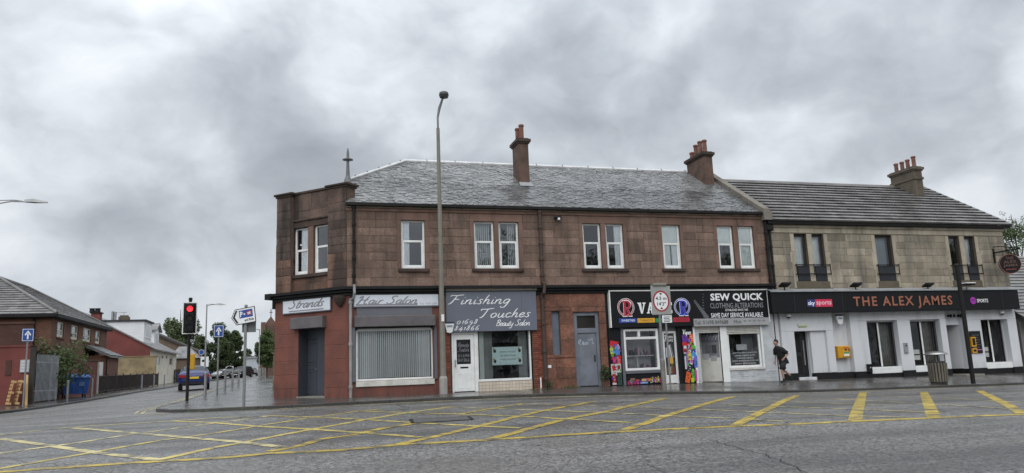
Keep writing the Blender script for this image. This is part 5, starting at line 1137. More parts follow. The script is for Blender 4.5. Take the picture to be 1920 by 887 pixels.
MB().tube([(XR-2.6, -.03, TV+.55), (XR-1.4, -.03, TV+.3), (XR-1.35, -.05, TV-.2)], .008, 5).build('cable', M_BLK, B)
MB(FA).box(F(1024.5, 685)[0], F(1030, 690)[0], F(1026, 690)[1], F(1026, 685)[1], .17, .24).build('junction_box', M_WHITE, B)
xx = F(1013.5, 715)[0]; MB().tube([(xx, -.04, pz(9, 0)), (xx, -.04, pz(9, 0)+.42)], .03, 8).build('waste_pipe', M_WHITE, B)

# ================================================================== the pub: buff sandstone above, white render below
rp_ = random.Random(9)
PX0, PX1 = 19.62, F(1880.5, 440)[0]
U = thing('sandstone_pub_building', 'buff sandstone building with a white rendered pub front and long tiled roof', 'building', (26.0, 3.0, -.3))
PE = F(1600, 421.5)[1]; PF = F(1680, 440.3)[1]; PL0 = F(1650, 548, .35)[1]
pw = [RC(1487.5, 439, 1520.6, 526.9), RC(1521, 439, 1552.5, 526.9), RC(1639, 440.5, 1681.5, 526), RC(1777, 442, 1809, 526), RC(1806.5, 442, 1838, 526)]
PT = sum(w[3] for w in pw)/5; PB = sum(w[2] for w in pw)/5
pw = [(a, b, PB, PT) for a, b, _, _ in pw]
wall_sheet(FA, PX0, PX1, 3.2, PE, pw, 0, .3).build('upper_wall', M_BUFFM, U)
hp = []
for p in ([0, 1], [2], [3, 4]):
    a, b = pw[p[0]][0], pw[p[-1]][1]; jw = .2; hp.append((a-jw, b+jw, PB-.42, PT+.02))
    for k in range(3):
        h3 = (PT-PB+.3)/3; ex = .07 if k == 1 else 0
        MB(FA).slab(a-jw-ex+.004, a-.002, PB-.3+h3*k+.003, PB-.3+h3*(k+1)-.003, -.2, .012, .006).build('jamb_stone', M_BUFFD, U); MB(FA).slab(b+.002, b+jw+ex-.004, PB-.3+h3*k+.003, PB-.3+h3*(k+1)-.003, -.2, .012, .006).build('jamb_stone', M_BUFFD, U)
    if len(p) == 2: MB(FA).slab(pw[p[0]][1]+.002, pw[p[1]][0]-.002, PB, PT, -.2, .008, .006).build('mullion', M_BUFFD, U)
    MB(FA).slab(a-.1, b+.1, PB-.3, PB-.004, -.15, .02, .01).build('apron', mat('mossy_dark_stone', (.12, .10, .07), .9, .3, 2, stain=(.04, .042, .03), sscale=2), U)
    MB(FA).slab(a-jw, b+jw, PB-.42, PB-.305, -.1, .08, .01).build('sill', mat('mossy_dark_stone', (.12, .10, .07)), U)
n = 7; hc = (PT-PB)/n*1.0
ash = [(3.35, PB-.42), (PB-.42, PB-.1)]+[(PB-.1+(PT-PB+.1)/7*k, PB-.1+(PT-PB+.1)/7*(k+1)) for k in range(7)]
ashlar(U, FA, PX0+.03, PX1-.02, ash, hp, M_BUFF, .5, 1.0, proud=.01, rnd=rp_)
ashlar(U, FA, PX0+.03, PX1-.02, [(PT+.035, PE-.19)], [], M_BUFFD, 1.3, 2.4, proud=.012, rnd=rp_)
MB(FA).slab(PX0, PX1+.03, PE-.185, PE-.06, -.1, .07, .02).build('eaves_course', M_BUFFD, U)
mb = MB(FA); mb.box(PX0-.05, PX1+.2, PE-.06, PE+.07, .05, .24); mb.build('gutter', M_PIPE, U)
mk = mat('dark_brown_window_frame', (.02, .017, .016), .5, .2)
for i, w in enumerate(pw):
    ins = ([('drape', .05, .95, M_CURT)], [('drape', .1, .98, M_CURT2)], [('roller', .25)], [('drape', .1, .45, M_CURT)], [('drape', .15, .9, M_CURT)])[i]
    a, b = w[0], w[1]; mb = MB(FA); fwk = .11; d = -.13
    mb.slab(a, a+.06, PB, PT, d-.07, d, .006); mb.slab(b-fwk, b, PB, PT, d-.07, d, .006); mb.slab(a+.06, b-fwk, PT-.12, PT, d-.07, d-.001, .006); mb.slab(a+.06, b-fwk, PB, PB+.1, d-.07, d-.001, .006)
    f_ = mb.build('window', mk, U)
    MB(FA).quad((a+.06, PB+.1, d-.03), (b-fwk, PB+.1, d-.03), (b-fwk, PT-.12, d-.03), (a+.06, PT-.12, d-.03)).build('pane', M_GLASS, f_)
    q = MB(FA); n = 16; x0, x1 = a+(b-a)*ins[0][1], (a+(b-a)*ins[0][2] if len(ins[0]) > 2 else b-.1)
    if ins[0][0] == 'roller': x0, x1 = a+.05, b-.1
    vs = []
    for k in range(n+1):
        x = x0+(x1-x0)*k/n; dd = d-.2+(.03*math.sin(k*1.9) if ins[0][0] == 'drape' else 0); vs += [(x, PB+.05, dd), (x, PT-.1, dd)]
    q.add(vs, [(2*k, 2*k+2, 2*k+3, 2*k+1) for k in range(n)]); q.build('curtain', flat((.30, .33, .35), .9) if i == 2 else M_CURT, f_, smooth=True)
# Juliet balconies: rail frame on brackets with dark solid infill
for p in ([0, 1], [2], [3, 4]):
    a, b = pw[p[0]][0]-.1, pw[p[-1]][1]+.14; t0, t1 = F(1580, 514)[1], F(1580, 497.3)[1]; tb = PB+.02
    jb = thing('juliet_balcony', {0: 'black juliet balcony across the paired pub window next to the red building', 2: 'black juliet balcony across the single middle pub window', 3: 'black juliet balcony across the paired pub window near the hanging sign'}[p[0]], 'balcony railing', (a, -.15, tb), group='juliet balconies on the pub')
    for z in (t1, t0):
        mb = MB(FA); mb.box(a, b, z-.025, z+.02, .09, .12); mb.box(a, a+.035, z-.02, z+.015, .01, .09); mb.box(b-.035, b, z-.02, z+.015, .01, .09); mb.build('rail', M_PIPE, jb)
    for x in [a, b-.035]+([(pw[p[0]][1]+pw[p[1]][0])/2] if len(p) == 2 else []): MB(FA).box(x+.002, x+.033, t0-.05, t1+.05, .092, .118).build('post', M_PIPE, jb)
    for k in p: MB(FA).slab(pw[k][0]+.03, pw[k][1]-.03, PB+.01, t1-.03, -.03, .02, .006).build('infill_panel', mat('dark_blue_grey_panel', (.016, .018, .024), .35, .2), jb)
# roof
PZE, PZR = PE+.05, F(1540, 346, -4.5)[1]
def pr(x, y): return (x, y, PZE+(PZR-PZE)*((y+.3)/4.8))
rx0, rx1 = XR+.16, PX1+.3
mb = MB(); mb.quad(pr(rx0, -.25), pr(rx1, -.25), pr(rx1, 4.5), pr(rx0, 4.5)); mb.quad((rx1, 9.3, PZE), (rx0, 9.3, PZE), pr(rx0, 4.5), pr(rx1, 4.5)); mb.build('roof', M_TILE, U)
roof_tiles(U, pr(rx0+.02, -.32), pr(rx1, -.32), pr(rx0+.02, 4.5), pr(rx1, 4.5), .40, .40, M_TILE, 'roof_tile', .065, 1.1, 300, rp_, .0, .004)
MB().tube([pr(rx0, 4.5), pr(rx1, 4.5)], .1, 8).build('ridge_tiles', M_TILE, U)
mb = MB(); a, b = Vector(pr(rx1+.02, -.34)), Vector(pr(rx1+.02, 4.52)); mb.add([tuple(a+Vector((-.05, 0, .09))), tuple(a+Vector((.06, 0, .09))), tuple(b+Vector((.06, 0, .09))), tuple(b+Vector((-.05, 0, .09))), tuple(a+Vector((-.05, 0, -.12))), tuple(a+Vector((.06, 0, -.12))), tuple(b+Vector((.06, 0, -.12))), tuple(b+Vector((-.05, 0, -.12)))], [(0, 1, 2, 3), (4, 7, 6, 5), (0, 4, 5, 1), (1, 5, 6, 2), (2, 6, 7, 3), (3, 7, 4, 0)]); mb.build('verge', M_LEAD, U)
mb = MB(); mb.add([(PX1, 0, -1.2), (PX1, 9, -1.2), (PX1, 9, PE), (PX1, 4.5, PZR), (PX1, 0, PE)], [(0, 1, 2, 3, 4)]); mb.quad((PX0, 9, -1.2), (PX1, 9, -1.2), (PX1, 9, PE), (PX0, 9, PE)); mb.build('gable_wall', M_BUFFD, U)
y0 = 3.1; zt = F(1722, 314.5, -y0)[1]; xl, xr = F(1713.5, 330, -y0)[0], F(1729, 330, -y0)[0]; yb = backy(xl, 1669.5, 335); xm = (xl+xr)/2
c_ = chimney('chimney', U, xl, xr, y0, yb, 8.0, zt, M_CHIM2, [(xm, y0+(yb-y0)*f, k) for f, k in ((.1, 1.05), (.36, .95), (.6, .92), (.86, .95))], F(1713, 296, -y0-.3)[1]-zt, M_CHIM2)
MB().box(xl-.05, xr+.05, y0-.05, yb+.05, zt-.62, zt-.5).build('chimney_band', M_CHIM2, c_)
x = F(1442, 470, .1)[0]+.12; pp = downpipe(U, x, .1, 3.5, PE-.1, .05, M_PIPE, clips=4)
MB(FA).slab(x-.16, x+.16, PE-.35, PE-.08, -.02, .2, .03).build('hopper', M_PIPE, U)
# interior
mb = MB(); mb.box(PX0, PX1, .5, 8.9, 3.3, 3.5); mb.quad((PX0, 4, -1.2), (PX1, 4, -1.2), (PX1, 4, 7), (PX0, 4, 7)); mb.box(PX0, PX0+.06, .3, 9, -1.2, PE); mb.quad((PX0, .3, PE-.02), (PX0, 9, PE-.02), (PX1, 9, PE-.02), (PX1, .3, PE-.02)); mb.build('inner_walls', M_DARKIN, U)
# fascia and its lead roof
fq0 = F(1447, 566, .42)[0]; fq1 = F(1910.5, 560, .42)[0]; fzb = F(1650, 583.6, .42)[1]; fzt = F(1650, 546, .42)[1]
SG = thing('pub_fascia_sign', 'long black pub fascia with copper capitals and two sports channel logos', 'sign', ((fq0+fq1)/2, -.3, fzb))
mb = MB(FA); mb.slab(fq0, fq1, fzb, fzt, .0, .42, .012); mb.build('panel', M_BLKS, SG)
mb = MB(FA); mb.add([(fq0-.06, fzt+.002, .48), (fq1+.08, fzt+.002, .48), (fq1+.08, fzt+.05, .48), (fq0-.06, fzt+.05, .48), (fq0-.06, fzt+.19, .0), (fq1+.08, fzt+.19, .0)], [(0, 1, 2, 3), (3, 2, 5, 4)]); mb.build('lead_roof', M_LEAD, SG)
a = RC(1598.5, 556.3, 1787, 578.6, .42); va = F(1690, 578.4, .42)[1]; vb = F(1690, 555.2, .42)[1]
text_mb('THE ALEX JAMES', FA, a[0], a[1], va, vb, .436, bold=.018, space=1.22).build('lettering', M_LETO, SG)
a = RC(1512.4, 561.5, 1561, 575, .43); xm = F(1528.8, 568, .43)[0]
lo = MB(FA).box(a[0], xm-.002, a[2], a[3], .42, .436).build('logo_panel', flat((.02, .03, .14)), SG); l2_ = MB(FA).box(xm, a[1], a[2], a[3], .42, .436).build('logo_panel', flat((.62, .03, .09)), SG); h_ = a[3]-a[2]
text_mb('sky', FA, a[0]+.04, xm-.03, a[2]+h_*.08, a[3]-h_*.2, .438, bold=.03).build('lettering', flat((.75, .8, .95)), lo); text_mb('sports', FA, xm+.05, a[1]-.05, a[2]+h_*.1, a[3]-h_*.22, .438, bold=.01).build('lettering', flat((.85, .62, .66)), l2_)
u, v = F(1824.6, 563.7, .43); lo = MB(FA).cyl(u, v, .42, .436, .165, 20).build('logo_disc', flat((.35, .03, .38)), SG); text_mb('TNT', FA, u-.13, u+.13, v-.05, v+.06, .438, bold=.02).build('lettering', flat((.08, .01, .09)), lo)
a = RC(1831.2, 560.6, 1853, 566.9, .43); text_mb('SPORTS', FA, a[0], a[1], a[2], a[3], .43, bold=.02).build('lettering', M_LETW, SG)
for px in (1490, 1580, 1690, 1800, 1880): u_ = F(px, 565, .42)[0]; MB(FA).box(u_-.006, u_+.006, fzb+.02, fzt-.02, .4195, .4212).build('panel_seam', flat((.035, .035, .038)), SG)
# ground floor: deep white piers in front of a set-back wall
DP = -.28      # window plane behind the pier faces
gzp = lambda x: pz(x, -.1)
_a = F(1489, 621.6, 0); _b = F(1526.5, 705.5, -.12); d1 = (_a[0], _b[0], _b[1], _a[1]); r2 = (F(1565, 640)[0], F(1598, 640)[0])
def RCm(x0, y0, x1, y1, d1):
    a = F(x0, y0, 0); b = F(x1, y1, d1); return a[0], b[0], b[1], a[1]
w1 = RCm(1625, 604, 1683.5, 686.5, DP); w2 = RCm(1706, 602.5, 1763.5, 683.7, DP); w3 = RCm(1838.5, 599.5, 1889, 678, DP)
_a = F(1775, 610, 0); _b = F(1813, 703, -.2); d2 = (_a[0], _b[0], _b[1], _a[1]); wl0 = F(1462.5, 600)[0]; wl1 = F(1912, 640)[0]
WB = wall_sheet(FA, PX0-.1, PX1, -1.3, 3.4, [(d1[0], d1[1], -1.4, d1[3]), w1, w2, (d2[0], d2[1]+.3, -1.4, d2[3]+.02), w3], DP, .15).build('pub_front_wall', M_WALLW, U)
mb = MB(FA); mb.box(PX0-.1, wl0-.03, -1.2, 3.35, DP-.1, -.1); mb.build('pub_front_return', M_WALLW, U)
def piers(lst, m, nm):
    for a, b, c, e in lst: MB(FA).slab(a, b, c, e, DP-.05, .0, .012).build(nm, m, U)
v1t = F(1550, 619.7)[1]; v2t = F(1700, 599.8)[1]; pl0 = .0
PLH = .27
def plinth(a, b, d=.012): 
    z = gzp((a+b)/2); return MB(FA).slab(a, b, -1.3, z+PLH, DP-.06, d, .01).build('black_plinth', M_BLK, U)
xs1 = F(1531, 660)[0]; xs2 = F(1557, 660)[0]
pA = [(wl0, r2[0], v1t, 3.3), (wl0, d1[0], gzp(20)+PLH, v1t-.002), (xs1+.6, r2[0]-.02, gzp(22)+PLH, v1t-.003)]
piers(pA, M_WALLW, 'pier')
MB(FA).slab(d1[1]+.02, xs1+.597, gzp(22)+PLH, v1t-.003, DP-.05, -.12, .012).build('pier', M_WALLW, U)
piers([(r2[1], F(1772.5, 600)[0], v2t, 3.3), (r2[1], w1[0], gzp(24)+PLH, v2t-.002), (w1[1], w2[0], gzp(26)+.2, v2t-.003), (w2[1], d2[0]-.02, gzp(28)+PLH, v2t-.003)], M_WALLW, 'pier')
x3 = F(1812, 640)[0]; v3t = F(1860, 599)[1]
piers([(x3, PX1, v3t, 3.3), (x3, w3[0], gzp(30)+PLH, v3t-.002), (w3[1]+.03, PX1, gzp(31.5)+PLH, v3t-.003)], M_WALLW, 'pier')
for a, b in ((wl0, d1[0]), (d1[1]+.02, r2[0]-.02), (r2[1], w1[0]), (w1[1], w2[0]), (w2[1], d2[0]-.02), (x3, w3[0]), (w3[1]+.03, PX1)): plinth(a, b)
for a, b in ((r2[0], r2[1]), (w1[0]+.002, w1[1]-.002), (w2[0]+.002, w2[1]-.002), (w3[0]+.002, w3[1]+.028)): plinth(a, b, -.06)
for w in (w1, w2, w3):
    MB(FA).slab(w[0]+.02, w[1]-.02+.06, w[2]-.28, w[2]-.01, DP-.05, -.05, .01).build('sill', M_UPVC, U)
    mb = MB(FA); a, b, c, e = w; d = DP-.06; f_ = .05; xm = (a+b)/2
    mb.slab(a, a+f_, c, e, d-.06, d, .005); mb.slab(b-f_, b, c, e, d-.06, d, .005); mb.slab(a+f_, b-f_, e-f_, e, d-.06, d-.001, .005); mb.slab(a+f_, b-f_, c, c+f_, d-.06, d-.001, .005); mb.slab(xm-.045, xm+.045, c+f_, e-f_, d-.06, d+.03, .005)
    W_ = mb.build('window', mk, U); MB(FA).slab(xm-.04, xm+.04, c+.02, e-.02, d+.031, d+.05, .005).build('white_mullion', M_UPVC, W_)
    for x0, x1 in ((a+f_, xm-.045), (xm+.045, b-f_)): MB(FA).quad((x0, c+f_, d-.03), (x1, c+f_, d-.03), (x1, e-f_, d-.03), (x0, e-f_, d-.03)).build('pane', M_GLASSD, W_)
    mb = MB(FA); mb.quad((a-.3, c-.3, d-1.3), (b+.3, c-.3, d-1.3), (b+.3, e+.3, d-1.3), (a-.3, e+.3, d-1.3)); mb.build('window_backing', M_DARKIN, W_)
    if w is not w3:
        q = MB(FA); vs = []
        for k in range(17):
            x = xm+.06+(b-xm-.1)*k/16; vs += [(x, c+.02, d-.22+.03*math.sin(k*1.7)), (x, e, d-.22+.03*math.sin(k*1.7+.2))]
        q.add(vs, [(2*k, 2*k+2, 2*k+3, 2*k+1) for k in range(16)]); q.build('checked_curtain', mat('dull_olive_curtain', (.13, .125, .10), .9, .3, 6), W_, smooth=True)
    if w is not w1:
        for k in range(2):
            x0 = a+(b-a)*(.18 if w is w2 else .17); z = c+(e-c)*(.13+.13*k); MB(FA).box(x0, x0+(b-a)*.22, z, z+(e-c)*.1, d-.028, d-.024).build('window_notice', flat((.42, .42, .41), .7), W_)
# doors
zb = gzp(20.5); DA = MB(FA).slab(d1[0]+.03, d1[1]-.03, zb+.1, d1[3]-.03, -.5, -.42, .01).build('pub_door', mat('black_pub_door', (.014, .014, .015), .35, .2), U)
MB(FA).slab(d1[1]-.2, d1[1]-.16, zb+.6, zb+1.65, -.42, -.36, .008).build('pull_handle', M_GALV, DA)
for k in range(2): MB(FA).slab(d1[0]+.15, d1[1]-.28, zb+.2+k*.95, zb+1.0+k*.95, -.425, -.41, .02).build('door_panel', M_BLK, DA)
MB(FA).slab(d1[0]+.0, d1[1]+.02, zb-.3, zb+.095, -.5, .05, .01).build('doorstep', M_WALLW, U)
mb = MB(FA); mb.quad((d1[0]-.2, -1, -.55), (d1[1]+.2, -1, -.55), (d1[1]+.2, d1[3]+.3, -.55), (d1[0]-.2, d1[3]+.3, -.55)); mb.build('door_backing', M_BLK, U)
zb = gzp(29); DBx = MB(FA).slab(d2[0]+.05, d2[1]-.1, zb+.08, d2[3]-.05, -1.0, -.93, .01).build('pub_door', mat('black_pub_door', (.014, .014, .015)), U)
for k in range(2): MB(FA).slab(d2[0]+.2, d2[1]-.3, zb+.2+k*.95, zb+1.0+k*.95, -.935, -.92, .02).build('door_panel', M_BLK, DBx)
mb = MB(FA); mb.quad((d2[1]-.12, zb+PLH, -.95), (x3-.0, zb+PLH, -.28), (x3, d2[3], -.28), (d2[1]-.12, d2[3], -.95)); mb.build('splayed_reveal', M_WALLW, U)
mb = MB(FA); mb.quad((d2[1]-.12, -1, -.945), (x3+.01, -1, -.27), (x3+.01, zb+PLH, -.27), (d2[1]-.12, zb+PLH, -.945)); mb.quad((d2[0]-.1, -1, -1.05), (x3, -1, -1.05), (x3, d2[3]+.4, -1.05), (d2[0]-.1, d2[3]+.4, -1.05)); mb.build('door_backing', M_BLK, U)
MB(FA).slab(d2[0]-.05, x3-.02, -1.2, zb+.03, -1.0, .75, .01).build('doorstep', M_CONC, U)

# ---- things fixed to the pub
def box_thing(name, label, cat, parts, loc, group=None):
    t = thing(name, label, cat, loc, group=group)
    for nm, mb, m in parts: mb.build(nm, m, t)
    return t
def at(px, py, d=0.0):
    u, v = F(px, py, d); return u, v
u, v = at(1582.5, 660, .05); zb = v
a = RC(1571.5, 649, 1597, 671, .0); w_, h_ = a[1]-a[0], a[3]-a[2]
t = thing('defibrillator_cabinet', 'bright yellow defibrillator cabinet in the recess beside the first pub door', 'cabinet', (u, .2, a[2]))
MB(FA).slab(a[0], a[1], a[2], a[3], DP, -.02, .03).build('case', M_YBOX, t); MB(FA).slab(a[0]+w_*.3, a[1]-w_*.06, a[2]+h_*.1, a[3]-h_*.1, -.02, .0, .02).build('door', M_YBOX, t)
MB(FA).box(a[0]+w_*.4, a[1]-w_*.18, a[2]+h_*.16, a[2]+h_*.34, -.002, .003).build('label', flat((.75, .78, .76)), t); MB(FA).box(a[0]+w_*.42, a[1]-w_*.15, a[2]+h_*.38, a[2]+h_*.5, -.002, .003).build('label', flat((.05, .3, .12)), t); MB(FA).box(a[0]+w_*.5, a[0]+w_*.68, a[2]+h_*.62, a[2]+h_*.74, -.002, .004).build('lock', M_BLK, t); MB(FA).box(a[1]-w_*.2, a[1]-w_*.12, a[2]+h_*.55, a[2]+h_*.76, -.002, .006).build('handle', M_BLK, t); MB(FA).box(a[0]+w_*.38, a[1]-w_*.16, a[3]-h_*.22, a[3]-h_*.12, -.002, .003).build('lettering', flat((.5, .06, .03)), t)
def cctv(px, py, label, d=0.0):
    u, v = at(px, py, d+.1); t = thing('security_camera', label, 'camera', (u, -d, v), group='security cameras on the pub')
    MB(FA).cyl(u, v+.06, d, d+.05, .07, 12).build('mount', M_WHITE, t); p = FA.P(u, v, d+.12); mb = MB(); mb.lathe([(.02, v+.09), (.085, v+.085), (.095, v+.02), (.09, v-.02)], p.x, p.y, 12); mb.build('housing', M_WHITE, t)
    mb = MB(); mb.lathe([(.03, v-.10), (.065, v-.075), (.082, v-.021)], p.x, p.y, 12); mb.build('dome', flat((.05, .05, .055), .1), t)
cctv(1478.5, 593, 'white dome camera above the first pub door'); cctv(1878, 587, 'white dome camera above the pub window farthest from the shops')
a = RC(1496, 606.5, 1513, 611.3, .03); t = thing('emergency_light', 'flat pale green emergency light over the first pub door', 'light', ((a[0]+a[1])/2, 0, a[2])); MB(FA).slab(a[0], a[1], a[2], a[3], .0, .06, .01).build('casing', flat((.55, .58, .5)), t); MB(FA).slab(a[0]+.02, a[1]-.02, a[2]-.03, a[2]-.001, .0, .055, .008).build('diffuser', flat((.42, .52, .12), .3), t)
def alarm(px, py, label, d=0.0, s=1.0):
    u, v = at(px, py, d+.05); t = thing('alarm_box', label, 'alarm', (u, -d, v), group='burglar alarm boxes'); k = .16*s
    MB(FA).prism([(u-k*.6, v-k*1.15), (u, v-k*1.35), (u+k*.6, v-k*1.15), (u+k, v+k*.7), (u-k, v+k*.7)], d, d+.08).build('case', M_WHITE, t); MB(FA).slab(u-k, u+k, v+k*.71, v+k*1.1, d, d+.085, .01).build('top_band', flat((.03, .035, .06)), t); MB(FA).box(u-k*.65, u+k*.65, v-k*.1, v+k*.35, d+.08, d+.083).build('lettering', flat((.25, .27, .33)), t)
alarm(842.8, 613, 'white burglar alarm box at the corner of the slate blue shop sign', .13, 1.05); alarm(1574.5, 598, 'white and black burglar alarm box high in the pub recess', .0, 1.1)
# up-and-over spotlights on the fascia roof
for px, lb in ((1471, 'black spotlight on the pub fascia nearest the red building'), (1604.5, 'black spotlight on the pub fascia above the start of the copper lettering'), (1740, 'black spotlight on the pub fascia above the end of the copper lettering')):
    u, v = at(px, 541, .35); t = thing('spotlight', lb, 'light', (u, -.35, fzt), group='spotlights on the pub fascia')
    MB(FA).box(u-.02, u+.02, fzt+.04, v+.12, .33, .37).build('bracket', M_PIPE, t); mb = MB(FA); mb.add([(u-.22, v+.06, .25), (u+.22, v+.06, .25), (u+.26, v+.2, .5), (u-.18, v+.2, .5), (u-.2, v+.14, .22), (u+.22, v+.14, .22), (u+.27, v+.26, .47), (u-.17, v+.26, .47)], [(0, 3, 2, 1), (4, 5, 6, 7), (0, 1, 5, 4), (1, 2, 6, 5), (2, 3, 7, 6), (3, 0, 4, 7)]); mb.build('lamp_head', M_PIPE, t)
u, v = at(1815, 533, .6); t = thing('floodlight', 'white floodlight above the fascia behind the black pole', 'light', (u, -.6, v)); MB(FA).box(u-.04, u+.04, fzt+.02, v, .5, .56).build('bracket', M_GALV, t); mb = MB(FA); mb.slab(u-.28, u+.28, v-.05, v+.03, .4, .75, .02); mb.build('lamp_head', M_PIPE, t); MB(FA).box(u-.26, u+.26, v+.031, v+.07, .42, .78).build('cover', M_WHITE, t)
# intercom, twin wall lights, menu board, cigarette bin
a = RC(1694, 643, 1703.5, 662, .03); t = thing('intercom', 'grey intercom panel on the white pier between two pub windows', 'intercom', (a[0], 0, a[2])); MB(FA).slab(a[0], a[1], a[2], a[3], .0, .06, .012).build('casing', M_GALV, t); MB(FA).slab(a[0]+.04, a[1]-.04, a[2]+.05, a[3]-.22, .06, .066, .003).build('speaker_grille', M_LEAD, t); MB(FA).cyl((a[0]+a[1])/2, a[3]-.12, .06, .075, .03, 10).build('button', M_BLK, t)
for px, lb in ((1781.5, 'black twin spot wall light above the second pub door, clear of the pole'), (1800, 'black twin spot wall light above the second pub door, beside the pole')):
    u, v = at(px, 592, -.15); t = thing('wall_light', lb, 'light', (u, .15, v), group='wall lights above the second pub door')
    MB(FA).box(u-.04, u+.04, v-.05, v+.05, DP, -.1).build('back_plate', M_PIPE, t)
    for s_ in (-1, 1):
        p = FA.P(u+s_*.09, v, -.02); MB().lathe([(.05, v-.09), (.055, v-.02), (.04, v+.05), (.02, v+.07)], p.x, p.y, 10).build('lamp', M_PIPE, t)
a = RC(1817, 621, 1843, 662, .03); t = thing('menu_board', 'black menu board on the white wall behind the pole', 'notice board', (a[0], 0, a[2])); MB(FA).slab(a[0], a[1], a[2], a[3], .0, .05, .01).build('board', M_BLK, t)
for k in range(6): MB(FA).box(a[0]+.1, a[1]-.1-.08*(k % 2), a[3]-.2-.11*k, a[3]-.17-.11*k, .05, .0525).build('lettering', flat((.10, .10, .105)), t)
MB(FA).box(a[0]+.18, a[1]-.05, a[2]+.14, a[2]+.18, .05, .053).build('lettering', flat((.5, .12, .4)), t)
a = RC(1627, 685, 1636, 698, .1); t = thing('ashtray_bin', 'small black wall bin at the foot of the pub window nearest the yellow cabinet', 'bin', (a[0], 0, a[2])); MB(FA).slab(a[0], a[1], a[2], a[3], .013, .14, .02).build('body', M_BLK, t); MB(FA).slab(a[0]-.01, a[1]+.01, a[3]+.001, a[3]+.05, .013, .15, .01).build('lid', M_BLK, t); MB(FA).disc((a[0]+a[1])/2, a[3]-.1, .142, .025, .025, 10).build('label', M_WHITE, t)
# projecting round sign on an iron bracket
u, v = at(1862, 474); t = thing('hanging_pub_sign', 'round black hanging pub sign with copper rim on an iron bracket', 'sign', (u, -.1, v))
sd_ = 1.05; u2 = u
MB(FA).box(u-.05, u+.05, F(1865, 493)[1], F(1862, 467)[1], .0, .05).build('wall_plate', M_PIPE, t)
zt_ = F(1862, 475)[1]
MB(FA).box(u-.025, u+.025, zt_-.02, zt_+.04, .05, 1.4).build('arm', M_PIPE, t)
p = lambda d, z: tuple(FA.P(u, z, d)); mb = MB(); mb.tube([p(.05, zt_+.3), p(.5, zt_+.24), p(.9, zt_+.14), p(1.3, zt_+.05)], .02, 6); mb.build('scroll', M_PIPE, t)
for d in (.5, 1.05): MB().tube([p(d, zt_-.02), p(d, zt_-.2)], .012, 5).build('hanger', M_PIPE, t)
# the disc hangs across the arm, facing along the street: drawn as an ellipse by the view
cz = zt_-.2-.42; CPo = Plane(u, -.78, math.cos(R(-28)), math.sin(R(-28)))
MB(CPo).cyl(0, cz, -.05, .05, .46, 28).build('disc', M_BLKS, t); MB(CPo).disc(0, cz, .052, .46, .46, 32, hole=.955).build('rim', M_LETO, t)
for t_, y, w_ in (('THE', .2, .16), ('ALEX', .03, .27), ('JAMES', -.15, .3)): text_mb(t_, CPo, -w_, w_, cz+y, cz+y+.13, .0525, bold=.01).build('lettering', flat((.16, .075, .055)), t)
MB(CPo).box(-.22, .22, cz-.27, cz-.24, .05, .0525).build('lettering', flat((.3, .05, .03)), t)
u, v = at(1046, 409, .1); t = thing('security_light', 'small black and white lamp under the eaves by the brown downpipe', 'light', (u, -.05, v)); MB(FA).slab(u-.05, u+.05, v-.05, v+.05, .0, .06, .01).build('bracket', M_PIPE, t); MB(FA).slab(u-.14, u+.12, v-.04, v+.06, .06, .2, .02).build('lamp_head', M_PIPE, t); MB(FA).cyl(u, v-.05, .1, .24, .05, 10).build('sensor', M_WHITE, t)
u, v = at(991, 500, .1)

# ================================================================== street furniture on the near pavement
def gp(px, py): return G(px, py, .09)
# tall concrete lamp column by the salon
x, y = 5.2, -.62; z = pz(x, y)
L = thing('street_lamp', 'tall weathered concrete lamp column between the two salons with a round lantern', 'street lamp', (x, y, z), group=None)
zs = CAM.z+(ray(822, 240).z)/(ray(822, 240).y)*(y+27.7)
zt = CAM.z+(ray(826, 204).z)/(ray(826, 204).y)*(y+27.7)
zl = CAM.z+(ray(833, 182).z)/(ray(833, 182).y)*(y+27.7)
b0 = MB().lathe([(.145, z-.2), (.145, z+.55), (.12, z+.62)], x, y, 8).build('base', mat('pale_concrete_base', (.33, .32, .30), .85, .2, 3), L)
MB().lathe([(.108, z+.62), (.096, z+3), (.08, z+6), (.064, zs-.02), (.055, zs)], x, y, 8).build('column', M_CONC, L)
MB().tube([(x, y, zs-.1), (x, y, zt-.35), (x+.06, y-.05, zt), (x+.17, y-.22, zl-.12)], [.04, .04, .055, .04], 8).build('bracket_arm', M_GREYPOLE, L)
hd = MB(); hd.lathe([(.05, zl-.14), (.16, zl-.13), (.19, zl-.03), (.17, zl+.06), (.08, zl+.11)], x+.2, y-.28, 14); hd.build('lantern', mat('dark_lantern', (.04, .042, .045), .4, .2), L)
q = MB(); q.box(x-.05, x+.05, y-.135, y-.115, F(831, 603, .62)[1], F(831, 590, .62)[1]); q.build('number_plate', M_WHITE, L)
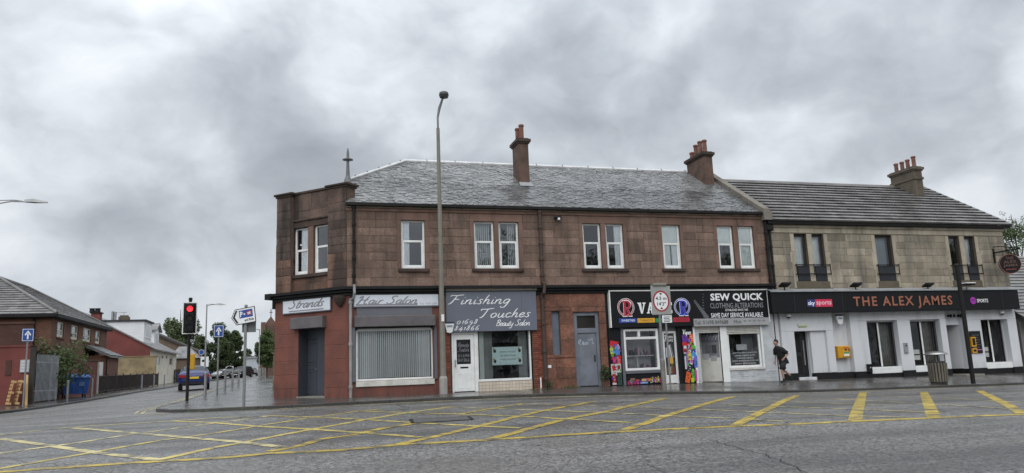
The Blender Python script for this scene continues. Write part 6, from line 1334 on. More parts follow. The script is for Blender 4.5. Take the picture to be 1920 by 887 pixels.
# height limit sign on two posts at the kerb
c = gp(1247, 733); x, y = 12.6, -3.05; z = pz(x, y)
def F2(px, py, y): return FA.hit(px, py, -y)
S = thing('height_limit_sign', 'square grey height limit sign with a red ring on a post at the kerb', 'road sign', (x, y, z))
q0 = RC(1219, 537, 1255, 590, -y); u0, u1, v0, v1 = q0; u1 = F2(1256, 560, y)[0]; u0 = F2(1220, 560, y)[0]; xm = F2(1237.5, 600, y)[0]
MB(FA).slab(u0, u1, v0, v1, -y+.04, -y+.065, .005).build('plate', M_SIGNBACK, S)
cu, cv_ = F2(1238, 565, y); rr = (u1-u0)*.43
MB(FA).disc(cu, cv_, -y+.067, rr, rr*1.16, 36).build('ring', M_RED, S); MB(FA).disc(cu, cv_, -y+.0685, rr*.82, rr*.98, 36).build('white_face', M_WHITE, S)
text_mb('4.3 m', FA, cu-rr*.66, cu+rr*.66, cv_+rr*.12, cv_+rr*.5, -y+.0705, bold=.02).build('lettering', M_LETK, S); text_mb("14'3\"", FA, cu-rr*.5, cu+rr*.55, cv_-rr*.5, cv_-rr*.1, -y+.0705, bold=.02).build('lettering', M_LETK, S)
for s_ in (1, -1): mb = MB(FA); mb.add([(cu-.06, cv_+s_*rr*.88, -y+.0705), (cu+.06, cv_+s_*rr*.88, -y+.0705), (cu, cv_+s_*rr*.62, -y+.0705)], [(0, 1, 2)] if s_ < 0 else [(2, 1, 0)]); mb.build('arrow_print', M_LETK, S)
MB().tube([(xm, y, z-.2), (xm, y, v1-.02)], .045, 10).build('post', M_GREYPOLE, S); MB().lathe([(.085, z-.1), (.085, z+1.0), (.08, z+1.08), (.045, z+1.12)], xm-.02, y, 10).build('post_base', mat('weathered_steel_base', (.19, .18, .165), .6, .2), S)
a0 = F2(1226, 531, y); a1 = F2(1242, 531, y); MB(FA).slab(u0+.08, u1-.15, v1+.005, v1+.11, -y-.12, -y+.12, .02).build('sign_lamp', M_CONC, S)
x2 = F2(1254, 680, y-.12)[0]; y2 = y-.12
T = thing('parking_plate', 'small white parking plate on a thin post in front of the shops', 'road sign', (x2, y2, pz(x2, y2)))
q0 = RC(1241.5, 591.5, 1260.5, 605, -y2+.05); MB().tube([(x2, y2, z-.2), (x2, y2, q0[3]-.02)], .034, 8).build('post', M_GREYPOLE, T)
MB(FA).slab(q0[0], q0[1], q0[2], q0[3], -y2+.036, -y2+.052, .004).build('plate', M_WHITE, T)
for k in range(4): MB(FA).box(q0[0]+.05, q0[1]-.05-.05*(k % 2), q0[3]-.07-.055*k, q0[3]-.045-.055*k, -y2+.052, -y2+.0535).build('lettering', M_LETK, T)
# litter bin
x, y = F2(1759, 700, -3.1)[0], -3.1; z = pz(x, y)
T = thing('litter_bin', 'round slatted metal litter bin with a domed canopy outside the pub', 'litter bin', (x, y, z))
m_b = mat('bronze_grey_steel', (.17, .155, .125), .4, .2, 4, metal=.3)
MB().lathe([(.30, z), (.30, z+.05), (.27, z+.06), (.27, z+.80), (.31, z+.81), (.31, z+.86), (.25, z+.87)], x, y, 20).build('liner', mat('dark_bin_liner', (.04, .04, .038), .6), T)
for k in range(20):
    a = 2*math.pi*k/20; ca, sa = math.cos(a), math.sin(a); mb = MB(); vs = []
    for r_, w_ in ((.275, .032), (.335, .032)):
        for z_ in (z+.07, z+.80):
            rr_ = r_+(.02 if z_ > z+.5 else 0); vs += [(x+rr_*ca-w_*sa, y+rr_*sa+w_*ca, z_), (x+rr_*ca+w_*sa, y+rr_*sa-w_*ca, z_)]
    mb.add(vs, [(4, 5, 7, 6), (0, 4, 6, 2), (1, 3, 7, 5), (2, 6, 7, 3), (0, 1, 5, 4)]); mb.build('slat', m_b, T)
for k in range(4):
    a = 2*math.pi*(k+.5)/4; MB().tube([(x+.3*math.cos(a), y+.3*math.sin(a), z+.84), (x+.3*math.cos(a), y+.3*math.sin(a), z+1.13)], .022, 6).build('canopy_post', m_b, T)
MB().lathe([(.44, z+1.12), (.45, z+1.14), (.36, z+1.2), (.2, z+1.245), (.02, z+1.26)], x, y, 20).build('canopy', mat('polished_steel', (.42, .42, .42), .38, .1, metal=.9), T, smooth=True)
# black pole with yellow push-button boxes outside the pub
x, y = F2(1825, 718, -3.5)[0], -3.5; z = pz(x, y); zt = F2(1801, 499, y)[1]
T = thing('traffic_pole', 'black pole with yellow crossing boxes outside the pub', 'pole', (x, y, z))
MB().tube([(x, y, z-.2), (x, y, zt)], .085, 12).build('pole', M_PIPE, T); MB().lathe([(.1, zt), (.1, zt+.05), (.03, zt+.1)], x, y, 12).build('cap', M_PIPE, T)
for py0, py1, w_ in ((632, 650, .085), (653, 662, .09)):
    v1, v0 = F2(1822, py0, y)[1], F2(1822, py1, y)[1]; b_ = MB().box(x+.085, x+.30, y-.12, y+.08, v0, v1).build('push_button_box', M_YBOX, T)
    MB(FA).slab(x+.12, x+.26, v0+.05, v1-.05, -y+.12, -y+.126, .003).build('box_face', M_BLK, b_)
# traffic light on the corner
def traffic_light(px, pyb, pyt, rz, label):
    c = gp(px, pyb); x, y = c.x, c.y; z = c.z
    zz = lambda py: CAM.z+ray(px, py).z/ray(px, py).y*(y+27.7)
    T = thing('traffic_light', label, 'traffic light', (x, y, z))
    P_ = Plane(x-math.cos(rz)*0, y, math.cos(rz), math.sin(rz)); v0, v1 = zz(625), zz(569); hw = .22
    MB().tube([(x, y, z-.2), (x, y, v1+.12)], .057, 12).build('pole', M_PIPE, T); MB().lathe([(.07, v1+.12), (.07, v1+.2), (.04, v1+.22)], x, y, 12).build('pole_cap', M_PIPE, T)
    MB(P_).slab(-hw, hw, v0, v1, .09, .115, .02).build('backing_board', M_BLK, T)
    mb = MB(P_); e = .034
    mb.box(-hw-e, -hw, v0-e, v1+e, .088, .118); mb.box(hw, hw+e, v0-e, v1+e, .088, .118); mb.box(-hw, hw, v1, v1+e, .088, .1175); mb.box(-hw, hw, v0-e, v0, .088, .1175); mb.build('white_border', M_WHITE, T)
    hb = MB(P_).slab(-.15, .15, v0+.04, v1-.03, .115, .24, .02).build('head', M_BLK, T); H_ = v1-v0
    for k, col in enumerate(('red', 'amber', 'green')):
        v = v1-H_*(.2+.3*k)
        if col == 'red':
            m = mat('lit_red_lamp', (1, .02, .03), .3, .0, emit=2.2)
        else: m = flat({'amber': (.03, .012, .004), 'green': (.004, .012, .01)}[col], .15)
        MB(P_).cyl(0, v, .235, .25, .105, 20).build('%s_lens' % col, m, hb)
        n = 12; mb = MB(P_); vs = []
        for i in range(n+1):
            a = R(-10+200*i/n); vs += [(.118*math.cos(a), v+.118*math.sin(a), .24), (.118*math.cos(a), v+.118*math.sin(a)-.02, .40), (.126*math.cos(a), v+.126*math.sin(a), .24), (.126*math.cos(a), v+.126*math.sin(a)-.02, .405)]
        mb.add(vs, [f for i in range(n) for f in ((4*i, 4*i+1, 4*i+5, 4*i+4), (4*i+2, 4*i+6, 4*i+7, 4*i+3), (4*i+1, 4*i+3, 4*i+7, 4*i+5))]); mb.build('hood', M_BLK, hb)
    for vv in (v0+.1, v1-.15): MB(P_).box(-.05, .05, vv, vv+.05, .0, .09).build('clamp', M_PIPE, T)
    v0, v1 = zz(693), zz(664); q = MB(P_).slab(.06, .23, v0, v1, -.14, .06, .015).build('push_button_box', M_YBOX, T); MB(P_).slab(.09, .2, v0+.05, v1-.05, .06, .066, .003).build('box_face', flat((.5, .3, .02)), q)
    return T
traffic_light(350.5, 752, 570, R(4), 'black traffic light showing red at the street corner')
# direction sign
c = gp(457, 762); x, y, z = c.x, c.y, c.z
def PXZ(px, py, y): return FA.hit(px, py, -y)
T = thing('direction_sign', 'white railway park and ride arrow sign turned on its grey post at the kerb', 'road sign', (x, y, z))
ztop = PXZ(459, 574, y)[1]; MB().tube([(x, y, z-.2), (x, y, ztop)], .045, 10).build('post', M_GREYPOLE, T); MB().lathe([(.05, ztop), (.05, ztop+.03), (.02, ztop+.05)], x, y, 10).build('post_cap', M_LEAD, T)
P_ = Plane(x, y, math.cos(R(-24)), math.sin(R(-24))); cz = PXZ(455, 592.5, y)[1]; tl = R(7.5)
def tilt(pts): return [(a*math.cos(tl)-b*math.sin(tl), cz+a*math.sin(tl)+b*math.cos(tl)) for a, b in pts]
arrow = lambda k: [(-.42+k*.3, .0), (-.30+k*.3, -.215+k), (.33-k, -.215+k), (.33-k, .215-k), (-.30+k*.3, .215-k)]
MB(P_).prism(tilt([(-.45, 0), (-.31, -.25), (.35, -.25), (.35, .25), (-.31, .25)]), .05, .07).build('plate', M_LETK, T)
MB(P_).prism(tilt([(-.425, 0), (-.30, -.225), (.33, -.225), (.33, .225), (-.30, .225)]), .0702, .0725).build('white_face', M_WHITE, T)
mb = MB(P_); mb.add([(a, b, .0735) for a, b in tilt([(-.40, 0), (-.29, -.2), (-.22, -.2), (-.33, 0), (-.22, .2), (-.29, .2)])], [(0, 1, 2, 3), (0, 3, 4, 5)]); mb.build('chevron', M_LETK, T)
bp = MB(P_).prism(tilt([(-.18, -.06), (.27, -.06), (.27, .185), (-.18, .185)]), .0726, .0745).build('blue_panel', M_BLUE, T)
def tilted_text(s, a0, a1, b0, b1, m, d, par, bold=.03):
    mb = text_mb(s, None, 0, 1, 0, 1, 0, bold=bold); vs = [(a0+(a1-a0)*p[0], b0+(b1-b0)*p[1]) for p in mb.v]; q = MB(P_); q.add([(a, b, d) for a, b in tilt(vs)], mb.f); return q.build('lettering', m, par)
tilted_text('P', -.15, -.06, -.02, .15, M_LETW, .0755, bp); tilted_text('+', -.04, .03, .02, .09, M_LETW, .0755, bp); tilted_text('and Ride', -.02, .29, -.175, -.095, M_LETK, .0745, T)
rl = MB(P_).prism(tilt([(.07, .0), (.24, .0), (.24, .13), (.07, .13)]), .0746, .0762).build('rail_panel', M_RED, bp)
for b in (.045, .085): mb = MB(P_); mb.add([(a_, b_, .0772) for a_, b_ in tilt([(.09, b-.008), (.22, b-.008), (.22, b+.008), (.09, b+.008)])], [(0, 1, 2, 3)]); mb.build('rail_emblem', M_LETW, rl)
mb = MB(P_)
for s_, y_ in ((1, 0), (-1, .0)): mb.add([(a_, b_, .0774) for a_, b_ in tilt([(.13, .045), (.15, .045), (.185, .085+.03*s_), (.165, .085+.03*s_)] if s_ > 0 else [(.165, .085), (.185, .085), (.15, .015), (.13, .015)])], [(0, 1, 2, 3) if s_ > 0 else (3, 2, 1, 0)])
mb.build('rail_emblem', M_LETW, rl)
c2 = PXZ(463, 612.5, y); MB(Plane(x, y, math.cos(R(-10)), math.sin(R(-10)))).slab(-.12, .30, PXZ(463, 623, y)[1], PXZ(463, 602.5, y)[1], -.075, -.055, .004).build('sign_back', mat('grey_sign_back', (.14, .145, .15), .5, .15), T)
# one-way sign on its post
def oneway(px, pyb, pyt, w, label, rz=0, post=M_GREYPOLE, grp='one way signs'):
    c = gp(px, pyb); x, y, z = c; zt = CAM.z+ray(px, pyt).z/ray(px, pyt).y*(y+27.7)
    T = thing('one_way_sign', label, 'road sign', (x, y, z), group=grp); P_ = Plane(x, y, math.cos(rz), math.sin(rz)); h = w*1.24
    MB().tube([(x, y, z-.2), (x, y, zt)], .038, 10).build('post', post, T)
    MB(P_).slab(-w/2, w/2, zt-h, zt, .04, .055, .004).build('plate', M_BLUE, T)
    mb = MB(P_); e = w*.04; a, b = w/2-e, w/2-2*e
    for q in ((-a, -b, zt-h+e, zt-e), (b, a, zt-h+e, zt-e), (-b, b, zt-2*e, zt-e), (-b, b, zt-h+e, zt-h+2*e)): mb.box(*q, .0545, .0565)
    mb.build('white_border', M_WHITE, T)
    cz = zt-h/2; mb = MB(P_); mb.add([(-w*.07, cz-h*.34, .0568), (w*.07, cz-h*.34, .0568), (w*.07, cz+h*.1, .0568), (-w*.07, cz+h*.1, .0568)], [(0, 1, 2, 3)]); mb.add([(-w*.28, cz+h*.02, .0572), (-w*.2, cz-h*.06, .0572), (0, cz+h*.2, .0572), (w*.2, cz-h*.06, .0572), (w*.28, cz+h*.02, .0572), (0, cz+h*.36, .0572)], [(0, 1, 2, 5), (2, 3, 4, 5)]); mb.build('arrow', M_WHITE, T)
    return T
oneway(407, 741, 610, .42, 'blue one way sign on a grey post among the bollards', R(-6), M_GREYPOLE)
oneway(43, 762, 616.5, .46, 'blue one way sign on a grey post by the wooden pallets', R(8))
# steel bollards down the side street
bol = None
def bollard(px, pyb, label, grp, h=1.0, c=None):
    c = c or gp(px, pyb); x, y, z = c
    T = thing('bollard', label, 'bollard', (x, y, z), group=grp)
    MB().tube([(x, y, z-.1), (x, y, z+h-.03)], .058, 12).build('post', mat('brushed_steel_bollard', (.33, .335, .34), .32, .15, 6, metal=.65), T); MB().lathe([(.058, z+h-.029), (.058, z+h-.01), (.03, z+h)], x, y, 12).build('cap', mat('bollard_cap', (.45, .45, .46), .3, metal=.6), T)
g1 = 'steel bollards along the corner pavement'; g2 = 'steel bollards on the pavement across the street'
for px, pyb, lb in ((384.5, 743.4, 'steel bollard nearest the traffic light, left of the one way post'), (421.7, 732.4, 'steel bollard just beyond the one way post'), (435.8, 727.2, 'steel bollard between the one way post and the direction sign, middle of its row'), (447.2, 723.6, 'steel bollard last of its row, next to the direction sign post')): bollard(px, pyb, lb, g1)
for px, pyb, lb in ((487.5, 713.2, 'far steel bollard in front of the church, first of three'), (492.6, 711.4, 'far steel bollard in front of the church, middle of three'), (497, 710, 'far steel bollard in front of the church, last of three')):
    yy = {487.5: 40, 492.6: 45, 497: 50}[px]; X_ = FA.hit(px, pyb, -yy)[0]; bollard(px, pyb, lb, g1, 1.0, (X_, yy, pz(X_, yy)))
for px, pyb, lb in ((125.5, 751, 'steel bollard directly in front of the blue bin'), (171.5, 744.5, 'steel bollard beside the white downpipe at the end of the bin wall'), (265, 731, 'steel bollard in front of the tan wall and railings'), (288, 727, 'steel bollard before the cream house, nearer of two'), (308, 724, 'steel bollard before the cream house, farther of two')): bollard(px, pyb, lb, g2)
# street lamps of the side street
def lamp(px, yy, pyt, dirx, arm, label, h=None):
    X_ = FA.hit(px, pyt, -yy)[0]; zt = FA.hit(px, pyt, -yy)[1]; z = pz(X_, yy)
    T = thing('street_lamp', label, 'street lamp', (X_, yy, z), group='steel street lamps in the side street')
    MB().tube([(X_, yy, z-.2), (X_, yy, z+1.3), (X_, yy, z+1.35), (X_, yy, zt)], [.09, .09, .06, .045], 10).build('column', M_GALV, T)
    MB().tube([(X_, yy, zt-.12), (X_+dirx*arm*.5, yy, zt-.02), (X_+dirx*arm, yy, zt-.02)], .025, 6).build('bracket_arm', M_GALV, T)
    MB().tube([(X_, yy, zt), (X_+dirx*arm*.6, yy, zt+.03), (X_+dirx*arm*.9, yy, zt)], .018, 6).build('bracket_stay', M_GALV, T)
    a = X_+dirx*arm; mb = MB(); L_ = .75*dirx
    mb.add([(a, yy-.07, zt-.04), (a+L_*.4, yy-.12, zt-.05), (a+L_, yy-.04, zt-.05), (a+L_, yy+.04, zt-.05), (a+L_*.4, yy+.12, zt-.05), (a, yy+.07, zt-.04), (a, yy-.05, zt+.05), (a+L_*.4, yy-.08, zt+.08), (a+L_, yy-.02, zt-.01), (a+L_, yy+.02, zt-.01), (a+L_*.4, yy+.08, zt+.08), (a, yy+.05, zt+.05)],
           [(0, 1, 2, 3, 4, 5), (6, 11, 10, 9, 8, 7)]+[(i, (i+1) % 6, 6+(i+1) % 6, 6+i) for i in range(6)]); mb.build('lantern', M_GALV, T)
    return T
lamp(388, 34, 571, 1, .6, 'steel street lamp behind the traffic light, its arm pointing to the corner building')
lamp(487, 62, 617.5, -1, .3, 'thin far street lamp in front of the church')
lamp(-4, 3.0, 376, 1, .85, 'grey street lamp whose lantern reaches into the sky above the brick house')
# smaller signs far down the street
x, y = FA.hit(378, 660, -58)[0], 58; T = thing('parking_sign', 'round blue sign over a white car park board by the far trees', 'road sign', (x, y, pz(x, y))); zt = FA.hit(378, 655, -58)[1]
MB().tube([(x, y, pz(x, y)-.1), (x, y, zt)], .05, 8).build('post', M_GREYPOLE, T); P_ = Plane(x, y, 1, 0); MB(P_).cyl(0, zt-.3, .05, .07, .28, 20).build('blue_disc', M_BLUE, T); MB(P_).disc(0, zt-.3, .072, .27, .27, 20, hole=.88).build('white_ring', M_WHITE, T)
q = (FA.hit(376.5, 670, -58)[0]-x, FA.hit(391, 688, -58)[0]-x, FA.hit(380, 688, -58)[1], FA.hit(380, 669, -58)[1]); MB(P_).slab(q[0], q[1], q[2], q[3], .06, .08, .005).build('board', M_WHITE, T); MB(P_).cyl(q[0]+.25, (q[2]+q[3])/2+.1, .08, .083, .14, 14).build('emblem', M_LETK, T)

# ================================================================== across the side street
rl_ = random.Random(21)
M_BRICKH = mat('brown_house_brick', (.155, .076, .05), .9, .25, 1.2, fine=.3, fscale=22, bump=.004, bscale=40, stain=(.08, .04, .03), sscale=.9, samt=.5)
M_BRICKD = mat('dark_brown_brick', (.075, .036, .027), .9, .25, 1.2, fine=.3, fscale=22, bump=.004, bscale=40)
M_REDW = mat('dull_red_painted_wall', (.17, .045, .038), .8, .2, .8, fine=.1, bump=.004, bscale=10, stain=(.09, .04, .03), sscale=1.2, samt=.5)
M_CREAM = mat('cream_render', (.74, .70, .58), .85, .1, .8, stain=(.3, .27, .2), sscale=1, samt=.4)
M_TAN = mat('tan_render', (.27, .21, .12), .9, .2, .8, stain=(.11, .09, .06), sscale=1.5, samt=.6)
M_SIDING = mat('white_siding', (.76, .78, .80), .6, .06, 1)
def YX(px, py, x):
    r = ray(px, py); t = x/r.x; return CAM.y+r.y*t, CAM.z+r.z*t
EA = Plane(-13.7, 0, 0, 1)     # east wall of the brick house: along +y, outward is +x
H1 = thing('brick_house', 'brown brick house with a hipped tiled roof and a lean-to porch across the side street', 'house', (-18.2, 29, .3))
hx0, hx1, hy0, hy1, hz = -22.7, -13.7, 22.85, 36.9, 4.98
hw_ = []
for p0_, p1_ in (((108, 602), (119, 632)), ((134.5, 607), (146, 636)), ((157, 609), (170, 639)), ((180, 613), (187.5, 641))):
    ya, za = YX(*p0_, hx1); yb, zb = YX(*p1_, hx1); hw_.append((ya, yb, zb, za))
hw_ = [(a, b, min(3.80, c), 4.66) for a, b, c, d in hw_]; hw_ = [(a, b, 3.72, 4.66) for a, b, _, _ in hw_]
wall_sheet(EA, hy0, hy1, -.5, hz, hw_, 0, .15).build('wall', M_BRICKH, H1)
mb = MB(); mb.quad((hx0, hy0, -.5), (hx1, hy0, -.5), (hx1, hy0, hz), (hx0, hy0, hz)); mb.build('wall', M_BRICKH, H1); mb = MB(); mb.quad((hx1, hy1, -.5), (hx0, hy1, -.5), (hx0, hy1, hz), (hx1, hy1, hz)); mb.build('wall', M_BRICKH, H1)
mb = MB(); mb.box(hx0, hx1-.2, hy0+.02, hy1, hz-.05, hz); mb.quad((hx1-1.5, hy0, 0), (hx1-1.5, hy1, 0), (hx1-1.5, hy1, hz), (hx1-1.5, hy0, hz)); mb.build('inner_walls', M_DARKIN, H1)
for w in hw_:
    sash_window(H1, EA, *w, rec=.06, fw=.09, mid=.0+.45, mf=mat('cream_window_frame', (.62, .58, .48), .5), inside=[('drape', .45, .9, M_CURT)], rnd=rl_); sill(H1, EA, w[0]-.1, w[1]+.1, w[2]-.005, .1, .08, mat('brown_sill', (.14, .06, .04), .8))
o = .32; rz0 = hz-.0; rid = [(-18.1, 27.4, 7.72), (-18.1, 33.0, 7.72)]; A_, B_, C_, D_ = (hx0-o, hy0-o, rz0), (hx1+o, hy0-o, rz0), (hx1+o, hy1+o, rz0), (hx0-o, hy1+o, rz0)
mb = MB(); mb.add([A_, B_, C_, D_, *rid], [(0, 1, 4), (1, 2, 5, 4), (2, 3, 5), (3, 0, 4, 5)]); mb.build('roof', M_TILE, H1)
roof_tiles(H1, A_, B_, rid[0], rid[0], .34, .45, M_TILE, 'roof_tile', .04, 1.1, 110, rl_, 0, .003); roof_tiles(H1, B_, C_, rid[0], rid[1], .34, .45, M_TILE, 'roof_tile', .04, 1.1, 190, rl_, 0, .003)
for a, b in ((B_, rid[0]), (rid[0], rid[1]), (C_, rid[1])): MB().tube([Vector(a)+Vector((0, 0, .07)), Vector(b)+Vector((0, 0, .07))], .09, 8).build('hip_tiles', M_TILE, H1)
mb = MB(); mb.box(hx0-o, hx1+o, hy0-o-.06, hy0-o+.06, rz0-.16, rz0-.02); mb.build('gutter', M_PIPE, H1); mb = MB(); mb.box(hx1+o-.06, hx1+o+.06, hy0-o, hy1+o, rz0-.16, rz0-.02); mb.build('gutter', M_PIPE, H1)
mb = MB(); mb.box(hx0-o, hx1+o, hy0-o, hy1+o, rz0-.2, rz0-.165); mb.build('soffit', M_BLK, H1)
MB().tube([(hx1-.9, hy0-.08, .0), (hx1-.9, hy0-.08, hz-.1)], .06, 8).build('downpipe', M_PIPE, H1)
# porch
py0, py1, px_ = 30.9, 34.6, -12.35
mb = MB(); mb.box(hx1, px_, py0, py1, -.2, 2.75); mb.build('porch_wall', M_BRICKH, H1)
mb = MB(); mb.add([(px_+.3, py0-.3, 2.72), (px_+.3, py1+.3, 2.72), (hx1, py1+.3, 3.5), (hx1, py0-.3, 3.5), (px_+.3, py0-.3, 2.6), (px_+.3, py1+.3, 2.6), (hx1, py1+.3, 3.36), (hx1, py0-.3, 3.36)], [(0, 1, 2, 3), (4, 7, 6, 5), (0, 4, 5, 1), (0, 3, 7, 4), (1, 5, 6, 2)]); pr_o = mb.build('porch_roof', M_TILE, H1)
roof_tiles(H1, (px_+.32, py0-.3, 2.74), (px_+.32, py1+.3, 2.74), (hx1, py0-.3, 3.52), (hx1, py1+.3, 3.52), .3, .45, M_LEAD, 'porch_tile', .03, 1.1, 300, rl_)
MB().box(-13.0, -12.55, py0-.05, py0-.001, .2, 2.3).build('porch_door', M_UPVC, H1); MB().tube([(px_+.02, py0-.06, .2), (px_+.02, py0-.06, 2.6)], .04, 6).build('downpipe', M_PIPE, H1)
# low red painted building at the corner, dark brick above
LX, LY = -11.95, 13.6
H2 = thing('low_brick_building', 'low flat roofed building, dark brick above dull red paint, at the left edge', 'building', (-15, 16, .1))
zt = F(20, 608, -LY)[1]; zm = F(20, 651, -LY)[1]
FP_ = lambda e: [(-24-e, LY-e), (LX+e, LY-e), (LX-1.75+e, 19.6+e), (-24-e, 19.6+e)]
mb = MB(); mb.prism(FP_(0), -.6, zm); mb.build('painted_wall', M_REDW, H2)
mb = MB(); mb.prism(FP_(0), zm+.09, zt); mb.build('brick_wall', M_BRICKD, H2); mb = MB(); mb.prism(FP_(.04), zm+.002, zm+.088); mb.build('band_course', M_REDW, H2); mb = MB(); mb.prism(FP_(.05), zt+.002, zt+.1); mb.build('coping', M_BRICKD, H2)
q = RC(11.5, 676, 20, 704, -LY); MB(FA).box(q[0], q[1], q[2], q[3], -LY, -LY+.03).build('blocked_window', M_BRICKD, H2)
q = RC(39, 675, 56, 698, -LY); T = thing('notice_board', 'pale grey notice board on the red wall behind the one way sign', 'notice board', (q[0], LY, q[2])); MB(FA).slab(q[0], q[1], q[2], q[3], -LY, -LY+.05, .01).build('board', mat('pale_board', (.45, .47, .5), .5), T)
for k in range(4): MB(FA).box(q[0]+.05, q[1]-.08, q[3]-.12-.14*k, q[3]-.07-.14*k, -LY+.05, -LY+.053).build('notice_print', flat((.6, .62, .65)), T)
px_w = F(59.5, 700, -13.3)[0]; T = thing('wooden_post', 'thick dark wooden post beside the grey palisade fence', 'post', (px_w, 13.3, pz(px_w, 13.3))); MB().box(px_w-.10, px_w+.10, 13.22, 13.42, -.2, F(60, 650, -13.3)[1]).build('post', mat('dark_wet_wood', (.035, .028, .024), .8, .3, 3, fine=.2), T); MB().box(px_w-.12, px_w+.12, 13.2, 13.44, F(60, 650, -13.3)[1], F(60, 650, -13.3)[1]+.05).build('cap', M_PIPE, T)
# palisade fence
ga, gb = Vector((-12.72, 14.8, 0)), Vector((-12.3, 17.4, 0)); ga.x = F(66, 700, -14.8)[0]; gb.x = F(108.5, 700, -17.4)[0]; Pg = Plane(ga.x, ga.y, (gb-ga).x, (gb-ga).y); lg = (gb-ga).length
T = thing('palisade_fence', 'grey steel palisade fence panel between the wooden post and the shrub', 'fence', tuple(ga)); zg = lambda u: pz(ga.x, ga.y+u*.98)
mg = mat('grey_palisade_steel', (.30, .32, .345), .5, .15, 4); n = 19
for k in range(n):
    u = lg*(k+.5)/n; z = zg(u)+.06; zt_ = F(90, 664, -16)[1]; mb = MB(Pg); w_ = .034
    mb.add([(u-w_, z, .03), (u, z, .045), (u+w_, z, .03), (u-w_, zt_-.06, .03), (u, zt_, .045), (u+w_, zt_-.06, .03), (u-w_, z, .024), (u+w_, z, .024), (u-w_, zt_-.06, .024), (u+w_, zt_-.06, .024)], [(0, 1, 4, 3), (1, 2, 5, 4), (6, 8, 9, 7), (0, 3, 8, 6), (2, 7, 9, 5)]); mb.build('slat', mg, T)
for z in (.55, 1.95): mb = MB(Pg); mb.box(0, lg, z, z+.06, -.02, .022); mb.build('rail', mg, T)
for u in (0, lg*.72, lg): mb = MB(Pg); mb.box(u-.04, u+.04, -.1, 2.2, -.09, -.022); mb.build('post', mg, T)
# yard wall behind the bin
wa, wb = (-12.75, 19.0), (-12.0, 27.0); Pw = Plane(*wa, wb[0]-wa[0], wb[1]-wa[1]); lw = math.dist(wa, wb)
T = thing('yard_wall', 'dark red brick yard wall behind the blue bin', 'wall', (*wa, .1)); ztp = YX(184, 678, -12.05)[1]; MB(Pw).box(0, lw, -.4, ztp, -.22, 0).build('wall', M_REDW, T); MB(Pw).slab(-.03, lw+.03, ztp+.002, ztp+.08, -.26, .04, .01).build('coping', M_BRICKD, T)
MB(Pw).box(lw-.16, lw-.05, -.2, ztp-.1, .002, .09).build('white_downpipe', mat('dirty_white_pipe', (.42, .40, .38), .7), T)
# blue wheeled bin
def bin_blue():
    T = thing('wheeled_bin', 'large blue four wheeled rubbish bin against the dark red wall', 'bin', (-11.7, 20.4, pz(-11.7, 20.4)), R(24)); m = mat('blue_bin_plastic', (.015, .085, .32), .45, .15, 3, stain=(.04, .08, .18), sscale=4, samt=.5)
    mb = MB(); w, d = .68, .5
    mb.add([(-w+.09, -d+.09, .2), (w-.09, -d+.09, .2), (w-.09, d-.09, .2), (-w+.09, d-.09, .2), (-w, -d, 1.08), (w, -d, 1.08), (w, d, 1.12), (-w, d, 1.12)], [(0, 3, 2, 1), (0, 1, 5, 4), (1, 2, 6, 5), (2, 3, 7, 6), (3, 0, 4, 7), (4, 5, 6, 7)]); mb.build('body', m, T, local=True)
    for x in (-.42, -.14, .14, .42): MB().box(x-.03, x+.03, -d-.01+.04, -d+.06, .35, 1.0).build('rib', m, T, local=True)
    for x in (-w+.02, w-.02): MB().box(x-.03, x+.03, -.3, .3, .75, .86).build('lifting_bar', m, T, local=True)
    mb = MB(); L_ = [(-w-.05, -d-.06, 1.085), (w+.05, -d-.06, 1.085), (w+.05, d+.03, 1.14), (-w-.05, d+.03, 1.14), (-w+.02, -d+.05, 1.2), (w-.02, -d+.05, 1.2), (w-.02, d-.05, 1.31), (-w+.02, d-.05, 1.31)]
    mb.add(L_, [(0, 3, 2, 1), (4, 5, 6, 7), (0, 1, 5, 4), (1, 2, 6, 5), (2, 3, 7, 6), (3, 0, 4, 7)]); ld = mb.build('lid', m, T, local=True)
    MB().box(-.3, .3, -d-.085, -d-.06, 1.1, 1.14).build('handle', m, ld, local=True)
    MB().box(.12, .4, -d+.0, -d+.025, .62, .85).build('label', flat((.1, .16, .32)), T, local=True)
    for x in (-.5, .5):
        for y in (-.32, .32):
            q = MB(); q.prism([(y+.09*math.cos(a*.524), .09+.09*math.sin(a*.524)) for a in range(12)], x-.025, x+.025); q.v = [(c, a, b) for a, b, c in q.v]; q.build('wheel', M_RUB, T, local=True); MB().box(x-.04, x+.04, y-.05, y+.05, .13, .21).build('castor_fork', M_GALV, T, local=True)
    return T
bin_blue()
# pallets
def pallet(x, y, rz, lean, label, first=None):
    if first:
        T = copy_tree(first); T.location = (x, y, pz(x, y)+.02); T.rotation_euler = (R(90)-lean, 0, rz); T['label'] = label; return T
    T = thing('wooden_pallet', label, 'pallet', (x, y, pz(x, y)+.02), 0, group='pallets against the red wall'); T.rotation_euler = (R(90)-lean, 0, rz); m = mat('raw_pine', (.50, .33, .15), .8, .15, 3, fine=.1, rand=.15)
    for k in range(7): MB().box(-.5, .5, .02+.165*k, .12+.165*k, .12, .142).build('slat', m, T, local=True)
    for k in range(3): MB().box(-.5, .5, .02+.49*k, .12+.49*k, 0, .02).build('slat', m, T, local=True)
    for x_ in (-.45, 0, .45): MB().box(x_-.05, x_+.05, .02, 1.11, .1, .12).build('stringer', m, T, local=True)
    for x_ in (-.45, 0, .45):
        for k in range(3): MB().box(x_-.05, x_+.05, .02+.49*k, .12+.49*k, .0205, .0995).build('block', m, T, local=True)
    return T
xa = F(21, 750, -12.9)[0]
